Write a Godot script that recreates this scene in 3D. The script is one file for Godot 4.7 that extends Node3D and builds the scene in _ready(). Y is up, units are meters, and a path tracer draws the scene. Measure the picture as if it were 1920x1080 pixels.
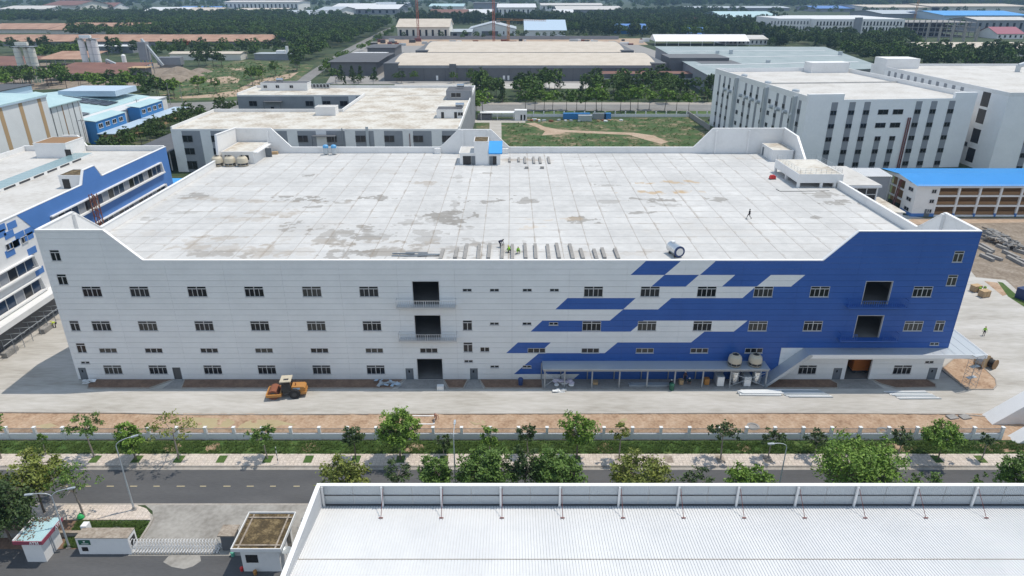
extends Node3D

# ---------------------------------------------------------------- mesh building
class MB:
	var v := PackedVector3Array()
	var n := PackedVector3Array()
	var uv := PackedVector2Array()
	var col := PackedColorArray()
	var c := Color.WHITE
	var with_uv := false
	var with_col := false

	func _add(p: Vector3, nn: Vector3) -> void:
		v.append(p)
		n.append(nn)
		if with_col:
			col.append(c)

	func tri(a: Vector3, b: Vector3, d: Vector3) -> void:
		var nn := (d - a).cross(b - a).normalized()
		_add(a, nn); _add(b, nn); _add(d, nn)

	func quad(a: Vector3, b: Vector3, d: Vector3, e: Vector3) -> void:
		tri(a, b, d)
		tri(a, d, e)

	# triangle turned so that its normal follows want
	func tri_to(a: Vector3, b: Vector3, d: Vector3, want: Vector3) -> void:
		if (d - a).cross(b - a).dot(want) >= 0.0:
			tri(a, b, d)
		else:
			tri(a, d, b)

	func quad_to(a: Vector3, b: Vector3, d: Vector3, e: Vector3, want: Vector3) -> void:
		tri_to(a, b, d, want)
		tri_to(a, d, e, want)

	func box(o: Vector3, s: Vector3, b := Basis.IDENTITY) -> void:
		var h := s * 0.5
		var ax := [b.x * h.x, b.y * h.y, b.z * h.z]
		for i in 3:
			var nn: Vector3 = ax[i]
			var u: Vector3 = ax[(i + 1) % 3]
			var w: Vector3 = ax[(i + 2) % 3]
			quad(o + nn - u - w, o + nn - u + w, o + nn + u + w, o + nn + u - w)
			quad(o - nn - u - w, o - nn + u - w, o - nn + u + w, o - nn - u + w)

	# box given by its two corners
	func span(a: Vector3, b: Vector3) -> void:
		box((a + b) * 0.5, (b - a).abs())

	# flat polygon (2D, in ux / uy) pushed along depth
	func prism(poly: PackedVector2Array, o: Vector3, ux: Vector3, uy: Vector3, depth: Vector3) -> void:
		var idx := Geometry2D.triangulate_polygon(poly)
		var mid := Vector3.ZERO
		var pts := PackedVector3Array()
		for p in poly:
			var q := o + ux * p.x + uy * p.y
			pts.append(q)
			mid += q
		mid /= poly.size()
		for i in range(0, idx.size(), 3):
			var a := pts[idx[i]]
			var b := pts[idx[i + 1]]
			var d := pts[idx[i + 2]]
			tri_to(a, b, d, -depth)
			tri_to(a + depth, b + depth, d + depth, depth)
		var turn := 1.0 if Geometry2D.is_polygon_clockwise(poly) else -1.0
		var up := ux.cross(uy)
		for i in pts.size():
			var a := pts[i]
			var b := pts[(i + 1) % pts.size()]
			quad_to(a, b, b + depth, a + depth, up.cross(b - a) * turn)

	# rectangular bar from a to b
	func bar(a: Vector3, b: Vector3, w: float, h := -1.0) -> void:
		if h < 0.0:
			h = w
		var d := b - a
		var l := d.length()
		d /= l
		var side := d.cross(Vector3.UP)
		if side.length() < 0.01:
			side = Vector3.RIGHT
		side = side.normalized()
		box((a + b) * 0.5, Vector3(w, h, l), Basis(side, d.cross(side) * -1.0, d))

	func tube(a: Vector3, b: Vector3, r0: float, r1: float, sides := 8, caps := true) -> void:
		var d := (b - a).normalized()
		var u := d.cross(Vector3.UP)
		if u.length() < 0.01:
			u = d.cross(Vector3.RIGHT)
		u = u.normalized()
		var w := d.cross(u)
		for i in sides:
			var t0 := TAU * i / sides
			var t1 := TAU * (i + 1) / sides
			var n0 := u * cos(t0) + w * sin(t0)
			var n1 := u * cos(t1) + w * sin(t1)
			var p := [a + n0 * r0, b + n0 * r1, b + n1 * r1, a + n1 * r0]
			var q := [n0, n0, n1, n1]
			for k in [0, 1, 2, 0, 2, 3]:
				_add(p[k], q[k])
			if caps:
				tri_to(a, a + n0 * r0, a + n1 * r0, -d)
				tri_to(b, b + n0 * r1, b + n1 * r1, d)

	# profile of (radius, height) turned about the y axis at o
	func lathe(prof: Array, o := Vector3.ZERO, sides := 16) -> void:
		for k in prof.size() - 1:
			var a: Vector2 = prof[k]
			var b: Vector2 = prof[k + 1]
			var e := (b - a).normalized()
			for i in sides:
				var t0 := TAU * i / sides
				var t1 := TAU * (i + 1) / sides
				var d0 := Vector3(cos(t0), 0, sin(t0))
				var d1 := Vector3(cos(t1), 0, sin(t1))
				var n0 := d0 * e.y - Vector3.UP * e.x
				var n1 := d1 * e.y - Vector3.UP * e.x
				var p := [o + d0 * a.x + Vector3.UP * a.y, o + d0 * b.x + Vector3.UP * b.y, o + d1 * b.x + Vector3.UP * b.y, o + d1 * a.x + Vector3.UP * a.y]
				var q := [n0, n0, n1, n1]
				for j in [0, 2, 1, 0, 3, 2]:
					_add(p[j], q[j])

	func done() -> ArrayMesh:
		var m := ArrayMesh.new()
		if v.is_empty():
			return m
		var a := []
		a.resize(Mesh.ARRAY_MAX)
		a[Mesh.ARRAY_VERTEX] = v
		a[Mesh.ARRAY_NORMAL] = n
		if with_uv:
			a[Mesh.ARRAY_TEX_UV] = uv
		if with_col:
			a[Mesh.ARRAY_COLOR] = col
		m.add_surface_from_arrays(Mesh.PRIMITIVE_TRIANGLES, a)
		return m

# ---------------------------------------------------------------- naming
var taken := {}
var rng := RandomNumberGenerator.new()
var M := {}
var cache := {}

func numbered(called: String) -> String:
	if not taken.has(called):
		taken[called] = 0
		return called
	taken[called] += 1
	return "%s_%03d" % [called, taken[called]]

func tag(o: Node, label: String, category: String, group := "") -> Node:
	o.set_meta("label", label)
	o.set_meta("category", category)
	o.set_meta("kind", "thing")
	if group != "":
		o.set_meta("group", group)
	return o

func thing(called: String, label: String, category: String, at := Vector3.ZERO, turn := 0.0, group := "") -> Node3D:
	var o := Node3D.new()
	o.name = numbered(called)
	add_child(o)
	o.position = at
	o.rotation.y = turn
	tag(o, label, category, group)
	return o

# one mesh as a part under a parent
func part(called: String, mesh, m: Material, parent: Node, at := Vector3.ZERO, b := Basis.IDENTITY) -> MeshInstance3D:
	var o := MeshInstance3D.new()
	o.name = called
	o.mesh = mesh.done() if mesh is MB else mesh
	o.material_override = m
	o.transform = Transform3D(b, at)
	parent.add_child(o, true)
	return o

# one mesh as a whole thing
func solo(called: String, mesh, m: Material, label: String, category: String, at := Vector3.ZERO, turn := 0.0, group := "") -> MeshInstance3D:
	var o := part(numbered(called), mesh, m, self, at, Basis(Vector3.UP, turn))
	tag(o, label, category, group)
	return o

func setting(called: String, mesh, m: Material) -> MeshInstance3D:
	var o := part(numbered(called), mesh, m, self)
	o.set_meta("kind", "structure")
	return o

func stuff(o: Node) -> Node:
	o.set_meta("kind", "stuff")
	return o

func copy(o: Node3D, at: Vector3, turn: float, label: String, size := 1.0) -> Node3D:
	var r: Node3D = o.duplicate()
	r.name = numbered(String(o.name).rstrip("0123456789").trim_suffix("_"))
	add_child(r)
	r.position = at
	r.rotation.y = turn
	r.scale = Vector3.ONE * size
	r.set_meta("label", label)
	return r

const ORDINAL := ["first", "second", "third", "fourth", "fifth", "sixth", "seventh", "eighth", "ninth", "tenth", "eleventh", "twelfth", "thirteenth", "fourteenth", "fifteenth", "sixteenth", "seventeenth", "eighteenth"]

func bx(a: Vector3, b: Vector3) -> MB:
	var m := MB.new()
	m.span(a, b)
	return m

func unit_box(s: Vector3) -> Mesh:
	var key := "box%s" % s
	if not cache.has(key):
		var m := MB.new()
		m.box(Vector3.ZERO, s)
		cache[key] = m.done()
	return cache[key]

# flat sheet from a ground outline (x, z)
func sheet(poly: PackedVector2Array, y: float) -> MB:
	var m := MB.new()
	for i in [0]:
		var idx := Geometry2D.triangulate_polygon(poly)
		for k in range(0, idx.size(), 3):
			var a := poly[idx[k]]
			var b := poly[idx[k + 1]]
			var d := poly[idx[k + 2]]
			m.tri_to(Vector3(a.x, y, a.y), Vector3(b.x, y, b.y), Vector3(d.x, y, d.y), Vector3.UP)
	return m

func rect(x0: float, z0: float, x1: float, z1: float) -> PackedVector2Array:
	return PackedVector2Array([Vector2(x0, z0), Vector2(x1, z0), Vector2(x1, z1), Vector2(x0, z1)])

# raised slab from a ground outline
func slab(poly: PackedVector2Array, y0: float, y1: float) -> MB:
	var m := MB.new()
	m.prism(poly, Vector3(0, y0, 0), Vector3.RIGHT, Vector3.BACK, Vector3(0, y1 - y0, 0))
	return m

# ---------------------------------------------------------------- materials
func lin(r: float, g: float, b: float) -> Color:
	return Color(r, g, b).linear_to_srgb()

func mat(key: String, c: Color, rough := 0.8, metal := 0.0) -> StandardMaterial3D:
	var m := StandardMaterial3D.new()
	m.albedo_color = c
	m.roughness = rough
	m.metallic = metal
	M[key] = m
	return m

func seamless(seed_: int, size: int, freq: float, oct: int, ridged := false) -> PackedByteArray:
	var f := FastNoiseLite.new()
	f.seed = seed_
	f.noise_type = FastNoiseLite.TYPE_SIMPLEX_SMOOTH
	f.frequency = freq
	f.fractal_type = FastNoiseLite.FRACTAL_RIDGED if ridged else FastNoiseLite.FRACTAL_FBM
	f.fractal_octaves = oct
	var im := f.get_seamless_image(size, size, false, false, 0.1, true)
	im.convert(Image.FORMAT_L8)
	return im.get_data()

# colour ramp over a mix of a coarse and a fine pattern; stops are [position, linear colour]
func blend_tex(seed_: int, size: int, coarse: float, fine: float, share: float, stops: Array) -> ImageTexture:
	var a := seamless(seed_, size, coarse, 4)
	var b := seamless(seed_ + 7, size, fine, 3)
	var lut := []
	for i in 256:
		var t := i / 255.0
		var cc: Color = stops[0][1]
		for k in stops.size() - 1:
			if t >= stops[k][0]:
				cc = stops[k][1].lerp(stops[k + 1][1], clampf((t - stops[k][0]) / (stops[k + 1][0] - stops[k][0]), 0, 1))
		cc = cc.linear_to_srgb()
		lut.append([int(cc.r * 255), int(cc.g * 255), int(cc.b * 255)])
	var out := PackedByteArray()
	out.resize(size * size * 3)
	for i in size * size:
		var l: Array = lut[clampi(int(a[i] * (1.0 - share) + b[i] * share), 0, 255)]
		out[i * 3] = l[0]
		out[i * 3 + 1] = l[1]
		out[i * 3 + 2] = l[2]
	return ImageTexture.create_from_image(Image.create_from_data(size, size, true if false else false, Image.FORMAT_RGB8, out))

func world_mat(key: String, tex: Texture2D, metres: float, rough := 0.9) -> StandardMaterial3D:
	var m := mat(key, Color.WHITE, rough)
	m.albedo_texture = tex
	m.uv1_triplanar = true
	m.uv1_world_triplanar = true
	m.uv1_scale = Vector3.ONE / metres
	return m

func make_materials() -> void:
	# cladding and walls
	world_mat("white_panel", blend_tex(11, 256, 0.012, 0.09, 0.3, [[0.0, Color(0.68, 0.70, 0.71)], [1.0, Color(0.77, 0.79, 0.80)]]), 17.0, 0.45)
	world_mat("blue_panel", blend_tex(12, 256, 0.012, 0.09, 0.3, [[0.0, Color(0.024, 0.092, 0.33)], [1.0, Color(0.031, 0.112, 0.39)]]), 17.0, 0.42)
	world_mat("white_wall", blend_tex(13, 256, 0.012, 0.07, 0.4, [[0.0, Color(0.64, 0.64, 0.63)], [0.35, Color(0.73, 0.73, 0.725)], [1.0, Color(0.79, 0.79, 0.785)]]), 19.0, 0.7)
	world_mat("cream_wall", blend_tex(14, 256, 0.012, 0.07, 0.4, [[0.0, Color(0.62, 0.60, 0.54)], [1.0, Color(0.76, 0.74, 0.68)]]), 19.0, 0.75)
	world_mat("grey_wall", blend_tex(15, 256, 0.012, 0.07, 0.4, [[0.0, Color(0.22, 0.235, 0.26)], [1.0, Color(0.29, 0.305, 0.335)]]), 19.0, 0.65)
	world_mat("dark_grey_wall", blend_tex(16, 256, 0.012, 0.07, 0.4, [[0.0, Color(0.105, 0.11, 0.12)], [1.0, Color(0.14, 0.145, 0.155)]]), 19.0, 0.65)
	world_mat("bright_blue", blend_tex(17, 256, 0.012, 0.07, 0.3, [[0.0, Color(0.065, 0.185, 0.47)], [1.0, Color(0.08, 0.215, 0.53)]]), 19.0, 0.55)
	world_mat("bright_wall", blend_tex(18, 256, 0.012, 0.07, 0.4, [[0.0, Color(0.76, 0.77, 0.775)], [1.0, Color(0.86, 0.865, 0.87)]]), 23.0, 0.7)
	mat("coping", lin(0.80, 0.80, 0.80), 0.5)
	mat("backing", lin(0.10, 0.105, 0.115), 0.8)
	mat("frame", lin(0.55, 0.56, 0.57), 0.4, 0.2)
	mat("grey_frame", lin(0.13, 0.14, 0.15), 0.5)
	mat("glass", lin(0.012, 0.014, 0.017), 0.12)
	mat("grey_glass", lin(0.03, 0.032, 0.034), 0.25)  # slightly paler pane tone, for variety between windows
	mat("pale_glass", lin(0.055, 0.055, 0.05), 0.18)  # palest of the pane tones
	mat("blue_glass", lin(0.015, 0.035, 0.075), 0.1)
	mat("grey_door", lin(0.13, 0.15, 0.17), 0.5)
	mat("steel", lin(0.30, 0.33, 0.36), 0.42, 0.5)
	mat("galvanised", lin(0.46, 0.50, 0.53), 0.45, 0.35)
	mat("stainless", lin(0.62, 0.64, 0.66), 0.2, 0.9)
	mat("dark_steel", lin(0.06, 0.062, 0.066), 0.5, 0.3)
	mat("interior_shade_tone", lin(0.10, 0.10, 0.10), 0.9)  # dark tone painted for unlit space behind doors and windows
	mat("rust", lin(0.24, 0.085, 0.045), 0.85)
	mat("red_pipe", lin(0.17, 0.055, 0.05), 0.7)
	mat("orange", lin(0.62, 0.20, 0.035), 0.5)
	mat("orange_yellow", lin(0.43, 0.20, 0.05), 0.6)
	mat("black_rubber", lin(0.02, 0.02, 0.021), 0.8)
	mat("red", lin(0.55, 0.03, 0.03), 0.5)
	mat("signal_green", lin(0.03, 0.42, 0.12), 0.6)
	mat("dark_green", lin(0.012, 0.10, 0.06), 0.5)
	mat("white_paint", lin(0.78, 0.78, 0.78), 0.5)
	mat("yellow_paint", lin(0.62, 0.52, 0.30), 0.7)
	mat("light_blue", lin(0.43, 0.54, 0.65), 0.5)
	mat("mid_blue", lin(0.03, 0.19, 0.46), 0.5)
	mat("navy", lin(0.012, 0.035, 0.12), 0.5)
	mat("tower_cream", lin(0.52, 0.465, 0.36), 0.55)
	mat("wood", lin(0.45, 0.31, 0.17), 0.8)
	mat("brown_board", lin(0.26, 0.15, 0.07), 0.8)
	mat("maroon", lin(0.27, 0.055, 0.09), 0.5)
	mat("solar", lin(0.03, 0.032, 0.045), 0.25)
	mat("plastic_white", lin(0.74, 0.75, 0.75), 0.6)
	mat("sack", lin(0.55, 0.52, 0.62), 0.8)
	var sky_roof := mat("skylight", lin(0.22, 0.33, 0.36), 0.25)
	sky_roof.metallic = 0.0
	# roofs
	world_mat("beige_roof", blend_tex(21, 512, 0.01, 0.09, 0.5, [[0.0, Color(0.40, 0.345, 0.27)], [0.5, Color(0.54, 0.475, 0.395)], [1.0, Color(0.62, 0.56, 0.48)]]), 60.0, 0.7)
	world_mat("old_roof", blend_tex(22, 512, 0.008, 0.06, 0.45, [[0.0, Color(0.26, 0.21, 0.155)], [0.35, Color(0.47, 0.42, 0.35)], [0.6, Color(0.60, 0.575, 0.52)], [1.0, Color(0.68, 0.66, 0.61)]]), 44.0, 0.85)
	world_mat("pale_roof", blend_tex(23, 512, 0.008, 0.06, 0.45, [[0.0, Color(0.40, 0.375, 0.34)], [0.45, Color(0.53, 0.515, 0.49)], [1.0, Color(0.63, 0.62, 0.60)]]), 52.0, 0.8)
	world_mat("white_metal_roof", blend_tex(24, 256, 0.01, 0.09, 0.3, [[0.0, Color(0.60, 0.61, 0.62)], [0.6, Color(0.68, 0.685, 0.69)], [1.0, Color(0.70, 0.705, 0.71)]]), 23.0, 0.45)
	world_mat("teal_roof", blend_tex(25, 512, 0.008, 0.07, 0.4, [[0.0, Color(0.20, 0.255, 0.265)], [0.5, Color(0.275, 0.335, 0.34)], [1.0, Color(0.37, 0.41, 0.415)]]), 70.0, 0.5)
	world_mat("light_teal", blend_tex(26, 256, 0.01, 0.07, 0.4, [[0.0, Color(0.33, 0.50, 0.53)], [1.0, Color(0.48, 0.63, 0.65)]]), 30.0, 0.5)
	world_mat("sky_blue_roof", blend_tex(27, 256, 0.01, 0.07, 0.4, [[0.0, Color(0.03, 0.28, 0.66)], [1.0, Color(0.045, 0.33, 0.74)]]), 30.0, 0.45)
	world_mat("rust_roof", blend_tex(28, 512, 0.008, 0.06, 0.4, [[0.0, Color(0.20, 0.10, 0.065)], [0.5, Color(0.37, 0.22, 0.15)], [1.0, Color(0.48, 0.33, 0.24)]]), 66.0, 0.85)
	world_mat("brown_roof", blend_tex(29, 256, 0.01, 0.06, 0.4, [[0.0, Color(0.13, 0.06, 0.045)], [1.0, Color(0.24, 0.12, 0.09)]]), 30.0, 0.85)
	world_mat("charcoal_roof", blend_tex(30, 256, 0.01, 0.06, 0.4, [[0.0, Color(0.075, 0.077, 0.085)], [1.0, Color(0.11, 0.112, 0.12)]]), 30.0, 0.7)
	world_mat("moss_roof", blend_tex(31, 512, 0.012, 0.05, 0.45, [[0.0, Color(0.025, 0.02, 0.01)], [0.45, Color(0.085, 0.06, 0.028)], [0.7, Color(0.19, 0.14, 0.07)], [1.0, Color(0.28, 0.22, 0.13)]]), 8.0, 0.95)
	world_mat("weathered_cap", blend_tex(32, 256, 0.015, 0.06, 0.5, [[0.0, Color(0.13, 0.10, 0.075)], [0.5, Color(0.30, 0.25, 0.20)], [1.0, Color(0.46, 0.41, 0.35)]]), 6.0, 0.95)
	# ground
	world_mat("concrete_yard", blend_tex(41, 512, 0.006, 0.05, 0.4, [[0.0, Color(0.30, 0.275, 0.24)], [0.4, Color(0.42, 0.40, 0.365)], [0.7, Color(0.49, 0.47, 0.44)], [1.0, Color(0.56, 0.545, 0.52)]]), 34.0, 0.9)
	world_mat("drive_concrete", blend_tex(42, 512, 0.008, 0.05, 0.45, [[0.0, Color(0.18, 0.165, 0.145)], [0.5, Color(0.30, 0.285, 0.26)], [1.0, Color(0.40, 0.38, 0.35)]]), 19.0, 0.9)
	world_mat("asphalt", blend_tex(43, 512, 0.006, 0.12, 0.35, [[0.0, Color(0.062, 0.063, 0.066)], [0.6, Color(0.092, 0.092, 0.095)], [1.0, Color(0.118, 0.117, 0.118)]]), 26.0, 0.9)
	world_mat("soil", blend_tex(44, 512, 0.012, 0.07, 0.5, [[0.0, Color(0.16, 0.09, 0.05)], [0.4, Color(0.37, 0.25, 0.165)], [0.7, Color(0.47, 0.345, 0.245)], [1.0, Color(0.55, 0.45, 0.345)]]), 21.0, 1.0)
	world_mat("bed_soil", blend_tex(45, 256, 0.015, 0.08, 0.5, [[0.0, Color(0.10, 0.06, 0.04)], [1.0, Color(0.28, 0.18, 0.125)]]), 9.0, 1.0)
	world_mat("grass", blend_tex(46, 512, 0.012, 0.09, 0.5, [[0.0, Color(0.028, 0.070, 0.012)], [0.5, Color(0.058, 0.115, 0.022)], [0.72, Color(0.10, 0.13, 0.035)], [1.0, Color(0.24, 0.175, 0.09)]]), 17.0, 1.0)
	world_mat("field", blend_tex(47, 512, 0.010, 0.05, 0.4, [[0.0, Color(0.025, 0.08, 0.014)], [0.45, Color(0.05, 0.095, 0.024)], [0.6, Color(0.095, 0.105, 0.042)], [0.72, Color(0.22, 0.175, 0.105)], [1.0, Color(0.42, 0.34, 0.24)]]), 62.0, 1.0)
	world_mat("ground", blend_tex(48, 512, 0.010, 0.06, 0.4, [[0.0, Color(0.020, 0.040, 0.014)], [0.55, Color(0.040, 0.065, 0.022)], [0.75, Color(0.09, 0.095, 0.045)], [1.0, Color(0.21, 0.17, 0.11)]]), 160.0, 1.0)
	world_mat("sandy", blend_tex(49, 256, 0.012, 0.06, 0.5, [[0.0, Color(0.30, 0.20, 0.13)], [1.0, Color(0.52, 0.41, 0.31)]]), 24.0, 1.0)
	world_mat("work_yard", blend_tex(50, 512, 0.012, 0.06, 0.5, [[0.0, Color(0.13, 0.095, 0.065)], [0.5, Color(0.24, 0.195, 0.15)], [1.0, Color(0.38, 0.33, 0.275)]]), 26.0, 1.0)
	world_mat("puddle", blend_tex(51, 256, 0.012, 0.06, 0.3, [[0.0, Color(0.36, 0.29, 0.16)], [1.0, Color(0.46, 0.385, 0.235)]]), 12.0, 0.35)
	world_mat("grey_concrete", blend_tex(52, 256, 0.02, 0.08, 0.5, [[0.0, Color(0.20, 0.19, 0.18)], [1.0, Color(0.36, 0.35, 0.335)]]), 7.0, 0.95)
	world_mat("kerb", blend_tex(53, 256, 0.02, 0.08, 0.5, [[0.0, Color(0.26, 0.23, 0.20)], [1.0, Color(0.44, 0.41, 0.37)]]), 9.0, 0.95)
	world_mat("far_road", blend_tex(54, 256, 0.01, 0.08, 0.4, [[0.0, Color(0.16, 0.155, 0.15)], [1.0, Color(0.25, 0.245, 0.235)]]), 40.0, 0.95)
	# tyre and rain streaks run along the street
	M.concrete_yard.uv1_scale = Vector3(1 / 74.0, 1 / 30.0, 1 / 15.0)
	M.asphalt.uv1_scale = Vector3(1 / 60.0, 1 / 26.0, 1 / 13.0)
	paver_material()

# small square pavers, a few shades apart, with dark joints (each far below ten pixels)
func paver_material() -> void:
	var r := RandomNumberGenerator.new()
	r.seed = 5
	var size := 512
	var im := Image.create(size, size, false, Image.FORMAT_RGB8)
	im.fill(lin(0.36, 0.30, 0.25))
	for i in 16:
		for k in 16:
			var t := r.randf_range(0.86, 1.08)
			var w := r.randf()
			im.fill_rect(Rect2i(i * 32 + 1, k * 32 + 1, 30, 30), lin((0.63 - w * 0.02) * t, (0.545 - w * 0.01) * t, (0.465 + w * 0.01) * t))
	var nz := seamless(77, size, 0.05, 3)
	var d := im.get_data()
	for i in size * size:
		var f := 0.86 + nz[i] / 255.0 * 0.2
		for k in 3:
			d[i * 3 + k] = clampi(int(d[i * 3 + k] * f), 0, 255)
	world_mat("pavers", ImageTexture.create_from_image(Image.create_from_data(size, size, false, Image.FORMAT_RGB8, d)), 8.0, 0.9)

# ---------------------------------------------------------------- scene
func _ready() -> void:
	rng.seed = 20240
	var cam := Camera3D.new()
	cam.name = "camera"
	cam.position = Vector3(0, 56, 0)
	cam.rotation_degrees.x = -23.787
	cam.fov = 45.908
	cam.near = 0.5
	cam.far = 12000.0
	add_child(cam)
	cam.current = true

	var sky_mat := ProceduralSkyMaterial.new()
	sky_mat.sky_top_color = Color(0.56, 0.65, 0.76)
	sky_mat.sky_horizon_color = Color(0.90, 0.92, 0.93)
	sky_mat.sky_curve = 0.22
	sky_mat.ground_horizon_color = Color(0.60, 0.66, 0.70)
	sky_mat.ground_bottom_color = Color(0.22, 0.24, 0.22)
	var sky := Sky.new()
	sky.sky_material = sky_mat
	var env := Environment.new()
	env.background_mode = Environment.BG_SKY
	env.sky = sky
	env.background_energy_multiplier = 1.35
	env.tonemap_mode = Environment.TONE_MAPPER_LINEAR
	env.tonemap_exposure = 1.0
	env.fog_enabled = true
	env.fog_density = 0.0001
	env.fog_light_color = Color(0.54, 0.66, 0.80)
	env.sdfgi_enabled = true
	env.ssao_enabled = true
	env.ssil_enabled = true
	var we := WorldEnvironment.new()
	we.name = "environment"
	we.environment = env
	add_child(we)

	var sun := DirectionalLight3D.new()
	sun.name = "sun"
	add_child(sun)
	sun.look_at_from_position(Vector3(38, 100, -16.5), Vector3.ZERO, Vector3.UP)
	sun.light_energy = 1.1
	sun.light_angular_distance = 0.5
	sun.light_color = Color(1.0, 0.965, 0.91)
	sun.shadow_enabled = true

	make_materials()
	build_ground()
	build_main()
	build_mid()
	far_buildings()
	build_front()
	near_trees()
	verge_details()
	remember_feet()
	woods()
	people()
	roof_goods()
	yard_goods()

const ZF := -91.5          # face of the factory
const XL := -67.7
const XR := 66.7
const ZB := -167.6
const ROOF := 18.7
const TOP := 20.1

func build_ground() -> void:
	setting("ground", sheet(rect(-7000, -9000, 7000, 400), 0.0), M.ground)
	# concrete yard round the factory: the strip in front, both sides and the open yard to the right
	setting("yard_concrete", sheet(PackedVector2Array([Vector2(-94.03, -82.71), Vector2(-56.05, -82.31), Vector2(-46.66, -81.91), Vector2(41.46, -82.31), Vector2(64.34, -82.04), Vector2(72.82, -80.46), Vector2(96.25, -75.4)] + [Vector2(140, -110), Vector2(112, -150), Vector2(112, -172), Vector2(67, -200), Vector2(-95, -200), Vector2(-95, -70)]), 0.012), M.concrete_yard)
	# bare soil between the yard and the boundary fence
	var nz := FastNoiseLite.new()
	nz.seed = 2
	nz.frequency = 0.35
	var lump := MB.new()
	for i in 420:
		for k in 16:
			var c := []
			for q in [[0, 0], [1, 0], [1, 1], [0, 1]]:
				var x: float = -100.0 + (i + q[0]) * 0.45
				var z: float = -83.2 + (k + q[1]) * 0.45
				c.append(Vector3(x, 0.006 if k + q[1] in [0, 16] or z < -82.0 else maxf(0.006, 0.03 + nz.get_noise_2d(x, z) * 0.22 + nz.get_noise_2d(x * 4, z * 4) * 0.06), z))
			lump.quad_to(c[0], c[1], c[2], c[3], Vector3.UP)
	setting("soil_strip", lump, M.soil)
	# raised edge of the yard's concrete along the soil
	var ep: Array = [Vector3(-94.03, 0, -82.71), Vector3(-56.05, 0, -82.31), Vector3(-46.66, 0, -81.91), Vector3(41.46, 0, -82.31), Vector3(64.34, 0, -82.04), Vector3(72.82, 0, -80.46)]
	var edge := MB.new()
	for i in ep.size() - 1:
		edge.bar(ep[i] + Vector3(0, 0.05, 0.06), ep[i + 1] + Vector3(0, 0.05, 0.06), 0.16, 0.2)
	setting("yard_kerb", edge, M.kerb)
	for p in [[Vector2(-47.25, -79.82), Vector2(-45.23, -81.24), Vector2(-40.14, -80.85), Vector2(-33.24, -80.59), Vector2(-30.26, -79.43), Vector2(-35.48, -78.3), Vector2(-42.87, -78.3)], [Vector2(-6.03, -80.33), Vector2(-4.16, -80.59), Vector2(-3.6, -79.82), Vector2(-5.23, -79.43)], [Vector2(15.15, -80.85), Vector2(16.3, -80.98), Vector2(16.28, -80.33), Vector2(15.28, -80.2)], [Vector2(-67.01, -79.05), Vector2(-64.87, -79.82), Vector2(-63.28, -79.05), Vector2(-64.67, -78.3)]]:
		setting("puddle", sheet(PackedVector2Array(p), 0.055), M.puddle)
	# verge, far pavement, road, near pavement
	setting("verge", slab(rect(-130, -75.6, 120, -72.85), -0.1, 0.10), M.grass)
	setting("pavement", slab(rect(-130, -72.85, 120, -70.45), -0.1, 0.125), M.pavers)
	setting("road", sheet(rect(-140, -70.3, 130, -63.3), 0.008), M.asphalt)
	var lane := PackedVector2Array([Vector2(-140, -70.3), Vector2(130, -70.3), Vector2(130, -69.75), Vector2(-140, -69.75)])
	setting("gutter", sheet(lane, 0.012), M.kerb)
	setting("gutter", sheet(rect(-140, -63.6, 130, -63.3), 0.012), M.kerb)
	# lane dashes in the middle of the road
	for i in 62:
		var x := -90.0 + i * 2.87
		setting("road_marking", sheet(rect(x, -66.70, x + rng.randf_range(0.7, 1.0), -66.60), 0.013), M.yellow_paint)
	# kerb stones along the far pavement
	var kerb := Node3D.new()
	kerb.name = "kerb"
	kerb.set_meta("kind", "structure")
	add_child(kerb)
	var kb := MB.new()
	kb.box(Vector3.ZERO, Vector3(1.17, 0.24, 0.2))
	var km := kb.done()
	for i in 150:
		part("kerb_stone", km, M.kerb, kerb, Vector3(-92 + i * 1.2, 0.02, -70.36))
	# near side: pavement with a rounded corner, lawn, driveway and the gate yard
	setting("near_pavement", slab(PackedVector2Array([Vector2(-73.19, -63.23), Vector2(-44.48, -63.23), Vector2(-42.91, -62.6), Vector2(-41.87, -61.62), Vector2(-41.51, -60.76), Vector2(-72.36, -60.76)]), -0.1, 0.13), M.pavers)
	setting("driveway", sheet(PackedVector2Array([Vector2(-43.45, -63.32), Vector2(-20.21, -63.32), Vector2(-18.41, -55.46), Vector2(-41.41, -55.46), Vector2(-41.47, -58.1), Vector2(-41.6, -61.45), Vector2(-42.09, -62.33)]), 0.010), M.drive_concrete)
	setting("gate_yard", sheet(PackedVector2Array([Vector2(-90, -56.4), Vector2(-17, -56.4), Vector2(-17, -30), Vector2(-90, -30)]), 0.009), M.asphalt)
	setting("near_lawn", slab(PackedVector2Array([Vector2(-49.88, -60.59), Vector2(-41.55, -60.59), Vector2(-41.38, -59.74), Vector2(-41.31, -57.31), Vector2(-41.54, -56.84), Vector2(-48.96, -56.53)]), -0.1, 0.10), M.grass)
	setting("near_soil", sheet(PackedVector2Array([Vector2(-110, -63.0), Vector2(-45, -63.0), Vector2(-45, -55), Vector2(-110, -55)]), 0.005), M.bed_soil)
	setting("garden_path", sheet(PackedVector2Array([Vector2(-45.45, -60.55), Vector2(-44.41, -60.55), Vector2(-44.46, -59.49), Vector2(-45.61, -59.49)]), 0.104), M.drive_concrete)
	setting("patched_asphalt", sheet(PackedVector2Array([Vector2(-37.2, -54.57), Vector2(-37.01, -55.38), Vector2(-36.3, -55.61), Vector2(-33.65, -55.46), Vector2(-33.22, -54.71), Vector2(-33.76, -53.98), Vector2(-34.56, -53.62), Vector2(-35.99, -53.91)]), 0.013), M.drive_concrete)
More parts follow.
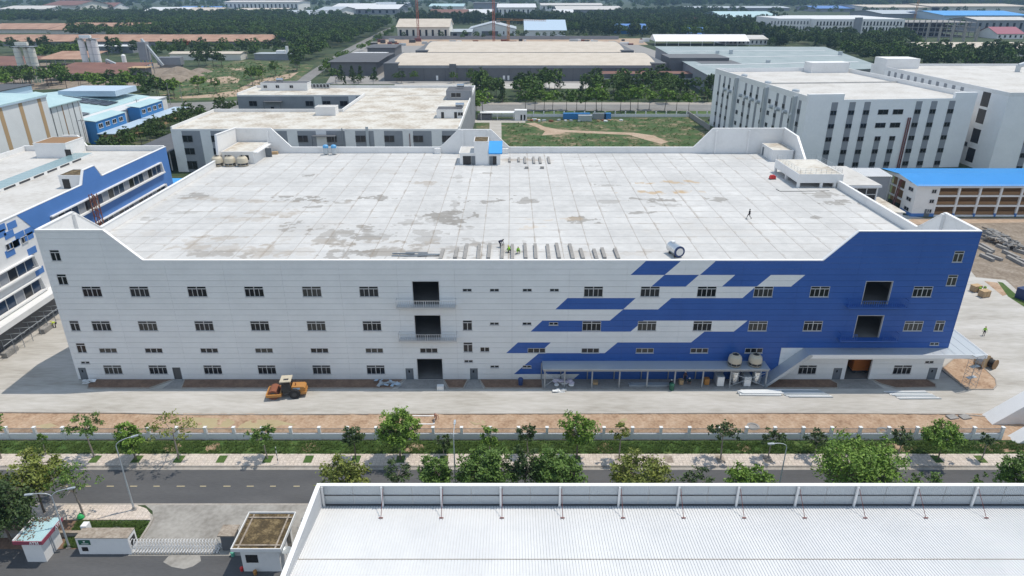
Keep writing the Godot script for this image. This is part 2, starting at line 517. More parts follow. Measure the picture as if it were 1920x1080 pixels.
	# kerb along the lawn's curved edge
	var pts: Array = [Vector3(-41.87, 0, -61.62), Vector3(-41.41, 0, -60.93), Vector3(-41.28, 0, -59.91), Vector3(-41.23, 0, -57.63), Vector3(-41.19, 0, -56.84)]
	var lk := MB.new()
	for i in pts.size() - 1:
		lk.bar(pts[i] + Vector3.UP * 0.06, pts[i + 1] + Vector3.UP * 0.06, 0.22, 0.2)
	setting("lawn_kerb", lk, M.kerb)

# ---------------------------------------------------------------- factory facade
# blue areas of the cladding: bands of height with spans at their lower and upper edge
const BANDS := [
	[17.75, 20.4, [17.28, 22.25, 27.39, 66.8], [19.84, 24.89, 29.93, 66.8]],
	[15.89, 17.75, [20.46, 25.51, 30.84, 35.95, 40.98, 66.8], [22.25, 27.26, 32.56, 37.76, 42.77, 66.8]],
	[14.03, 15.89, [34.1, 66.8], [35.8, 66.8]],
	[12.17, 14.03, [6.45, 16.57, 21.76, 66.8], [8.22, 18.31, 23.58, 66.8]],
	[10.31, 12.17, [14.69, 66.8], [16.57, 66.8]],
	[8.45, 10.31, [2.8, 17.93, 33.55, 66.8], [4.56, 19.76, 35.39, 66.8]],
	[6.59, 8.45, [27.28, 66.8], [29.14, 66.8]],
	[4.73, 6.59, [-0.91, 4.14, 14.22, 66.8], [0.9, 5.92, 16.1, 66.8]],
	[1.01, 4.73, [0.28, 66.8], [4.16, 66.8]],
	[-0.2, 1.01, [9.27, 66.8], [10.5, 66.8]],
]
const RIGHT_WHITE := 41.22    # the entrance bay below 5.66 m is white

# blue spans at both edges of a row, clipped to the white entrance bay
func blue_spans(y0: float, y1: float) -> Array:
	var out := []
	for b in BANDS:
		if (y0 + y1) * 0.5 > b[0] and (y0 + y1) * 0.5 < b[1] or (b[1] == 20.4 and y0 > 20.0):
			var t0: float = clampf((y0 - b[0]) / (b[1] - b[0]), 0, 1)
			var t1: float = clampf((y1 - b[0]) / (b[1] - b[0]), 0, 1)
			for i in range(0, b[2].size(), 2):
				var last: bool = i + 2 == b[2].size()
				var s := [lerpf(b[2][i], b[3][i], t0), lerpf(b[2][i + 1], b[3][i + 1], t0), lerpf(b[2][i], b[3][i], t1), lerpf(b[2][i + 1], b[3][i + 1], t1)]
				if last and y1 < 5.7:
					s[1] = RIGHT_WHITE
					s[3] = RIGHT_WHITE
				out.append(s)
			break
	return out

var openings: Array[Rect2] = []

# a window: frame with the glass as its sub-part
func window(kind: String, cx: float, y0: float, w: float, h: float, parent: Node) -> void:
	openings.append(Rect2(cx - w * 0.5, y0, w, h))
	var key := "%s %.2f %.2f" % [kind, w, h]
	if not cache.has(key):
		var f := MB.new()
		var gl := MB.new()
		var t := 0.055
		f.span(Vector3(-w / 2, 0, -0.10), Vector3(w / 2, t, 0.03))
		f.span(Vector3(-w / 2, h - t, -0.10), Vector3(w / 2, h, 0.02))
		for s in [-1, 1]:
			f.span(Vector3(s * w / 2, t, -0.10), Vector3(s * (w / 2 - t), h - t, 0.02))
		f.span(Vector3(-w / 2 - 0.06, -0.06, -0.02), Vector3(w / 2 + 0.06, -0.005, 0.09))     # sill
		var cuts := 4 if kind == "four" else (3 if kind == "three" else 2)
		var top := h - t
		if kind == "four" or kind == "tall":
			top = h * 0.76
			f.span(Vector3(-w / 2 + t, top - 0.05, -0.09), Vector3(w / 2 - t, top + 0.05, 0.01))
		for i in range(1, cuts):
			var x := -w / 2 + w * i / cuts
			var th := 0.03 if kind == "four" and i != 2 else 0.05
			f.span(Vector3(x - th, t, -0.085), Vector3(x + th, top - 0.05, 0.012))
		if kind == "four":
			f.span(Vector3(-0.05, top + 0.05, -0.085), Vector3(0.05, h - t, 0.008))
		gl.span(Vector3(-w / 2 + 0.01, 0.01, -0.075), Vector3(w / 2 - 0.01, h - 0.01, -0.06))
		cache[key] = f.done()
		cache[key + "g"] = gl.done()
	var o := part("window", cache[key], M.frame, parent, Vector3(cx, y0, ZF))
	part("glass", cache[key + "g"], [M.glass, M.glass, M.grey_glass, M.pale_glass][rng.randi() % 4], o)

func door(cx: float, w: float, h: float, parent: Node, ajar := false) -> void:
	openings.append(Rect2(cx - w * 0.5, 0.0, w, h))
	var f := MB.new()
	for s in [-1, 1]:
		f.span(Vector3(s * w / 2, 0.02, -0.12), Vector3(s * (w / 2 - 0.06), h, 0.02))
	f.span(Vector3(-w / 2 + 0.06, h - 0.06, -0.12), Vector3(w / 2 - 0.06, h, 0.02))
	var o := part("door", f, M.grey_frame, parent, Vector3(cx, 0, ZF))
	var l := MB.new()
	l.span(Vector3(0, 0.04, -0.03), Vector3(w - 0.14, h - 0.07, 0.03))
	var leaf := part("leaf", l, M.grey_door, o, Vector3(-w / 2 + 0.07, 0, -0.05))
	if ajar:
		leaf.position.x = w / 2 - 0.07
		leaf.position.z = 0.02
		leaf.rotation.y = PI * 0.38
		part("gap_shade_sheet", bx(Vector3(-w / 2 + 0.06, 0.03, -0.11), Vector3(w / 2 - 0.06, h - 0.06, -0.10)), M.interior_shade_tone, o)  # dark sheet painted for the shade behind the open leaf
	if not ajar:
		part("view_pane", bx(Vector3(w * 0.3, h * 0.62, 0.031), Vector3(w * 0.3 + 0.24, h * 0.62 + 0.42, 0.04)), M.glass, o, Vector3(-w / 2 + 0.07, 0, -0.05))

func dock(cx: float, y0: float, y1: float, w: float, parent: Node, trim: Material) -> void:
	openings.append(Rect2(cx - w * 0.5, y0, w, y1 - y0))
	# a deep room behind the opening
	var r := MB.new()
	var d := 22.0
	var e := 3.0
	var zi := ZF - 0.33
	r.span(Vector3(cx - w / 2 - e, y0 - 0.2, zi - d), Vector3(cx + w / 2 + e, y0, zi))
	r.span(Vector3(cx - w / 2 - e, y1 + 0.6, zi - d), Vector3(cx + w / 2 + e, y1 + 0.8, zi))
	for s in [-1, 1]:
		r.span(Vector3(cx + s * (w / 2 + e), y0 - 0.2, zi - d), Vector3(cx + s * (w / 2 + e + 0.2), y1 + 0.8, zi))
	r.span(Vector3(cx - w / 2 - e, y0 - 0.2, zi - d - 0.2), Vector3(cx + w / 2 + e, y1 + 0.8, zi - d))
	var o := part("loading_door", r, M.far_road, parent)  # room faces toned dark to stand in for the unlit interior
	var t := MB.new()
	for s in [-1, 1]:
		t.span(Vector3(cx + s * w / 2, y0, ZF - 0.335), Vector3(cx + s * (w / 2 - 0.08), y1, ZF + 0.03))
	t.span(Vector3(cx - w / 2 + 0.08, y1 - 0.08, ZF - 0.335), Vector3(cx + w / 2 - 0.08, y1, ZF + 0.03))
	part("frame", t, trim, o)

# balcony rail in front of an upper loading door; gap leaves the middle open
func balcony(cx: float, y: float, w: float, parent: Node, m: Material, gap := 0.0) -> void:
	var f := MB.new()
	f.span(Vector3(cx - w / 2, y - 0.22, ZF + 0.002), Vector3(cx + w / 2, y - 0.04, ZF + 1.15))
	var o := part("balcony", f, m if gap == 0.0 else M.blue_panel, parent)
	for s in [[-w / 2, -gap / 2], [gap / 2, w / 2]]:
		var r := MB.new()
		var a: float = cx + s[0]
		var b: float = cx + s[1]
		var z := ZF + 1.1
		r.bar(Vector3(a, y + 1.0, z), Vector3(b, y + 1.0, z), 0.06)
		r.bar(Vector3(a, y + 0.06, z), Vector3(b, y + 0.06, z), 0.05)
		var k := int((b - a) / 0.32)
		for i in k + 1:
			var x := lerpf(a, b, float(i) / k)
			r.bar(Vector3(x, y - 0.1, z), Vector3(x, y + 1.0, z), 0.05 if i % 6 else 0.08)
		if s[0] < 0:
			r.bar(Vector3(a, y + 1.0, ZF), Vector3(a, y + 1.0, z), 0.06)
		if s[1] > 0:
			r.bar(Vector3(b, y + 1.0, ZF), Vector3(b, y + 1.0, z), 0.06)
		part("railing", r, m, o)

func subtract(rs: Array, o: Rect2) -> Array:
	var out := []
	for r: Rect2 in rs:
		var x := r.intersection(o)
		if x.size.x <= 0.001 or x.size.y <= 0.001:
			out.append(r)
			continue
		if x.position.x > r.position.x + 0.001:
			out.append(Rect2(r.position.x, r.position.y, x.position.x - r.position.x, r.size.y))
		if x.end.x < r.end.x - 0.001:
			out.append(Rect2(x.end.x, r.position.y, r.end.x - x.end.x, r.size.y))
		if x.position.y > r.position.y + 0.001:
			out.append(Rect2(x.position.x, r.position.y, x.size.x, x.position.y - r.position.y))
		if x.end.y < r.end.y - 0.001:
			out.append(Rect2(x.position.x, x.end.y, x.size.x, r.end.y - x.end.y))
	return out

# outline of the front wall (x, y) with its raised corners
func front_outline() -> PackedVector2Array:
	return PackedVector2Array([Vector2(XL, 0.06), Vector2(XL, 24.55), Vector2(-58.1, 24.55), Vector2(-53.4, 19.95), Vector2(45.0, 19.95), Vector2(49.3, 24.4), Vector2(XR, 24.4), Vector2(XR, 0.06)])

func clad_panels(b: Node) -> void:
	var line := front_outline()
	for k in 28:
		var y0 := 0.08 + 0.93 * k
		var y1 := y0 + 0.93
		var spans := blue_spans(y0, y1)
		for j in range(-9, 8):
			var x0 := maxf(XL, j * 8.4)
			var x1 := minf(XR, (j + 1) * 8.4)
			if x1 - x0 < 0.2:
				continue
			var whole := Rect2(x0 + 0.007, y0 + 0.015, x1 - x0 - 0.014, 0.93 - 0.03)
			if y0 > 19.9 and x0 > -50.5 and x1 < 42:
				continue
			var rs := [whole]
			for o in openings:
				rs = subtract(rs, o)
			var got := {"wall_panel": [], "blue_wall_panel": []}
			for r: Rect2 in rs:
				var q := PackedVector2Array([r.position, Vector2(r.end.x, r.position.y), r.end, Vector2(r.position.x, r.end.y)])
				var pieces := [q]
				if y1 > 19.9:
					pieces = Geometry2D.intersect_polygons(q, line)
				for piece in pieces:
					var white := [piece]
					for s in spans:
						var t := PackedVector2Array([Vector2(s[0], y0), Vector2(s[1], y0), Vector2(s[3], y1), Vector2(s[2], y1)])
						got.blue_wall_panel.append_array(Geometry2D.intersect_polygons(piece, t))
						var left := []
						for wpoly in white:
							left.append_array(Geometry2D.clip_polygons(wpoly, t))
						white = left
					got.wall_panel.append_array(white)
			for key in got:
				for group in touching(got[key]):
					var mb := MB.new()
					for poly in group:
						mb.prism(poly, Vector3(0, 0, ZF - 0.06), Vector3.RIGHT, Vector3.UP, Vector3(0, 0, 0.06))
					part(key, mb, M.white_panel if key == "wall_panel" else M.blue_panel, b)

# pieces of one panel that hang together
func touching(polys: Array) -> Array:
	var out := []
	for p in polys:
		var r := Rect2(p[0], Vector2.ZERO)
		for q in p:
			r = r.expand(q)
		if r.size.x < 0.02 or r.size.y < 0.02:
			continue
		r = r.grow(0.003)
		var mine := [p]
		var box := [r]
		var keep := []
		for gset in out:
			var hit := false
			for e in gset[1]:
				if e.intersects(r):
					hit = true
			if hit:
				mine.append_array(gset[0])
				box.append_array(gset[1])
			else:
				keep.append(gset)
		keep.append([mine, box])
		out = keep
	var res := []
	for gset in out:
		res.append(gset[0])
	return res

# parapet of a given outline (along, height) standing on the roof edge, with coping on top
func parapet(b: Node, outline: Array, o: Vector3, along: Vector3, inward: Vector3, m: Material, thick := 0.3) -> void:
	var poly := PackedVector2Array(outline)
	var w := MB.new()
	w.prism(poly, o, along, Vector3.UP, inward * thick)
	var p := part("parapet", w, m, b)
	var c := MB.new()
	for i in range(1, outline.size() - 2):
		var a: Vector2 = outline[i]
		var e: Vector2 = outline[i + 1]
		var d := (e - a).normalized()
		a -= d * 0.02
		e += d * 0.02
		var up := Vector2(-d.y, d.x) * (1.0 if d.x > 0 else -1.0)
		if absf(d.x) < 0.01:
			up = Vector2(1, 0)
		var q := PackedVector2Array([a + up * 0.004, e + up * 0.004, e + up * 0.12, a + up * 0.12])
		c.prism(q, o - inward * 0.10, along, Vector3.UP, inward * (thick + 0.2))
	part("coping", c, M.coping, p)

# ---------------------------------------------------------------- factory
func build_main() -> void:
	var b := thing("factory_building", "large white and blue clad factory with flat concrete roof, centre of the picture", "factory", Vector3.ZERO)
	var cols := [-61.9, -54.9, -46.4, -38.0, -29.5, -21.1, 12.0, 20.35, 28.7, 37.05, 45.35, 60.5]
	for x in cols:
		window("four", x, 14.25, 2.8, 1.68, b)
		window("four", x, 8.6, 2.8, 1.64, b)
		if x < 0:
			window("four", x - 0.05, 1.0, 2.8, 1.62, b)
		if x < 40:
			window("three", x, 4.78, 2.7, 0.82, b)
	window("three", -12.75, 4.78, 2.7, 0.82, b)
	window("three", 3.76, 4.78, 2.7, 0.82, b)
	for x in [45.86, 60.59]:
		window("four", x, 1.0, 2.8, 1.62, b)
	# narrow two-sash windows of the stair bays
	for p in [Vector3(-65.75, 20.79, -91.5), Vector3(-65.75, 17.03, -91.5), Vector3(-65.89, 9.43, -91.5), Vector3(-65.89, 5.64, -91.5), Vector3(-6.71, 9.52, -91.5), Vector3(-6.73, 5.78, -91.5), Vector3(64.33, 20.62, -91.5), Vector3(64.38, 16.9, -91.5), Vector3(64.44, 9.43, -91.5)]:
		window("tall", p.x, p.y - 0.85, 1.4, 1.7, b)
	# small vents
	for p in [Vector3(-6.6, 15.32, -91.5), Vector3(-2.59, 15.32, -91.5), Vector3(2.24, 15.32, -91.5), Vector3(6.24, 15.32, -91.5), Vector3(-2.65, 9.79, -91.5), Vector3(2.25, 9.79, -91.5), Vector3(6.26, 9.79, -91.5), Vector3(-2.69, 2.35, -91.5), Vector3(2.31, 2.35, -91.5), Vector3(-6.71, 3.3, -91.5), Vector3(-65.93, 3.06, -91.5), Vector3(64.45, 6.33, -91.5), Vector3(64.47, 3.15, -91.5)]:
		window("vent", p.x, p.y - 0.22, 1.35, 0.46, b)
	window("vent", -4.17, 5.36 - 0.38, 1.4, 0.8, b)
	door(-66.74, 1.15, 2.15, b)
	door(-52.09, 1.25, 2.2, b, true)
	door(-15.93, 1.2, 2.05, b)
	door(-5.93, 1.2, 2.05, b)
	door(50.6, 1.3, 2.1, b)
	door(65.38, 1.3, 2.15, b)
	# loading doors
	var dx := -12.68
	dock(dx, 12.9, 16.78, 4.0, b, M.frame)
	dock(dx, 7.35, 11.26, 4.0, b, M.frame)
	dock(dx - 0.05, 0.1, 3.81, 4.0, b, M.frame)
	var rx := 53.85
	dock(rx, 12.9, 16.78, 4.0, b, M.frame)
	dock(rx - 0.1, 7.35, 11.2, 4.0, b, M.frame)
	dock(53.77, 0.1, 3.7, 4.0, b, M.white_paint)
	balcony(dx, 13.05, 8.7, b, M.frame)
	balcony(dx, 7.5, 8.7, b, M.frame)
	balcony(rx, 13.05, 8.7, b, M.blue_panel)
	balcony(rx - 0.1, 7.5, 8.7, b, M.blue_panel, 4.0)
	clad_panels(b)
	# wall behind the panels, pierced at the loading doors
	var holes: Array[Rect2] = []
	for o in openings:
		if o.size.x > 3.5:
			holes.append(o)
	var rs := [Rect2(XL + 0.02, 0.0, XR - XL - 0.04, 18.4)]
	for o in holes:
		rs = subtract(rs, o)
	var bw := MB.new()
	for r: Rect2 in rs:
		bw.span(Vector3(r.position.x, r.position.y, ZF - 0.32), Vector3(r.end.x, r.end.y, ZF - 0.13))
	part("front_wall", bw, M.backing, b)
	# side and back walls
	part("side_wall", bx(Vector3(XL, 0, ZB), Vector3(XL + 0.3, ROOF - 0.3, ZF - 0.14)), M.white_panel, b)
	part("side_wall", bx(Vector3(XR - 0.3, 0, ZB), Vector3(XR, ROOF - 0.3, ZF - 0.14)), M.blue_panel, b)
	part("back_wall", bx(Vector3(XL + 0.3, 0, ZB), Vector3(XR - 0.3, ROOF - 0.3, ZB + 0.3)), M.white_panel, b)
	# corner posts of the cladding
	part("corner_trim", bx(Vector3(XL - 0.03, 0, ZF - 0.2), Vector3(XL + 0.015, 24.5, ZF + 0.025)), M.white_panel, b)
	part("corner_trim", bx(Vector3(XR - 0.015, 5.6, ZF - 0.2), Vector3(XR + 0.03, 24.4, ZF + 0.025)), M.blue_panel, b)
	# parapets: front (behind the panels), sides, back with the raised parts
	var fo := []
	for p in front_outline():
		fo.append(Vector2(p.x, maxf(p.y, 18.42)))
	parapet(b, fo, Vector3(0, 0, ZF - 0.061), Vector3.RIGHT, Vector3(0, 0, -1), M.white_wall, 0.28)
	var zl := ZF - 0.36
	parapet(b, [Vector2(zl, 18.42), Vector2(zl, 24.55), Vector2(-100.2, 24.55), Vector2(-106.0, TOP), Vector2(-155.0, TOP), Vector2(-155.87, 25.41), Vector2(ZB, 24.8), Vector2(ZB, 18.42)], Vector3(XL, 0, 0), Vector3.BACK, Vector3.RIGHT, M.white_wall)
	parapet(b, [Vector2(zl, 18.42), Vector2(zl, 24.4), Vector2(-100.2, 24.4), Vector2(-106.0, TOP), Vector2(-152.5, TOP), Vector2(-159.14, 24.4), Vector2(ZB, 24.8), Vector2(ZB, 18.42)], Vector3(XR, 0, 0), Vector3.BACK, Vector3.LEFT, M.white_wall)
	var hb := 24.7
	parapet(b, [Vector2(XL + 0.31, 18.42), Vector2(XL + 0.31, hb), Vector2(-58.81, hb), Vector2(-54.35, TOP), Vector2(-17.64, TOP), Vector2(-13.03, 24.4), Vector2(-5.21, 24.4), Vector2(-0.66, TOP), Vector2(44.79, TOP), Vector2(49.11, hb), Vector2(XR - 0.31, hb), Vector2(XR - 0.31, 18.42)], Vector3(0, 0, ZB), Vector3.RIGHT, Vector3.BACK, M.white_wall)
	# stiffening piers on the inner faces of the raised parapets
	for p in [Vector3(XL + 0.31, 0, -100.0), Vector3(XR - 0.81, 0, -100.0)]:
		part("pier", bx(Vector3(p.x, ROOF, p.z - 0.25), Vector3(p.x + 0.5, 24.35, p.z + 0.25)), M.white_wall, b)
	for x in [-68.16, -59.99, -12.31, -6.02, 49.77, 57.76]:
		part("pier", bx(Vector3(x, ROOF, ZB + 0.302), Vector3(x + 0.45, 24.3, ZB + 0.7)), M.white_wall, b)
	roof_slabs(b)
	rooftop_houses(b)

# ---- concrete roof: bays with sawn joints, one stained surface over all of them
func roof_texture() -> ImageTexture:
	var W := 1400
	var Hh := 800
	var f := FastNoiseLite.new()
	f.seed = 3
	f.frequency = 0.006
	f.fractal_octaves = 5
	var base := f.get_image(W, Hh, false, false, true)
	base.convert(Image.FORMAT_L8)
	f.seed = 9
	f.frequency = 0.05
	var fine := f.get_image(W, Hh, false, false, true)
	fine.convert(Image.FORMAT_L8)
	f.seed = 19
	f.frequency = 0.02
	var mid := f.get_image(W, Hh, false, false, true)
	mid.convert(Image.FORMAT_L8)
	var a := base.get_data()
	var c := fine.get_data()
	var e := mid.get_data()
	# whole slabs poured on different days differ a little
	var tone := PackedFloat32Array()
	var r := RandomNumberGenerator.new()
	r.seed = 4
	for i in 34 * 24:
		tone.append(r.randf_range(-0.012, 0.012))
	var sx := float(XR - XL) / W
	var sz := float(ZF - ZB) / Hh
	# stains: x, z, half length, half width, strength, colour (0 grey damp, 1 rust sand, 2 brown dirt)
	var st := [
		[-63.23, -129.19, 3.2, 2.2, 0.75, 0],
		[-40.66, -126.99, 5.6, 1.9, 0.9, 0],
		[-34.44, -125.55, 4.5, 1.2, 0.6, 0],
		[-38.28, -122.09, 2.4, 0.9, 0.7, 0],
		[-26.03, -128.08, 3.2, 1.9, 0.85, 0],
		[-36.82, -111.19, 2.6, 2.8, 0.7, 0],
		[-27.79, -106.5, 5.5, 5, 0.55, 0],
		[-23.82, -106.5, 5, 4.5, 0.5, 0],
		[-10.93, -115.95, 4.2, 4.5, 0.85, 0],
		[-13.06, -113.53, 6, 4, 0.45, 0],
		[-14.4, -105.18, 3.5, 4.5, 0.5, 0],
		[-25.37, -97.61, 4, 2, 0.7, 0],
		[-20.46, -97.61, 5, 3, 0.55, 0],
		[-18.64, -99, 4, 4, 0.4, 0],
		[-6.13, -125.91, 3.6, 1.6, 0.85, 0],
		[1.54, -126.99, 3.2, 2.6, 0.75, 0],
		[-18.15, -138.74, 3.4, 1.7, 0.6, 2],
		[-44.71, -145.37, 1.4, 1, 0.8, 0],
		[-60.01, -127.71, 6, 1.2, 0.4, 2],
		[-53.26, -126.27, 9, 1.5, 0.4, 2],
		[-46.24, -115.03, 7, 3, 0.42, 2],
		[-42.5, -118.15, 6, 2.5, 0.4, 2],
		[-43.91, -99, 9, 4, 0.42, 2],
		[-45.25, -97.15, 5, 2, 0.5, 0],
		[-50.42, -102.63, 4, 2.5, 0.35, 2],
		[12.68, -114.43, 2.8, 1.8, 0.85, 0],
		[9.91, -115.03, 4, 1, 0.35, 1],
		[26.97, -126.99, 3.8, 1.6, 0.85, 0],
		[28.68, -123.8, 3.5, 1.6, 0.5, 0],
		[40.35, -126.63, 2.4, 1.7, 0.8, 0],
		[23.62, -118.47, 2.4, 0.8, 0.85, 0],
		[17.74, -124.85, 2.2, 2, 0.5, 0],
		[20.88, -137.48, 3.2, 0.8, 0.6, 0],
		[20.56, -150.12, 2.6, 0.9, 0.6, 0],
		[19.83, -154.12, 1.8, 0.7, 0.6, 0],
		[33.6, -139.6, 6.5, 1.5, 0.75, 1],
		[27.67, -131.86, 6, 1.2, 0.8, 1],
		[34.02, -132.63, 4, 1.1, 0.4, 1],
		[16.07, -162.73, 1.8, 0.7, 0.7, 0],
		[38.33, -161.61, 2.2, 0.8, 0.7, 0],
		[62.04, -130.32, 2.8, 2.4, 0.7, 0],
		[62.01, -125.2, 3.4, 1.7, 0.8, 0],
		[57.64, -131.47, 1.8, 0.8, 0.7, 0],
		[53.69, -115.95, 1.6, 1, 0.75, 0],
		[-5.07, -147.71, 1.2, 0.6, 0.7, 0],
		[0, -159.95, 6, 1.6, 0.4, 2],
		[5.06, -159.95, 6, 1.4, 0.35, 2],
		[2.72, -109.78, 3, 1.2, 0.3, 1],
		[4.7, -114.43, 3, 0.7, 0.3, 1],
		[-7.87, -99, 3, 5, 0.5, 0],
		[-2.09, -100.19, 5, 3, 0.35, 0],
		[56.22, -161.61, 6, 0.9, 0.4, 2],
		[-42.29, -125.55, 14, 1, 0.35, 2],
		[-26.49, -102.63, 16, 1.6, 0.3, 2],
		[13.94, -97.84, 8, 1.6, 0.3, 2],
		[-58.23, -106.5, 7, 2, 0.25, 2],
		[-65.11, -115.03, 4, 1, 0.45, 0],
		[-59.41, -118.15, 3, 1, 0.45, 0],
		[-47.13, -105.18, 4, 1, 0.5, 2],
		[-11.58, -144.92, 1, 6, 0.4, 0],
		[-10.69, -121.42, 0.8, 9, 0.5, 0],
		[-36.45, -99, 8, 2, 0.3, 2],
		[-56.09, -138.32, 8, 1.5, 0.2, 2],
		[32.47, -109.22, 12, 6, 0.12, 2],
		[-30.99, -149.63, 14, 3, 0.15, 2],
		[-33.37, -109.22, 10, 8, 0.14, 2],
		[-14.91, -99, 9, 4, 0.25, 2]
	]
	var cols := [Color(0.23, 0.215, 0.195), Color(0.44, 0.30, 0.15), Color(0.33, 0.28, 0.225)]
	var out := PackedByteArray()
	out.resize(W * Hh * 3)
	var buf := PackedFloat32Array()
	buf.resize(W * Hh * 3)
	for j in Hh:
		var bj := int(j * sz / 3.45)
		for i in W:
			var k := j * W + i
			var s: float = 0.525 + (a[k] - 128) * 0.00052 + (c[k] - 128) * 0.00034 + (e[k] - 128) * 0.00022 + tone[bj * 34 + int(i * sx / 4.2)]
			buf[k * 3] = s * 1.004
			buf[k * 3 + 1] = s
			buf[k * 3 + 2] = s * 0.985
	# brown dirt gathered along the sawn joints, in broken stretches
	for j in Hh:
		var vz := fposmod((j + 0.5) / Hh * 22.0 + 0.5, 1.0) - 0.5
		for i in W:
			var vx := fposmod((i + 0.5) / W * 32.0 + 0.5, 1.0) - 0.5
			var near := minf(absf(vz) * 3.45, absf(vx) * 4.2)
			if near < 0.28:
				var k := j * W + i
				var t := clampf((e[k] - 128) * 0.012 + (c[k] - 128) * 0.005 + (a[k] - 128) * 0.006, 0.0, 1.0) * (1.0 - near / 0.28) * 0.6
				buf[k * 3] = lerpf(buf[k * 3], 0.27, t)
				buf[k * 3 + 1] = lerpf(buf[k * 3 + 1], 0.225, t)
				buf[k * 3 + 2] = lerpf(buf[k * 3 + 2], 0.18, t)
	for q in st:
		var ci: float = (q[0] - XL) / sx
		var cj: float = (q[1] - ZB) / sz
		var ri: float = q[2] / sx * 0.8
		var rj: float = q[3] / sz * 0.8
		var cc: Color = cols[q[5]]
		for j in range(maxi(0, int(cj - rj * 1.5)), mini(Hh, int(cj + rj * 1.5))):
			for i in range(maxi(0, int(ci - ri * 1.5)), mini(W, int(ci + ri * 1.5))):
				var k := j * W + i
				var dd := Vector2((i - ci) / ri, (j - cj) / rj).length()
				var t: float = clampf((1.0 - dd + (e[k] - 128) * 0.013 + (c[k] - 128) * 0.009) * (5.0 if q[5] == 0 else 2.2), 0, 1) * q[4] * 0.86
				buf[k * 3] = lerpf(buf[k * 3], cc.r, t)
				buf[k * 3 + 1] = lerpf(buf[k * 3 + 1], cc.g, t)
				buf[k * 3 + 2] = lerpf(buf[k * 3 + 2], cc.b, t)
	var lut := PackedByteArray()
	for i in 1025:
		lut.append(int(clampf(Color(i / 1024.0, 0, 0).linear_to_srgb().r, 0, 1) * 255))
	for k in W * Hh * 3:
		out[k] = lut[clampi(int(buf[k] * 1024), 0, 1024)]
	return ImageTexture.create_from_image(Image.create_from_data(W, Hh, false, Image.FORMAT_RGB8, out))

func roof_slabs(b: Node) -> void:
	var m := mat("roof_concrete", Color.WHITE, 0.85)
	m.albedo_texture = roof_texture()
	part("roof_deck", bx(Vector3(XL + 0.31, ROOF - 0.3, ZB + 0.31), Vector3(XR - 0.31, ROOF - 0.02, ZF - 0.35)), M.weathered_cap, b)
	var x0 := XL + 0.32
	var x1 := XR - 0.32
	var z0 := ZF - 0.36
	var z1 := ZB + 0.32
	var nx := 32
	var nz := 22
	var rest := MB.new()
	rest.with_uv = true
	var r := RandomNumberGenerator.new()
	r.seed = 8
	for k in nz:
		for i in nx:
			var mb := rest
			var own := k * nx + i < 300
			if own:
				mb = MB.new()
				mb.with_uv = true
			var g := 0.032
			var a := Vector3(lerpf(x0, x1, float(i) / nx) + g, ROOF - 0.02, lerpf(z0, z1, float(k) / nz) - g)
			var e := Vector3(lerpf(x0, x1, float(i + 1) / nx) - g, ROOF + r.randf_range(0.0, 0.004), lerpf(z0, z1, float(k + 1) / nz) + g)
			var at := mb.v.size()
			mb.span(a, e)
			for q in range(at, mb.v.size()):
				mb.uv.append(Vector2((mb.v[q].x - XL) / (XR - XL), (mb.v[q].z - ZB) / (ZF - ZB)))
			if own:
				part("roof_slab", mb, m, b)
	stuff(part("far_roof_slabs", rest, m, b))

# flat-roofed house with a rim round its roof, standing on a roof
func roof_house(b: Node, called: String, x0: float, x1: float, z0: float, z1: float, y0: float, h: float, m: Material, top: Material, over := 0.12) -> MeshInstance3D:
	var w := MB.new()
	w.span(Vector3(x0, y0, z1), Vector3(x1, y0 + h, z0))
	var o := part(called, w, m, b)
	var t := MB.new()
	t.span(Vector3(x0 - over, y0 + h + 0.003, z1 - over), Vector3(x1 + over, y0 + h + 0.12, z0 + over))
	part("roof", t, top, o)
	var rim := MB.new()
	var y := y0 + h + 0.123
	for s in [[x0 - over, x1 + over, z0 + over, z0 + over - 0.14], [x0 - over, x1 + over, z1 - over + 0.14, z1 - over]]:
		rim.span(Vector3(s[0], y0 + h - 0.1, s[3]), Vector3(s[1], y + 0.06, s[2] + 0.004))
	for s in [[x0 - over - 0.004, x0 - over + 0.14], [x1 + over - 0.14, x1 + over + 0.004]]:
		rim.span(Vector3(s[0], y0 + h - 0.1, z1 - over + 0.142), Vector3(s[1], y + 0.058, z0 + over - 0.142))
	part("rim", rim, m, o)
	return o

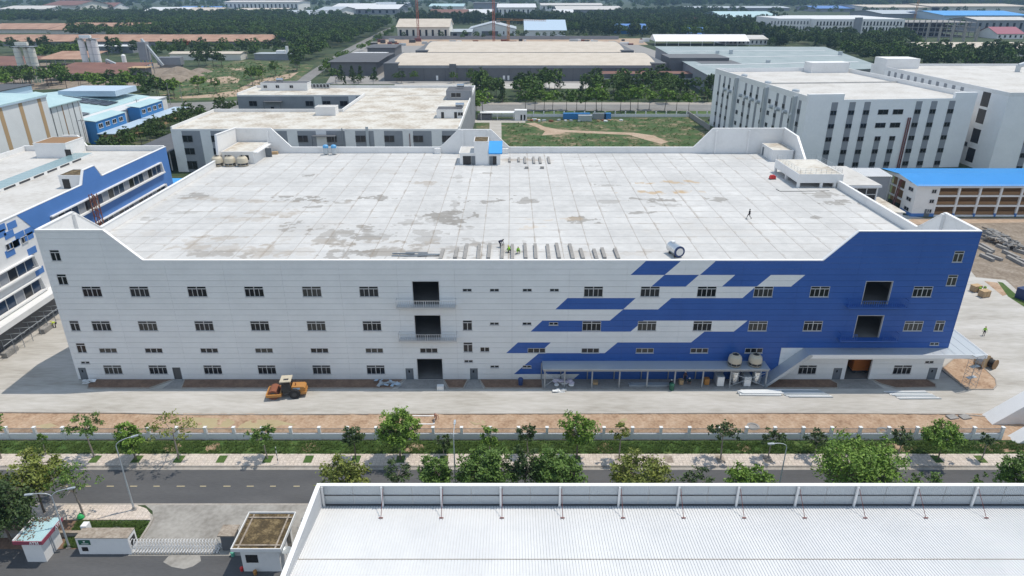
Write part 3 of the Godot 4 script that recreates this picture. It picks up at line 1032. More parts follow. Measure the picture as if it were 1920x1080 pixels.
func rooftop_houses(b: Node) -> void:
	# left: house filling the corner behind the raised parapet
	var p: Vector3 = Vector3(-68.52, 18.7, -156.2)
	var h1 := roof_house(b, "stair_house", XL + 0.75, -59.75, -156.0, ZB + 0.75, ROOF, 2.7, M.white_wall, M.old_roof, 0.1)
	for x in [-65.74, -61.43]:
		part("window", bx(Vector3(x - 0.62, ROOF + 0.95, -156.01), Vector3(x + 0.62, ROOF + 2.05, -155.97)), M.glass, h1)
	part("door", bx(Vector3(-59.75 + 0.3, ROOF + 0.02, -163.2), Vector3(-59.75 + 1.8, ROOF + 2.15, -163.1)), M.grey_door, h1)
	part("canopy", bx(Vector3(-59.75 + 0.12, ROOF + 2.45, -166.0), Vector3(-59.75 + 1.0, ROOF + 2.65, -156.2)), M.white_wall, h1)
	# centre: stair house with a tall shaft and a blue sheet roof
	var zc := -155.15
	var h2 := roof_house(b, "stair_house", -12.02, -8.71, zc, zc - 7.0, ROOF, 2.6, M.white_wall, M.pale_roof, 0.14)
	part("door", bx(Vector3(-11.29, ROOF + 0.02, zc + 0.004), Vector3(-9.45, ROOF + 2.05, zc + 0.03)), M.glass, h2)
	part("leaf", bx(Vector3(-9.38, ROOF + 0.03, zc + 0.02), Vector3(-8.46, ROOF + 2.05, zc + 0.09)), M.grey_door, h2)
	var h3 := roof_house(b, "lift_shaft", -8.67, -5.46, zc - 0.01, zc - 5.5, ROOF, 5.2, M.white_wall, M.moss_roof, 0.05)
	var x3 := -5.42
	var x4 := -2.7
	var lean := MB.new()
	lean.span(Vector3(x3, ROOF, zc - 6.0), Vector3(x4, ROOF + 2.6, zc))
	var h4 := part("lean_to", lean, M.white_wall, b)
	var br := MB.new()
	br.prism(PackedVector2Array([Vector2(zc + 0.5, 2.75), Vector2(zc - 6.2, 4.15), Vector2(zc - 6.2, 4.25), Vector2(zc + 0.5, 2.85)]), Vector3(x3 + 0.05, ROOF, 0), Vector3.BACK, Vector3.UP, Vector3(x4 - x3 + 0.4, 0, 0))
	br.span(Vector3(x3 + 0.06, ROOF + 2.55, zc + 0.42), Vector3(x4 + 0.44, ROOF + 2.84, zc + 0.49))
	part("blue_sheet_roof", br, M.sky_blue_roof, h4)
	part("door", bx(Vector3(-4.42, ROOF + 0.02, zc + 0.004), Vector3(-3.56, ROOF + 2.0, zc + 0.03)), M.glass, h4)
	part("leaf", bx(Vector3(-5.24, ROOF + 0.03, zc + 0.02), Vector3(-4.44, ROOF + 2.0, zc + 0.09)), M.grey_door, h4)
	# low plinths against the back parapet
	for x in [-19.07, -2.37]:
		part("plinth", bx(Vector3(x, ROOF, ZB + 0.32), Vector3(x + 1.5, ROOF + 1.25, ZB + 1.2)), M.white_wall, b)
	# right: small house behind the raised corner and the open platform on columns
	var h5 := roof_house(b, "stair_house", 61.15, XR - 0.8, -158.5, ZB + 1.2, ROOF, 2.5, M.white_wall, M.old_roof, 0.06)
	part("door", bx(Vector3(61.15 - 0.04, ROOF + 0.02, -165.6), Vector3(61.15 - 0.004, ROOF + 2.0, -164.5)), M.grey_door, h5)
	var q0: Vector3 = Vector3(58.2, 18.7, -135.42)
	var px0 := q0.x
	var px1 := XR + 0.6
	var pz0 := q0.z
	var pz1 := pz0 - 13.5
	var deck := MB.new()
	deck.span(Vector3(px0, ROOF + 1.0, pz1), Vector3(px1, ROOF + 2.75, pz0))
	var pl := part("roof_platform", deck, M.white_wall, b)
	part("deck", bx(Vector3(px0 + 0.25, ROOF + 2.752, pz1 + 0.25), Vector3(px1 - 0.25, ROOF + 2.78, pz0 - 0.25)), M.old_roof, pl)
	for x in [px0 + 0.3, (px0 + px1) * 0.5 + 0.4, XR - 0.8]:
		for z in [pz0 - 0.3, (pz0 + pz1) * 0.5, pz1 + 0.3]:
			part("column", unit_box(Vector3(0.5, 1.0, 0.5)), M.white_wall, pl, Vector3(x, ROOF + 0.51, z))
	var rl := MB.new()
	var y := ROOF + 2.78
	for s in [[Vector3(px0 + 0.3, y, pz0 - 0.3), Vector3(px1 - 0.3, y, pz0 - 0.3)], [Vector3(px0 + 0.3, y, pz1 + 0.3), Vector3(px1 - 0.3, y, pz1 + 0.3)], [Vector3(px0 + 0.3, y, pz0 - 0.3), Vector3(px0 + 0.3, y, pz1 + 0.3)], [Vector3(px1 - 0.3, y, pz0 - 0.3), Vector3(px1 - 0.3, y, pz1 + 0.3)]]:
		for k in [0.35, 0.7, 1.05]:
			rl.bar(s[0] + Vector3.UP * k, s[1] + Vector3.UP * k, 0.035)
		for i in 9:
			var c: Vector3 = s[0].lerp(s[1], i / 8.0)
			rl.bar(c, c + Vector3.UP * 1.05, 0.035)
	part("railing", rl, M.galvanised, pl)
	# low white kerb in the right front corner
	part("plinth", bx(Vector3(63.16, ROOF, -103.5), Vector3(XR - 0.31, ROOF + 0.55, -100.9)), M.white_wall, b)

# ---------------------------------------------------------------- street side
func build_front() -> void:
	boundary_fence()
	street_warehouse()
	gate_house()
	atm_booth()
	gate_kiosk()
	folding_gate()
	street_lamps()
	yard_beds()
	entrance_canopy()
	plant_shed()
	entrance_portal()

func boundary_fence() -> void:
	var o := thing("boundary_fence", "long white wall fence with square posts and steel bars beside the grass verge", "fence", Vector3(0, 0, -76.2))
	var x0 := -64.4 - 3.84 * 8
	var n := 42
	part("base_wall", bx(Vector3(x0, 0, -0.1), Vector3(x0 + 3.84 * n, 0.84, 0.1)), M.white_wall, o)
	part("wall_cap", bx(Vector3(x0, 0.843, -0.14), Vector3(x0 + 3.84 * n, 0.91, 0.14)), M.coping, o)
	var post := MB.new()
	post.box(Vector3(0, 0.95, 0), Vector3(0.36, 1.9, 0.36))
	post.box(Vector3(0, 1.945, 0), Vector3(0.44, 0.085, 0.44))
	var pm := post.done()
	var rail := MB.new()
	for y in [1.02, 1.68]:
		rail.bar(Vector3(0.18, y, 0), Vector3(3.66, y, 0), 0.05)
	for i in 23:
		rail.bar(Vector3(0.3 + i * 0.147, 0.92, 0), Vector3(0.3 + i * 0.147, 1.78, 0), 0.028)
	var rm := rail.done()
	for i in n + 1:
		part("post", pm, M.white_wall, o, Vector3(x0 + 3.84 * i, 0, 0))
		if i < n:
			part("railing", rm, M.steel, o, Vector3(x0 + 3.84 * i, 0, 0))

# ribbed sheet in the xy plane, ribs along y, pitch p, w wide, h tall
func ribbed(w: float, h: float, p: float, depth: float) -> MB:
	var m := MB.new()
	var n := int(round(w / p))
	p = w / n
	var prof := []
	for i in n:
		prof.append(Vector2(i * p, 0))
		prof.append(Vector2(i * p + p * 0.70, 0))
		prof.append(Vector2(i * p + p * 0.74, depth))
		prof.append(Vector2(i * p + p * 0.94, depth))
	prof.append(Vector2(w, 0))
	for i in prof.size() - 1:
		var a: Vector2 = prof[i]
		var b: Vector2 = prof[i + 1]
		m.quad_to(Vector3(a.x, 0, a.y), Vector3(b.x, 0, b.y), Vector3(b.x, h, b.y), Vector3(a.x, h, a.y), Vector3(0, 0, 1))
	return m

func street_warehouse() -> void:
	var o := thing("warehouse", "long warehouse with white ribbed metal roof and braced parapet, bottom right", "warehouse", Vector3(0, 0, 0))
	var xl := -19.5
	var xr := 66.0
	var zf := -54.9
	# walls
	part("front_wall", bx(Vector3(xl, 0, zf - 0.22), Vector3(xr, 9.94, zf - 0.12)), M.white_wall, o)
	part("side_wall", bx(Vector3(xl - 0.2, 0, zf - 0.22), Vector3(xl - 0.1, 9.94, -22)), M.white_wall, o)
	# roof runs rising away from the street
	var up := Vector3(0, 1.4, 10.3).normalized()
	var nrm := Vector3(0, up.z, -up.y)
	var bs := Basis(Vector3.RIGHT, up, Vector3.RIGHT.cross(up))
	var low := ribbed(xr - xl, 8.76, 0.28, 0.07)
	part("roof_sheet", low, M.white_metal_roof, o, Vector3(xl, 7.38, zf), bs)
	part("roof_sheet", ribbed(xr - xl, 26.0, 0.28, 0.07), M.white_metal_roof, o, Vector3(xl, 7.38, zf) + up * 8.46 + Vector3(0.02, 0.05, 0), bs)
	var lap := MB.new()
	lap.box(Vector3(0, 0, 0), Vector3(xr - xl, 0.06, 0.05), bs)
	part("lap_strip", lap, M.weathered_cap, o, Vector3((xl + xr) * 0.5, 7.38, zf) + up * 8.41 + Vector3(0, 0.045, 0))
	# gutter at the foot of the parapet
	part("gutter", bx(Vector3(xl, 7.2, zf - 0.1), Vector3(xr, 7.4, zf + 0.16)), M.steel, o)
	# street parapet: posts, rails, ribbed panels, braces
	var pan := ribbed(2.92, 1.06, 0.19, 0.025).done()
	var brace := MB.new()
	brace.tube(Vector3(0, 2.25, 0), Vector3(0, 0.36, 2.05), 0.032, 0.032, 6)
	brace.box(Vector3(0, 0.36, 2.08), Vector3(0.42, 0.05, 0.12))
	var bm := brace.done()
	for i in 14:
		var x := -19.25 + 6.03 * i
		part("parapet_post", bx(Vector3(x - 0.1, 7.4, zf + 0.02), Vector3(x + 0.1, 9.9, zf + 0.2)), M.white_wall, o)
		if i > 0:
			part("brace", bm, M.red_pipe, o, Vector3(x + 0.16, 7.4, zf + 0.1))
		for k in 2:
			for r in 2:
				part("parapet_panel", pan, M.galvanised, o, Vector3(x + 0.09 + k * 3.0, 7.52 + r * 1.2, zf - 0.06))
	for y in [7.45, 8.64, 9.84]:
		part("parapet_rail", bx(Vector3(xl, y, zf - 0.04), Vector3(xr, y + 0.08, zf + 0.015)), M.dark_steel if y < 9 else M.frame, o)
	part("coping", bx(Vector3(xl - 0.3, 9.945, zf - 0.3), Vector3(xr, 10.02, zf + 0.1)), M.coping, o)
	# left parapet of ribbed sheet
	var lp := ribbed(33.0, 2.8, 0.3, 0.07)
	part("side_parapet", lp, M.white_metal_roof, o, Vector3(xl + 0.02, 7.15, zf + 33.0), Basis(Vector3(0, 0, -1), Vector3.UP, Vector3.RIGHT))
	part("side_coping", bx(Vector3(xl - 0.32, 9.945, zf + 0.102), Vector3(xl + 0.12, 10.02, -22)), M.coping, o)

func gate_house() -> void:
	var o := thing("guard_house", "small white guard house with mossy flat roof beside the folding gate", "guard house", Vector3(-26.1, 0, -55.3))
	part("wall", bx(Vector3(-2.0, 0, -2.2), Vector3(1.95, 3.3, 2.0)), M.white_wall, o)
	var r := part("roof", bx(Vector3(-2.6, 3.303, -2.75), Vector3(2.5, 3.5, 2.6)), M.white_wall, o)
	part("moss_floor", bx(Vector3(-2.52, 3.503, -2.67), Vector3(2.42, 3.52, 2.52)), M.moss_roof, r)
	var rim := MB.new()
	rim.span(Vector3(-2.62, 3.3, 2.53), Vector3(2.52, 3.72, 2.62))
	rim.span(Vector3(-2.62, 3.3, -2.77), Vector3(2.52, 3.72, -2.68))
	rim.span(Vector3(-2.62, 3.3, -2.678), Vector3(-2.53, 3.716, 2.528))
	rim.span(Vector3(2.43, 3.3, -2.678), Vector3(2.52, 3.716, 2.528))
	part("rim", rim, M.white_wall, r)
	for s in [[Vector3(-1.95, 3.56, -2.5), Vector3(-1.95, 3.56, 2.4)], [Vector3(1.85, 3.56, -2.5), Vector3(1.85, 3.56, 2.4)]]:
		var q := MB.new()
		q.bar(s[0], s[1], 0.16, 0.1)
		part("roof_beam", q, M.weathered_cap, r)
	for z in [-2.0, 2.0]:
		var q := MB.new()
		q.bar(Vector3(-2.4, 3.6, z), Vector3(2.3, 3.6, z), 0.16, 0.1)
		part("roof_beam", q, M.weathered_cap, r)
	part("window", bx(Vector3(-1.55, 1.25, 2.001), Vector3(-0.3, 2.3, 2.03)), M.glass, o)
	part("door", bx(Vector3(1.952, 0.05, -1.6), Vector3(1.98, 2.1, -0.5)), M.glass, o)
	# satellite dish on a short arm at the side wall
	var d := MB.new()
	d.lathe([Vector2(0, 0), Vector2(0.3, 0.04), Vector2(0.55, 0.16), Vector2(0.56, 0.18), Vector2(0.3, 0.07), Vector2(0, 0.03)], Vector3.ZERO, 14)
	d.tube(Vector3(0, 0, 0), Vector3(0, -0.45, 0.1), 0.03, 0.03, 6)
	solo("satellite_dish", d, M.galvanised, "grey satellite dish at the side wall of the mossy guard house", "satellite dish", Vector3(-23.7, 1.9, -54.2))
	# pillar at the gate's end, small bins and the side railing
	var p := thing("gate_pillar", "dark gate pillar with weathered concrete cap between folding gate and guard house", "pillar", Vector3(-30.7, 0, -56.8))
	part("shaft", bx(Vector3(-0.75, 0, -0.6), Vector3(0.75, 2.15, 0.6)), M.dark_grey_wall, p)
	part("cap", bx(Vector3(-0.9, 2.153, -0.85), Vector3(0.9, 2.3, 0.85)), M.weathered_cap, p)
	var bn := MB.new()
	bn.lathe([Vector2(0, 0), Vector2(0.28, 0.0), Vector2(0.34, 0.7), Vector2(0.36, 0.72), Vector2(0.3, 0.86), Vector2(0, 0.92)], Vector3.ZERO, 12)
	solo("waste_bin", bn, mat("mint", lin(0.12, 0.42, 0.30), 0.6), "small mint green waste bin at the foot of the gate pillar", "bin", Vector3(-30.08, 0, -55.46)).scale = Vector3.ONE * 0.65
	solo("red_bucket", bn, M.red, "red bucket on the asphalt at the guard house corner", "bucket", Vector3(-28.36, 0, -53.4)).scale = Vector3.ONE * 0.55
	solo("orange_bucket", bn, M.orange_yellow, "orange bucket below the guard house window", "bucket", Vector3(-26.78, 0, -52.91)).scale = Vector3.ONE * 0.6
	var rl := thing("side_gate", "low dark barred gate behind the guard house", "gate", Vector3(-21.9, 0, -57.6))
	var fr := MB.new()
	for y in [0.25, 1.55]:
		fr.bar(Vector3(-1.5, y, 0), Vector3(1.5, y, 0), 0.07)
	part("frame", fr, M.dark_steel, rl)
	for i in 9:
		var q := MB.new()
		q.bar(Vector3(-1.5 + i * 0.375, 0.05, 0), Vector3(-1.5 + i * 0.375, 1.7, 0), 0.05)
		part("bar", q, M.dark_steel, rl)

func letters(text: String, size: float, depth: float, m: Material, parent: Node, at: Vector3, turn := 0.0) -> void:
	var t := TextMesh.new()
	t.text = text
	var f := SystemFont.new()
	f.font_names = PackedStringArray(["Droid Sans"])
	f.font_weight = 700
	t.font = f
	t.font_size = 48
	t.pixel_size = size / 36.0
	t.depth = depth
	var o := MeshInstance3D.new()
	o.name = "lettering"
	o.mesh = t
	o.material_override = m
	o.position = at
	o.rotation.y = turn
	parent.add_child(o, true)

func atm_booth() -> void:
	var o := thing("atm_booth", "white cash machine booth with maroon fascia and pale green sheet roof", "booth", Vector3(-50.6, 0, -56.0))
	part("wall", bx(Vector3(-1.05, 0, -1.4), Vector3(1.0, 2.75, 1.4)), M.white_wall, o)
	var rt := ribbed(3.0, 3.5, 0.25, 0.03)
	part("roof", rt, M.light_teal, o, Vector3(-1.5, 2.95, 1.7), Basis(Vector3.RIGHT, Vector3(0, 0.06, -1).normalized(), Vector3(0, 1, 0.06).normalized()))
	part("fascia", bx(Vector3(-1.55, 2.76, 1.72), Vector3(1.55, 3.2, 1.8)), M.maroon, o)
	part("fascia", bx(Vector3(1.47, 2.76, -1.8), Vector3(1.55, 3.2, 1.718)), M.maroon, o)
	part("side_trim", bx(Vector3(-1.56, 2.76, -1.8), Vector3(-1.46, 3.3, 1.718)), M.white_paint, o)
	part("soffit", bx(Vector3(-1.45, 2.755, -1.8), Vector3(1.465, 2.8, 1.715)), M.white_paint, o)
	letters("ATM", 0.36, 0.02, M.white_paint, o, Vector3(0.7, 2.98, 1.815))
	letters("ATM", 0.4, 0.02, M.white_paint, o, Vector3(1.565, 2.98, -0.9), PI / 2)
	part("door_seam", bx(Vector3(1.001, 0.05, -0.12), Vector3(1.02, 2.6, -0.06)), M.steel, o)
	part("door_seam", bx(Vector3(1.001, 0.05, 0.1), Vector3(1.02, 2.6, 0.16)), M.steel, o)
	# dead leaves gathered on the roof
	var lf := MB.new()
	var r := RandomNumberGenerator.new()
	r.seed = 3
	for i in 190:
		var e := r.randf()
		var p := Vector3(-1.4 + pow(e, 2.4) * 1.7, 3.02, r.randf_range(-1.7, 1.65))
		p.y += (1.7 - p.z) * 0.06
		if r.randf() < 0.35:
			p = Vector3(r.randf_range(-1.3, 0.6), 3.02 + 3.3 * 0.06, r.randf_range(-1.75, -1.2))
		lf.box(p, Vector3(r.randf_range(0.06, 0.16), 0.02, r.randf_range(0.05, 0.12)), Basis(Vector3.UP, r.randf() * TAU))
	stuff(part("leaf_litter", lf, M.bed_soil, o))

func gate_kiosk() -> void:
	var o := thing("gate_wall_block", "white wall block with green sign and weathered top, left end of the folding gate", "wall block", Vector3(-43.9, 0, -56.4))
	part("wall", bx(Vector3(-2.8, 0, -0.75), Vector3(2.8, 2.22, 0.72)), M.white_wall, o)
	part("top", bx(Vector3(-2.83, 2.223, -0.78), Vector3(2.83, 2.3, 0.75)), M.weathered_cap, o)
	part("pier", bx(Vector3(-3.05, 0, -1.5), Vector3(-2.4, 2.5, -0.76)), M.white_wall, o)
	var s := part("sign", bx(Vector3(-2.55, 1.35, 0.722), Vector3(-1.3, 2.0, 0.76)), M.dark_green, o)
	part("sign_line", bx(Vector3(-2.25, 1.47, 0.762), Vector3(-1.5, 1.54, 0.772)), M.white_paint, s)
	part("emblem", bx(Vector3(-2.02, 1.72, 0.762), Vector3(-1.83, 1.88, 0.772)), M.white_paint, s)
	part("hatch", bx(Vector3(-2.4, 0.45, 0.722), Vector3(-1.75, 1.0, 0.75)), M.glass, o)
	part("window", bx(Vector3(2.802, 0.7, -0.5), Vector3(2.83, 1.8, 0.4)), M.glass, o)
	var w := thing("garden_wall", "low concrete wall running left behind the cash machine booth", "wall", Vector3(-56, 0, -58.2))
	part("wall", bx(Vector3(-16, 0, -0.12), Vector3(9.3, 0.7, 0.12)), M.grey_concrete, w)
	part("cap", bx(Vector3(-16, 0.703, -0.18), Vector3(9.3, 0.78, 0.18)), M.weathered_cap, w)

func folding_gate() -> void:
	var x0 := -41.0
	var x1 := -31.6
	var n := 28
	var o := thing("folding_gate", "white retractable lattice gate drawn across the driveway", "gate", Vector3(x0, 0, -56.1))
	var p := (x1 - x0) / n
	var s := MB.new()
	for z in [-0.32, 0.32]:
		s.bar(Vector3(0, 0.12, z), Vector3(0, 1.25, z), 0.035)
		s.bar(Vector3(0, 0.15, z), Vector3(p, 0.7, z), 0.03)
		s.bar(Vector3(p, 0.15, z), Vector3(0, 0.7, z), 0.03)
		s.bar(Vector3(0, 0.7, z), Vector3(p, 1.25, z), 0.03)
		s.bar(Vector3(p, 0.7, z), Vector3(0, 1.25, z), 0.03)
	# hooped top
	var last := Vector3(0, 1.25, -0.32)
	for i in range(1, 9):
		var a := PI * i / 8
		var q := Vector3(0, 1.25 + sin(a) * 0.42, -0.32 * cos(a))
		s.bar(last, q, 0.045)
		last = q
	s.tube(Vector3(0, 0.09, -0.32), Vector3(0, 0.09, 0.32), 0.08, 0.08, 6)
	var sm := s.done()
	for i in n:
		part("lattice_section", sm, M.white_paint, o, Vector3(i * p, 0, 0))
	part("track", bx(Vector3(0, 0.012, 0.42), Vector3(x1 - x0, 0.03, 0.5)), M.weathered_cap, o)

func lamp(base: Vector3, h: float, turn: float, arms: int, label: String) -> void:
	var o := thing("street_lamp", label, "street lamp", base, turn, "street lamps along the road")
	var p := MB.new()
	p.tube(Vector3(0, 0.35, 0), Vector3(0, h, 0), 0.11, 0.055, 10)
	part("pole", p, M.galvanised, o)
	var b := MB.new()
	b.box(Vector3(0, 0.05, 0), Vector3(0.5, 0.1, 0.5))
	b.tube(Vector3(0, 0.1, 0), Vector3(0, 0.4, 0), 0.15, 0.13, 10)
	part("base", b, M.grey_concrete, o)
	for k in arms:
		var s := 1.0 if k == 0 else -1.0
		var a := MB.new()
		var last := Vector3(0, h, 0)
		for i in range(1, 8):
			var t := i / 7.0
			var q := Vector3(s * 1.7 * t * t, h + 0.75 * sin(t * PI * 0.5), 0)
			a.tube(last, q, 0.045, 0.04, 8)
			last = q
		part("arm", a, M.galvanised, o)
		var hd := MB.new()
		hd.box(last + Vector3(s * 0.3, 0.0, 0), Vector3(0.75, 0.12, 0.24), Basis(Vector3.BACK, 0.06 * s))
		hd.box(last + Vector3(s * 0.36, 0.075, 0), Vector3(0.45, 0.05, 0.16), Basis(Vector3.BACK, 0.06 * s))
		part("lamp_head", hd, M.galvanised, o)

func street_lamps() -> void:
	lamp(Vector3(-44.26, 0, -62.42) + Vector3(0, 0.13, 0), 9.01, 0.45, 1, "tall bent-arm street lamp at the rounded pavement corner by the driveway")
	lamp(Vector3(-48.47, 0, -56.68), 6.94, 0.25, 2, "two-armed street lamp beside the cash machine booth")
	lamp(Vector3(-6.51, 0, -62.6) + Vector3(0, 0.0, 0), 10.1, PI * 0.5, 1, "street lamp rising from the large dark tree in front of the warehouse parapet")
	lamp(Vector3(30.82, 0, -62.6), 8.84, PI * 1.05, 1, "street lamp left of the big spreading tree at the right roadside")
	var o := thing("sign_post", "short black and white banded post on the far pavement", "post", Vector3(-30.02, 0, -70.81) + Vector3(0, 0.125, 0))
	var p := MB.new()
	p.tube(Vector3(0, 0, 0), Vector3(0, 2.6, 0), 0.05, 0.05, 8)
	part("post", p, M.white_paint, o)
	for i in 3:
		var q := MB.new()
		q.tube(Vector3(0, 0.5 + i * 0.8, 0), Vector3(0, 0.85 + i * 0.8, 0), 0.055, 0.055, 8)
		part("band", q, M.black_rubber, o)

# ---------------------------------------------------------------- yard in front of the factory
func bed(poly: Array, m: Material) -> void:
	var pl := PackedVector2Array(poly)
	var o := slab(pl, -0.05, 0.10)
	setting("planting_bed", o, m)
	var k := MB.new()
	for i in pl.size():
		var a := pl[i]
		var b := pl[(i + 1) % pl.size()]
		if a.y < ZF + 0.3 and b.y < ZF + 0.3 and a.x > XL and a.x < XR and b.x < XR:
			continue
		k.bar(Vector3(a.x, 0.08, a.y), Vector3(b.x, 0.08, b.y), 0.14, 0.16)
	setting("bed_kerb", k, M.kerb)

func yard_beds() -> void:
	var zi := ZF + 0.05
	for r in [[-66.21, -52.87, 1.4, 2.6], [-51.12, -16.84, 0.6, 1.6], [-10.67, -6.92, 1.0, 0.5], [-5.09, 4.67, 1.0, 0.0]]:
		bed([Vector2(r[0], zi), Vector2(r[1], zi), Vector2(r[1] - r[3], zi + 2.55), Vector2(r[0] + r[2], zi + 2.55)], M.bed_soil)
	bed([Vector2(39.6, zi), Vector2(49.61, zi), Vector2(50.35, zi + 1.2), Vector2(49.76, zi + 2.5), Vector2(38.2, zi + 2.5)], M.bed_soil)
	bed([Vector2(56.2, zi), Vector2(64.87, zi), Vector2(65.36, zi + 1.4), Vector2(64.92, zi + 2.3), Vector2(58.72, zi + 2.5), Vector2(57.08, zi + 1.3)], M.bed_soil)
	bed([Vector2(68.82, -94.58), Vector2(73.19, -98.19), Vector2(76.21, -97.66), Vector2(75.54, -91.49), Vector2(74.49, -89.62), Vector2(73.31, -88.56), Vector2(69.33, -88.56)], M.soil)
	# ramps of smoother concrete between the beds
	for r in [[-16.68, -10.84], [-6.84, -5.17], [-52.7, -51.28], [50.36, 56.03]]:
		setting("ramp", sheet(PackedVector2Array([Vector2(r[0], zi), Vector2(r[1], zi), Vector2(r[1] + 0.8, zi + 2.6), Vector2(r[0] - 0.8, zi + 2.6)]), 0.018), M.grey_concrete)
	# service hatches set in the soil strip
	for p in [Vector3(62.72, 0, -81.24), Vector3(64.54, 0, -81.24)]:
		solo("concrete_cover", bx(Vector3(-0.7, 0.008, -0.5), Vector3(0.7, 0.2, 0.5)), M.grey_concrete, "pale concrete cover lying on the soil near the entrance portal", "cover", p, 0.2, "concrete covers by the portal")
	var c: Vector3 = Vector3(-12.62, 0, -80.59)
	var fr := thing("pit_frame", "square white rim of a pit in the orange soil strip", "pit rim", c)
	for s in [[Vector3(-1.9, 0.05, 1.0), Vector3(1.6, 0.05, 1.0)], [Vector3(-1.6, 0.05, -1.0), Vector3(1.7, 0.05, -1.0)], [Vector3(1.7, 0.05, -1.0), Vector3(1.65, 0.05, 1.0)]]:
		var q := MB.new()
		q.bar(s[0], s[1], 0.18, 0.1)
		part("rim", q, M.plastic_white, fr)
	var mh := MB.new()
	mh.lathe([Vector2(0.0, 0.03), Vector2(0.55, 0.03), Vector2(0.6, 0.12), Vector2(0.85, 0.12), Vector2(0.95, 0.0)], Vector3.ZERO, 18)
	solo("manhole_ring", mh, M.grey_concrete, "round grey manhole ring in the soil strip, right half", "manhole", Vector3(33.65, 0, -79.05))
	solo("manhole_ring", mh, M.grey_concrete, "round grey manhole ring among rubble beside the fence, far right", "manhole", Vector3(51.43, 0, -77.68), 0.0).scale = Vector3.ONE * 1.3

func entrance_canopy() -> void:
	var o := thing("entrance_canopy", "white metal canopy wrapping the factory's right corner with slanted left leg", "canopy", Vector3.ZERO)
	var zf := ZF + 2.2
	var xl := 44.6
	var xr := 71.3
	var yt := 5.68
	var top := MB.new()
	top.span(Vector3(xl, yt - 0.32, ZF + 0.03), Vector3(XR, yt, zf))
	part("front_roof", top, M.galvanised, o)
	part("side_roof", bx(Vector3(XR + 0.035, yt - 0.322, -132), Vector3(xr, yt - 0.002, zf)), M.galvanised, o)
	# seams of the metal sheets
	for i in 18:
		var x := xl + 0.9 + i * 1.5
		if x < xr - 0.2:
			var back := ZF + 0.03 if x < XR else -131.9
			part("seam", bx(Vector3(x, yt + 0.002, back), Vector3(x + 0.03, yt + 0.028, zf - 0.02)), M.galvanised, o)
	part("fascia", bx(Vector3(xl + 0.3, yt - 0.62, zf + 0.003), Vector3(xr + 0.06, yt + 0.03, zf + 0.08)), M.white_paint, o)
	part("side_fascia", bx(Vector3(xr + 0.003, yt - 0.62, -132), Vector3(xr + 0.08, yt + 0.03, zf)), M.white_paint, o)
	# slanted leg
	var leg := MB.new()
	leg.prism(PackedVector2Array([Vector2(xl, yt - 0.004), Vector2(38.4, 0.02), Vector2(39.0, 0.02), Vector2(xl + 0.5, yt - 0.34), Vector2(xl + 0.5, yt - 0.004)]), Vector3(0, 0, ZF + 0.035), Vector3.RIGHT, Vector3.UP, Vector3(0, 0, 2.25))
	var lg := part("slanted_leg", leg, M.galvanised, o)
	for i in 4:
		var t := (i + 1) / 5.0
		var p := Vector3(lerpf(xl, 38.4, t), lerpf(yt, 0.02, t) + 0.012, 0)
		part("seam", bx(Vector3(p.x - 0.02, p.y, ZF + 0.04), Vector3(p.x + 0.02, p.y + 0.025, zf)), M.galvanised, lg)

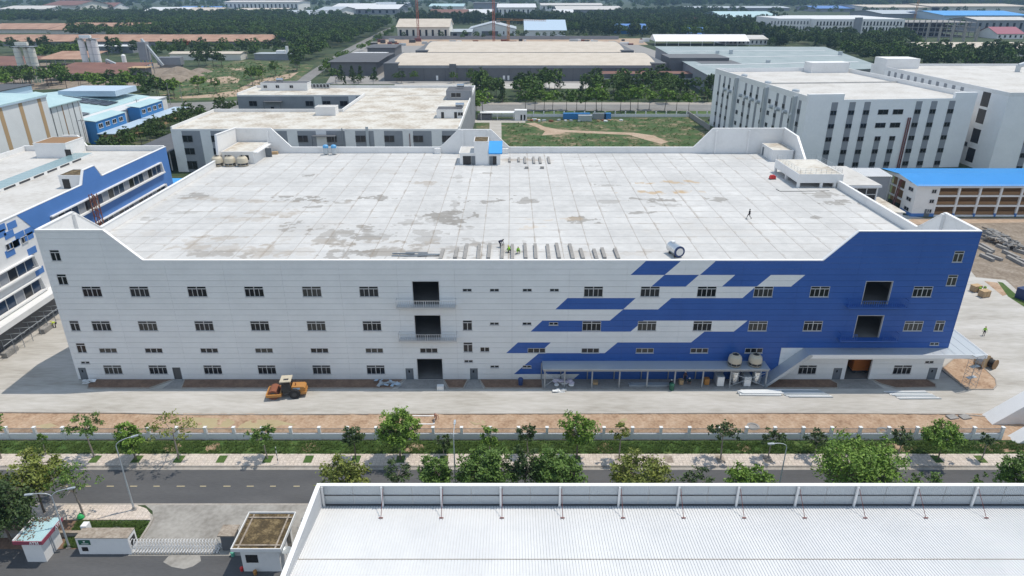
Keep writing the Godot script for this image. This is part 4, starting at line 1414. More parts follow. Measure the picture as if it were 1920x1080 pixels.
func plant_shed() -> void:
	var o := thing("plant_shed", "open grey steel lean-to shed along the factory's blue wall", "shed", Vector3.ZERO)
	var x0 := 4.73
	var x1 := 38.85
	var zf := -89.0
	part("floor_slab", bx(Vector3(x0 - 0.1, 0.0, ZF + 0.03), Vector3(x1 + 0.1, 0.14, zf + 0.35)), M.grey_concrete, o)
	part("roof", bx(Vector3(x0 - 0.1, 3.32, ZF + 0.04), Vector3(x1 + 0.1, 3.4, zf + 0.1)), M.galvanised, o)
	part("fascia_beam", bx(Vector3(x0, 3.02, zf - 0.08), Vector3(x1, 3.318, zf + 0.08)), M.steel, o)
	part("back_beam", bx(Vector3(x0, 3.1, ZF + 0.05), Vector3(x1, 3.318, ZF + 0.15)), M.steel, o)
	var xs: Array = [4.98, 8, 12.16, 16.32, 20.54, 24.73, 28.97, 33.18, 38.61]
	for x in xs:
		part("post", bx(Vector3(x - 0.1, 0.142, zf - 0.1), Vector3(x + 0.1, 3.018, zf + 0.1)), M.steel, o)
		part("post", bx(Vector3(x - 0.5, 0.142, ZF + 0.06), Vector3(x - 0.35, 3.1, ZF + 0.2)), M.steel, o)
		var rf := MB.new()
		rf.bar(Vector3(x, 3.2, ZF + 0.16), Vector3(x, 3.2, zf - 0.09), 0.1, 0.18)
		part("rafter", rf, M.steel, o)
	for s in [[0, 1], [7, 8]]:
		for k in 2:
			var b := MB.new()
			b.tube(Vector3(xs[s[0]], 0.4 if k == 0 else 2.8, zf), Vector3(xs[s[1]], 2.8 if k == 0 else 0.4, zf), 0.035, 0.035, 6)
			part("brace", b, M.galvanised, o)
	# what stands in it
	var tank := MB.new()
	tank.lathe([Vector2(0, 0.3), Vector2(0.62, 0.3), Vector2(0.72, 0.34), Vector2(0.72, 0.8), Vector2(0.75, 0.82), Vector2(0.72, 0.84), Vector2(0.72, 1.4), Vector2(0.75, 1.42), Vector2(0.72, 1.44), Vector2(0.72, 2.3), Vector2(0.5, 2.5), Vector2(0, 2.58)], Vector3.ZERO, 20)
	for i in 4:
		var a := TAU * i / 4 + 0.4
		tank.tube(Vector3(cos(a) * 0.55, 0.0, sin(a) * 0.55), Vector3(cos(a) * 0.55, 0.32, sin(a) * 0.55), 0.04, 0.04, 6)
	var tm := tank.done()
	solo("steel_tank", tm, M.stainless, "upright stainless tank under the shed roof between two pale cabinets", "tank", Vector3(34.21, 0.142, -90.2))
	solo("steel_tank", tm, M.stainless, "upright stainless tank at the right end of the shed", "tank", Vector3(37.59, 0.142, -90.2))
	for p in [[31.86, "pale machine cabinet left of the stainless tanks in the shed"], [35.97, "pale machine cabinet standing between the two stainless tanks"]]:
		var cb := thing("machine_cabinet", p[1], "cabinet", Vector3(p[0], 0.142, -90.1))
		part("body", bx(Vector3(-0.55, 0.08, -1.0), Vector3(0.55, 1.75, 0.9)), M.galvanised, cb)
		part("front_panel", bx(Vector3(-0.48, 0.14, 0.903), Vector3(0.48, 1.68, 0.93)), M.plastic_white, cb)
		part("plinth", bx(Vector3(-0.5, 0, -0.95), Vector3(0.5, 0.078, 0.85)), M.dark_steel, cb)
	# sacks, beams, crates
	var r := RandomNumberGenerator.new()
	r.seed = 12
	var sp: Vector3 = Vector3(8.23, 0, -89.93)
	for i in 14:
		var s := MB.new()
		var w := r.randf_range(0.7, 1.0)
		s.lathe([Vector2(0, -0.17), Vector2(w * 0.42, -0.14), Vector2(w * 0.52, 0.0), Vector2(w * 0.4, 0.15), Vector2(0, 0.19)], Vector3.ZERO, 10)
		solo("sack", s, M.sack if i % 3 else M.plastic_white, "lilac and white sack in the heap under the shed's left end", "sack", Vector3(sp.x + r.randf_range(-1.6, 1.3), 0.32 + 0.27 * (i % 3), -90.0 + r.randf_range(-0.5, 0.5) * (1.0 - 0.3 * (i % 3))), r.randf() * TAU, "sacks heaped in the shed")
	var bp: Vector3 = Vector3(21.22, 0, -89.93)
	for i in 8:
		var s := MB.new()
		s.box(Vector3.ZERO, Vector3(5.6 + r.randf() * 1.2, 0.1, 0.2))
		solo("steel_profile", s, M.galvanised, "galvanised steel length lying in the middle of the shed floor", "steel profile", Vector3(bp.x + r.randf_range(-0.4, 0.4), 0.195 + 0.105 * (i / 4), -90.1 + (i % 4) * 0.24), r.randf_range(-0.02, 0.02), "steel lengths stored in the shed")
	for q in [[Vector3(29.94, 0, -89.93), 0.7, 1.0, M.orange_yellow, "yellow machine box standing in the shed beside the pale cabinet"], [Vector3(26.02, 0, -90.39), 0.6, 0.75, M.wood, "light wooden crate in the shed left of the seated workers"], [Vector3(12.83, 0, -89.93), 0.7, 0.45, M.wood, "flat wooden crate on the shed floor, left half"]]:
		var cr := thing("crate", q[4], "crate", Vector3(q[0].x, 0.142, -90.0))
		part("box", bx(Vector3(-q[1] * 0.5, 0.06, -0.35), Vector3(q[1] * 0.5, q[2], 0.35)), q[3], cr)
		part("lid", bx(Vector3(-q[1] * 0.5 - 0.04, q[2] + 0.003, -0.39), Vector3(q[1] * 0.5 + 0.04, q[2] + 0.06, 0.39)), q[3], cr)
		part("skid", bx(Vector3(-q[1] * 0.4, 0, -0.33), Vector3(q[1] * 0.4, 0.058, 0.33)), M.dark_steel, cr)
	# the two cooling towers on the shed roof
	cooling_tower(Vector3(33.91, 3.402, -90.2), 1.0, "cream cooling tower on the shed roof, the left of the two")
	cooling_tower(Vector3(37.01, 3.402, -90.2), 1.0, "cream cooling tower on the shed roof, the right of the two")

func cooling_tower(at: Vector3, s: float, label: String) -> void:
	var o := thing("cooling_tower", label, "cooling tower", at, 0.0, "bottle-shaped cooling towers")
	o.scale = Vector3.ONE * s
	var b := MB.new()
	b.lathe([Vector2(1.0, 0.62), Vector2(1.03, 0.7), Vector2(1.0, 1.15), Vector2(0.92, 1.5), Vector2(0.72, 1.72), Vector2(0.6, 1.78), Vector2(0.56, 1.9), Vector2(0.5, 1.9), Vector2(0.52, 1.7)], Vector3.ZERO, 24)
	part("shell", b, M.tower_cream, o)
	var basin := MB.new()
	basin.lathe([Vector2(0.0, 0.12), Vector2(0.98, 0.12), Vector2(1.08, 0.3), Vector2(1.06, 0.3), Vector2(0.95, 0.2), Vector2(0, 0.2)], Vector3.ZERO, 24)
	part("basin", basin, M.tower_cream, o)
	var louv := MB.new()
	louv.lathe([Vector2(0.9, 0.2), Vector2(0.9, 0.64)], Vector3.ZERO, 20)
	part("louvre", louv, M.dark_steel, o)
	for i in 8:
		var a := TAU * i / 8
		var p := MB.new()
		p.bar(Vector3(cos(a) * 0.99, 0.0, sin(a) * 0.99), Vector3(cos(a) * 0.99, 0.66, sin(a) * 0.99), 0.07)
		part("leg", p, M.steel, o)
	var fan := MB.new()
	fan.lathe([Vector2(0, 1.74), Vector2(0.53, 1.74)], Vector3.ZERO, 16)
	fan.tube(Vector3(0, 1.74, 0), Vector3(0, 2.05, 0), 0.14, 0.14, 10)
	for i in 4:
		var a := TAU * i / 4 + 0.3
		fan.bar(Vector3(0, 1.86, 0), Vector3(cos(a) * 0.5, 1.86, sin(a) * 0.5), 0.16, 0.02)
	part("fan", fan, M.dark_steel, o)

func entrance_portal() -> void:
	# slanting white wall slabs of the yard's entrance portal at the right edge
	var o := thing("entrance_portal", "slanting white wall slabs of an entrance portal at the right edge", "portal", Vector3.ZERO)
	var p: Vector3 = Vector3(67.36, 0, -79.94)
	var w := MB.new()
	w.prism(PackedVector2Array([Vector2(0, 0.01), Vector2(9.0, 0.01), Vector2(9.0, 6.3), Vector2(7.6, 6.3)]), Vector3(p.x, 0, p.z + 0.4), Vector3.RIGHT, Vector3.UP, Vector3(0, 0, -2.4))
	part("slanted_slab", w, M.white_wall, o)
	var q: Vector3 = Vector3(67.65, 0, -75.17)
	var w2 := MB.new()
	w2.prism(PackedVector2Array([Vector2(0, 0.01), Vector2(7.0, 0.01), Vector2(7.0, 5.6), Vector2(6.6, 5.6)]), Vector3(q.x, 0, q.z + 0.2), Vector3.RIGHT, Vector3.UP, Vector3(0, 0, -1.9))
	part("slanted_slab", w2, M.white_wall, o)

# ---------------------------------------------------------------- trees
func leaf_mats() -> void:
	for k in ["leaf", "far_leaf"]:
		var m := mat(k, Color.WHITE, 0.6 if k == "leaf" else 0.8)
		m.vertex_color_use_as_albedo = true
		m.cull_mode = BaseMaterial3D.CULL_DISABLED
		m.backlight_enabled = true
		m.backlight = Color(0.10, 0.16, 0.03) if k == "leaf" else Color(0.04, 0.06, 0.02)
	world_mat("bark", blend_tex(61, 256, 0.02, 0.09, 0.5, [[0.0, Color(0.07, 0.055, 0.042)], [1.0, Color(0.23, 0.19, 0.155)]]), 2.0, 0.95)
	mat("pale_bark", lin(0.30, 0.26, 0.22), 0.9)

func spray(mb: MB, r: RandomNumberGenerator, at: Vector3, rad: Vector3, count: int, size: float, c0: Color, c1: Color, out: Vector3) -> void:
	for i in count:
		var d := Vector3(r.randfn(), r.randfn(), r.randfn()) * 0.5
		var p := at + d * rad
		var nn := (Vector3(r.randfn(), r.randfn() * 0.7 + 0.8, r.randfn()) + out * 0.5).normalized()
		var u := nn.cross(Vector3(r.randfn(), r.randfn(), r.randfn())).normalized()
		var w := nn.cross(u)
		var s := size * r.randf_range(0.6, 1.3)
		mb.c = c0.lerp(c1, clampf(r.randfn() * 0.28 + 0.5, 0, 1))
		var tip := p + u * s
		var tail := p - u * s * 0.8
		var a := p + w * s * 0.42 + nn * s * 0.12
		var b := p - w * s * 0.42 + nn * s * 0.12
		mb.tri_to(tail, a, tip, nn)
		mb.tri_to(tail, tip, b, nn)

# returns [trunk mesh, crown mesh]; style: airy, full or round
func tree_meshes(sd: int, h: float, cr: Vector3, cy: float, clusters: int, leaves: int, size: float, c0: Color, c1: Color, hollow := 0.35) -> Array:
	var r := RandomNumberGenerator.new()
	r.seed = sd
	var tr := MB.new()
	var lf := MB.new()
	lf.with_col = true
	var tw := 0.013 * h + 0.03
	var p := Vector3.ZERO
	var bend := Vector3(r.randf_range(-0.05, 0.05), 1, r.randf_range(-0.05, 0.05))
	var fork := cy - cr.y * 0.55
	var steps := 4
	for i in steps:
		var q := p + bend * (fork / steps) + Vector3(r.randf_range(-0.04, 0.04), 0, r.randf_range(-0.04, 0.04))
		tr.tube(p, q, tw * (1.0 - 0.1 * i), tw * (0.9 - 0.1 * i), 7)
		p = q
	var centre := Vector3(p.x, cy, p.z)
	var limbs := mini(7, 3 + clusters / 6)
	var knots := []
	for i in limbs:
		var a := TAU * (i + r.randf() * 0.7) / limbs
		var e := centre + Vector3(cos(a) * cr.x, r.randf_range(-0.4, 0.75) * cr.y, sin(a) * cr.z) * r.randf_range(0.55, 0.8)
		var m := p.lerp(e, 0.5) + Vector3(0, 0.12 * cr.y, 0)
		tr.tube(p, m, tw * 0.5, tw * 0.33, 5)
		tr.tube(m, e, tw * 0.33, tw * 0.12, 5)
		knots.append(m)
		knots.append(e)
	for i in clusters:
		var d := Vector3(r.randfn(), r.randfn(), r.randfn()).normalized() * pow(r.randf_range(hollow, 1.0), 0.6)
		if d.y < -0.35:
			d.y *= 0.4
		var lump := 1.0 + 0.22 * sin(d.x * 7.0 + sd) * cos(d.z * 6.0 - sd)
		var at := centre + d * cr * lump
		var k: Vector3 = knots[r.randi() % knots.size()]
		for z in knots:
			if z.distance_squared_to(at) < k.distance_squared_to(at):
				k = z
		tr.tube(k, at, tw * 0.12, tw * 0.05, 4, false)
		var tone := r.randf()
		var t0 := c0.lerp(c1, tone * 0.35)
		var t1 := c0.lerp(c1, 0.55 + tone * 0.45)
		spray(lf, r, at, Vector3(0.34, 0.22, 0.34) * (0.3 * cr.length() + 0.25), leaves, size, t0, t1, d)
	return [tr.done(), lf.done()]

func tree(called: String, label: String, at: Vector3, ms: Array, group := "", bark := "bark") -> Node3D:
	var o := thing(called, label, "tree", at, 0.0, group)
	part("trunk", ms[0], M[bark], o)
	part("crown", ms[1], M.leaf, o)
	return o

const GREEN := [Color(0.042, 0.095, 0.014), Color(0.150, 0.250, 0.040)]
const FRESH := [Color(0.070, 0.150, 0.014), Color(0.210, 0.330, 0.045)]
const DARK := [Color(0.024, 0.050, 0.013), Color(0.075, 0.125, 0.030)]
const OLIVE := [Color(0.085, 0.120, 0.018), Color(0.240, 0.270, 0.045)]

func near_trees() -> void:
	leaf_mats()
	# base x, z, height, crown radii, crown centre height, clusters, leaves, palette, label
	var rows := [
		[-66.33, -71.89, 6.85, 2.395, 1.915, 4.935, 22, 16, "GREEN", "thin roadside tree cut by the left edge on the far pavement"],
		[-54.45, -72.22, 6.7, 2.265, 1.755, 4.945, 26, 18, "GREEN", "thin tree with flat spreading crown, first from left with bare trunk"],
		[-61.06, -72.77, 3.21, 0.83, 0.84, 2.37, 8, 16, "GREEN", "tiny sapling on the grass verge, far left"],
		[-48.68, -71.67, 5.88, 1.9, 2.815, 3.065, 48, 26, "FRESH", "bushy light green tree leafed down to the ground beside the tall lamp"],
		[-43.32, -71.89, 7.41, 3.765, 2.32, 5.09, 22, 14, "OLIVE", "airy tree with scattered leaves in front of the puddle"],
		[-31.74, -71.89, 4.83, 1.915, 1.195, 3.635, 26, 20, "GREEN", "small round tree just left of the banded post"],
		[-20.31, -71.89, 5.4, 1.585, 1.9, 3.5, 30, 22, "DARK", "small dark tree on the verge left of the tallest green tree"],
		[-14.45, -71.67, 7.79, 2.89, 3.345, 4.445, 70, 30, "FRESH", "tall bright green tree on the far pavement, widest of the verge row"],
		[-8.96, -72.88, 3.05, 1.33, 1.44, 1.61, 18, 18, "DARK", "low dark shrub-like tree right of the tallest green tree"],
		[-2.95, -73.33, 4.39, 1.365, 2.025, 2.365, 26, 22, "FRESH", "small light green tree behind the large dark roadside clump"],
		[2.1, -72.88, 4.7, 1.395, 1.665, 3.035, 22, 20, "DARK", "small dark tree in front of the fence, centre"],
		[8.39, -71.89, 7.88, 2.32, 3.815, 4.065, 46, 24, "FRESH", "slender bright green tree leafed along its trunk, centre right"],
		[13.93, -71.89, 5.88, 1.435, 1.555, 4.325, 16, 16, "OLIVE", "thin tree with brownish sparse crown next to the bright slender tree"],
		[27.07, -71.78, 5.72, 2.12, 1.6, 4.12, 24, 18, "DARK", "thin dark tree standing in a soil square, right half"],
		[33.31, -72, 4.51, 1.65, 1.245, 3.265, 18, 18, "DARK", "thin dark tree directly left of the right-hand lamp"],
		[39.52, -72.44, 4.19, 1.905, 1.415, 2.775, 18, 18, "DARK", "dark small tree behind the big spreading tree"],
		[44.81, -72.88, 3.13, 0.835, 0.965, 2.165, 9, 16, "FRESH", "small sapling behind the right end of the spreading tree"],
		[49.86, -71.67, 4.99, 1.68, 1.44, 3.55, 22, 18, "DARK", "umbrella shaped dark tree on the bare soil patch"],
		[55.18, -71.67, 5.63, 2.815, 2.055, 3.575, 52, 26, "FRESH", "full green tree casting a wide shadow, right part of the pavement"],
		[60.85, -71.67, 4.25, 0.955, 1.155, 3.095, 12, 16, "DARK", "last thin dark tree of the far pavement"],
		[-54.48, -61.97, 8.31, 3.605, 3.285, 5.025, 70, 30, "OLIVE", "large yellow-green tree at the left by the cash machine booth"],
		[-55.36, -57.55, 9.17, 4.065, 4.395, 4.775, 110, 34, "DARK", "big dense dark tree in the lower left corner"],
		[-49.37, -61.19, 8.7, 2.985, 3.33, 5.37, 26, 14, "GREEN", "sparse open tree on the near pavement above the green sack"],
		[-19.28, -61.97, 7.65, 3.06, 2.18, 5.47, 56, 26, "OLIVE", "olive tree at the left end of the warehouse parapet"],
		[-12.94, -61.97, 7.95, 1.895, 2.33, 5.62, 24, 16, "DARK", "dark thin-leaved tree second from the parapet's left end"],
		[-8.58, -61.97, 8.31, 2.05, 2.7, 5.61, 56, 26, "GREEN", "round green tree left of the large dark clump"],
		[-3.23, -61.97, 8.82, 3.5, 3.15, 5.67, 110, 32, "GREEN", "large dark rounded tree behind the parapet, widest of its row"],
		[1.55, -61.97, 10.12, 1.685, 3.605, 6.515, 40, 22, "DARK", "tall dark tree between the two large rounded trees"],
		[4.98, -61.97, 8.68, 3.19, 3.08, 5.6, 100, 30, "GREEN", "large rounded green tree right of the tall dark one"],
		[14.62, -61.97, 8.09, 3.865, 2.785, 5.305, 72, 28, "OLIVE", "yellowish green tree behind the middle of the parapet"],
		[21.15, -61.97, 6.62, 2.06, 2.05, 4.57, 24, 18, "DARK", "small dark crown peeping over the parapet"],
		[26.62, -61.97, 6.91, 2.765, 2.195, 4.715, 56, 26, "FRESH", "bright green crown over the parapet left of the right-hand lamp"],
		[39.18, -61.97, 10.55, 5.445, 4.21, 6.34, 150, 30, "FRESH", "big spreading light green tree at the right roadside"],
		[47.58, -61.97, 5.87, 2.15, 1.675, 4.195, 22, 16, "GREEN", "low sparse crown right of the big spreading tree"],
		[53.49, -61.97, 5.72, 1.53, 1.6, 4.12, 16, 14, "GREEN", "small sparse crown near the right edge"],
		[57.96, -61.97, 8.53, 2.855, 3.005, 5.525, 70, 26, "GREEN", "green tree cut by the right edge behind the parapet"]
	]
	var i := 0
	for q in rows:
		var pal: Array = {"GREEN": GREEN, "FRESH": FRESH, "DARK": DARK, "OLIVE": OLIVE}[q[8]]
		var ms := tree_meshes(100 + i, q[2], Vector3(q[3] * 0.9, q[4] * 0.85, q[3] * 0.8), q[5], q[6] * (1.5 if q[6] >= 45 else 1.1), int(q[7] * 1.6), 0.22, pal[0], pal[1], 0.3)
		tree("roadside_tree", q[9], Vector3(q[0], 0.1 if q[1] < -66 else 0.05, q[1]), ms, "trees along the street", "pale_bark" if q[6] < 30 else "bark")
		i += 1

# ---- soil squares round the pavement trees and the grass of the verge
func verge_details() -> void:
	for x in [[-62.03, -54.08, -48.63, -43.17, -37.64, -31.64, -26.39, -20.24, -14.44, -8.84, 2.76, 8.36, 13.88, 17.96, 20.31, 27.01, 33.16, 49.8, 55.12, 60.78]][0]:
		setting("tree_pit", sheet(rect(x - 0.55, -72.5, x + 0.55, -71.0), 0.130), M.grass if rng.randf() < 0.7 else M.weathered_cap)
	for p in [[12.38, 1.2], [-26.69, 1.5], [-13.1, 1.6], [-45.28, 1.3], [48.28, 6.0], [65.87, 5.0], [-39.74, 1.2], [30.88, 1.0]]:
		var pts := PackedVector2Array()
		for i in 14:
			var a := TAU * i / 14
			pts.append(Vector2(p[0] + cos(a) * p[1] * rng.randf_range(0.75, 1.1), -74.2 + sin(a) * 1.1 * rng.randf_range(0.7, 1.1)))
		setting("bare_patch", sheet(pts, 0.106), M.soil)
	var tuft := MB.new()
	tuft.with_col = true
	var r := RandomNumberGenerator.new()
	r.seed = 91
	for i in 9:
		var a := r.randf() * TAU
		var d := Vector3(cos(a), 0, sin(a))
		var w := d.cross(Vector3.UP) * 0.03
		var h := r.randf_range(0.1, 0.24)
		tuft.c = Color(0.045, 0.10, 0.014).lerp(Color(0.12, 0.175, 0.035), r.randf())
		var f := d * r.randf_range(0.02, 0.12)
		tuft.tri_to(f - w, f + w, f + d * 0.12 + Vector3.UP * h, d + Vector3.UP)
	var tm := tuft.done()
	scatter("verge_grass", tm, rect(-78, -75.5, 76, -72.9), 0.10, 15000, 0.7, 1.4, 5)
	scatter("lawn_grass", tm, PackedVector2Array([Vector2(-49.83, -60.5), Vector2(-41.63, -60.5), Vector2(-41.51, -59.74), Vector2(-41.39, -57.47), Vector2(-41.58, -56.92), Vector2(-49.01, -56.61)]), 0.10, 3000, 0.7, 1.2, 6)

func scatter(called: String, mesh: Mesh, poly: PackedVector2Array, y: float, count: int, s0: float, s1: float, sd: int, m: Material = null) -> MultiMeshInstance3D:
	var r := RandomNumberGenerator.new()
	r.seed = sd
	var box := Rect2(poly[0], Vector2.ZERO)
	for p in poly:
		box = box.expand(p)
	var f := FastNoiseLite.new()
	f.seed = sd
	f.frequency = 0.3
	var xf: Array[Transform3D] = []
	var tries := 0
	while xf.size() < count and tries < count * 6:
		tries += 1
		var p := Vector2(r.randf_range(box.position.x, box.end.x), r.randf_range(box.position.y, box.end.y))
		if not Geometry2D.is_point_in_polygon(p, poly):
			continue
		if f.get_noise_2dv(p) < r.randf_range(-0.5, 0.1):
			continue
		var s := r.randf_range(s0, s1)
		xf.append(Transform3D(Basis(Vector3.UP, r.randf() * TAU).scaled(Vector3(s, s * r.randf_range(0.8, 1.2), s)), Vector3(p.x, y, p.y)))
	var mm := MultiMesh.new()
	mm.transform_format = MultiMesh.TRANSFORM_3D
	mm.mesh = mesh
	mm.instance_count = xf.size()
	for i in xf.size():
		mm.set_instance_transform(i, xf[i])
	var o := MultiMeshInstance3D.new()
	o.name = numbered(called)
	o.multimesh = mm
	o.material_override = m if m else M.leaf
	add_child(o)
	stuff(o)
	return o

# ---------------------------------------------------------------- people
# bones: [from, to, radius, radius, colour]; the body is one surface round all of them
func body_mesh(bones: Array, cell := 0.04) -> ArrayMesh:
	var lo := Vector3.ONE * 99.0
	var hi := -lo
	for b in bones:
		var m := maxf(b[2], b[3]) + 0.09
		for k in 2:
			lo = lo.min(b[k] - Vector3.ONE * m)
			hi = hi.max(b[k] + Vector3.ONE * m)
	var n := Vector3i(((hi - lo) / cell).ceil()) + Vector3i.ONE
	var f := PackedFloat32Array()
	f.resize(n.x * n.y * n.z)
	f.fill(1.0)
	for b in bones:
		var a: Vector3 = b[0]
		var d: Vector3 = b[1] - b[0]
		var l2 := maxf(d.length_squared(), 0.00001)
		var m: float = maxf(b[2], b[3]) + 0.09
		var p0 := Vector3i(((a.min(b[1]) - Vector3.ONE * m - lo) / cell).floor())
		var p1 := Vector3i(((a.max(b[1]) + Vector3.ONE * m - lo) / cell).ceil())
		for z in range(maxi(p0.z, 0), mini(p1.z, n.z - 1) + 1):
			for y in range(maxi(p0.y, 0), mini(p1.y, n.y - 1) + 1):
				for x in range(maxi(p0.x, 0), mini(p1.x, n.x - 1) + 1):
					var q := lo + Vector3(x, y, z) * cell
					var t := clampf((q - a).dot(d) / l2, 0, 1)
					var v: float = q.distance_to(a + d * t) - lerpf(b[2], b[3], t)
					var i := (z * n.y + y) * n.x + x
					var w := f[i]
					var k := 0.03
					var h := clampf(0.5 + 0.5 * (w - v) / k, 0, 1)
					f[i] = lerpf(w, v, h) - k * h * (1.0 - h)
	var vert := {}
	var mb := MB.new()
	mb.with_col = true
	var st := [1, n.x, n.x * n.y]
	for z in n.z - 1:
		for y in n.y - 1:
			for x in n.x - 1:
				var i := (z * n.y + y) * n.x + x
				var s := Vector3.ZERO
				var c := 0
				for e in [[0, 0, 0, 0], [0, 1, 0, 0], [0, 0, 0, 1], [0, 1, 0, 1], [1, 0, 0, 0], [1, 1, 0, 0], [1, 0, 0, 1], [1, 1, 0, 1], [2, 0, 0, 0], [2, 1, 0, 0], [2, 0, 0, 1], [2, 1, 0, 1]]:
					var ax: int = e[0]
					var o1 := (ax + 1) % 3
					var o2 := (ax + 2) % 3
					var j: int = i + st[o1] * e[1] + st[o2] * e[3]
					var a := f[j]
					var b := f[j + st[ax]]
					if (a < 0.0) != (b < 0.0):
						var p := Vector3.ZERO
						p[ax] = a / (a - b)
						p[o1] = e[1]
						p[o2] = e[3]
						s += p
						c += 1
				if c > 0:
					vert[i] = lo + (Vector3(x, y, z) + s / c) * cell
	for i in vert:
		var base := f[i]
		for ax in 3:
			var o1: int = st[(ax + 1) % 3]
			var o2: int = st[(ax + 2) % 3]
			var nb := f[i + st[ax]]
			if (base < 0.0) != (nb < 0.0) and vert.has(i - o1) and vert.has(i - o2) and vert.has(i - o1 - o2):
				var q := [vert[i], vert[i - o1], vert[i - o1 - o2], vert[i - o2]]
				var mid: Vector3 = (q[0] + q[2]) * 0.5
				var best := 9.0
				for b in bones:
					var d: Vector3 = b[1] - b[0]
					var t := clampf((mid - b[0]).dot(d) / maxf(d.length_squared(), 0.00001), 0, 1)
					var v: float = mid.distance_to(b[0] + d * t) - lerpf(b[2], b[3], t)
					if v < best:
						best = v
						mb.c = b[4]
				var want := Vector3.ZERO
				want[ax] = 1.0 if base < 0.0 else -1.0
				mb.quad_to(q[0], q[1], q[2], q[3], want)
	return mb.done()

# pose: stand, walk, bend or crouch; faces +z
func person(label: String, at: Vector3, turn: float, pose: String, top: Color, legs: Color, hat: Color) -> void:
	var skin := Color(0.36, 0.21, 0.14)
	var shoe := Color(0.02, 0.02, 0.02)
	var hip := Vector3(0, 0.93, 0)
	var neck := Vector3(0, 1.45, 0.0)
	var foot := [Vector3(-0.12, 0.05, 0), Vector3(0.12, 0.05, 0)]
	var knee := [Vector3(-0.11, 0.5, 0.03), Vector3(0.11, 0.5, 0.03)]
	var hand := [Vector3(-0.32, 0.82, 0.1), Vector3(0.32, 0.82, 0.1)]
	var elbow := [Vector3(-0.27, 1.12, -0.03), Vector3(0.27, 1.12, -0.03)]
	if pose == "walk":
		foot = [Vector3(-0.1, 0.05, 0.36), Vector3(0.1, 0.1, -0.42)]
		knee = [Vector3(-0.1, 0.5, 0.26), Vector3(0.1, 0.48, -0.1)]
		hand = [Vector3(-0.3, 0.86, -0.22), Vector3(0.3, 0.92, 0.28)]
	elif pose == "bend":
		hip = Vector3(0, 0.9, -0.18)
		neck = Vector3(0, 1.12, 0.36)
		hand = [Vector3(-0.2, 0.48, 0.5), Vector3(0.2, 0.48, 0.5)]
		elbow = [Vector3(-0.25, 0.8, 0.42), Vector3(0.25, 0.8, 0.42)]
	elif pose == "crouch":
		hip = Vector3(0, 0.36, -0.12)
		neck = Vector3(0, 0.84, 0.1)
		knee = [Vector3(-0.16, 0.52, 0.26), Vector3(0.16, 0.52, 0.26)]
		foot = [Vector3(-0.15, 0.05, 0.1), Vector3(0.15, 0.05, 0.1)]
		hand = [Vector3(-0.16, 0.36, 0.48), Vector3(0.18, 0.3, 0.46)]
		elbow = [Vector3(-0.27, 0.55, 0.22), Vector3(0.27, 0.55, 0.22)]
	var key := "body %s %s %s" % [pose, top, legs]
	var up := (neck - hip).normalized()
	var head := neck + (up + Vector3.UP * 0.6).normalized() * 0.2
	if not cache.has(key):
		var b := []
		b.append([hip, hip + up * 0.26, 0.15, 0.145, legs])
		b.append([hip + up * 0.2, neck - up * 0.1, 0.15, 0.165, top])
		b.append([neck - up * 0.05, head, 0.06, 0.055, skin])
		b.append([head + up * 0.02, head + Vector3(0, -0.03, 0.03), 0.105, 0.085, skin])
		b.append([head + Vector3(0, -0.01, 0.1), head + Vector3(0, -0.03, 0.115), 0.02, 0.02, skin])
		for s in 2:
			var side := -1.0 if s == 0 else 1.0
			var sh := neck - up * 0.07 + Vector3(side * 0.18, 0, 0)
			b.append([neck - up * 0.08, sh, 0.09, 0.075, top])
			b.append([sh, elbow[s], 0.065, 0.05, top])
			b.append([elbow[s], hand[s], 0.046, 0.036, top if hat.g < 0.5 else skin])
			b.append([hand[s], hand[s] + (hand[s] - elbow[s]).normalized() * 0.12, 0.04, 0.03, skin])
			b.append([hip + Vector3(side * 0.08, 0, 0), knee[s], 0.095, 0.065, legs])
			b.append([knee[s], foot[s] + Vector3(0, 0.05, 0), 0.06, 0.045, legs])
			b.append([foot[s], foot[s] + Vector3(side * 0.02, -0.01, 0.17), 0.05, 0.04, shoe])
		cache[key] = body_mesh(b)
	if not M.has("cloth"):
		mat("cloth", Color.WHITE, 0.85).vertex_color_use_as_albedo = true
	var o := thing("person", label, "person", at, turn)
	part("body", cache[key], M.cloth, o)
	var hm := MB.new()
	hm.lathe([Vector2(0.15, -0.01), Vector2(0.125, 0.0), Vector2(0.12, 0.05), Vector2(0.085, 0.1), Vector2(0, 0.125)], Vector3.ZERO, 12)
	part("hat" if hat.r > 0.1 else "hair", hm, mat("hat%s" % hat, hat.linear_to_srgb(), 0.6), o, head + up * 0.03)

const LIME := Color(0.30, 0.62, 0.04)
const BLACKISH := Color(0.015, 0.015, 0.018)
const NAVY := Color(0.02, 0.028, 0.07)

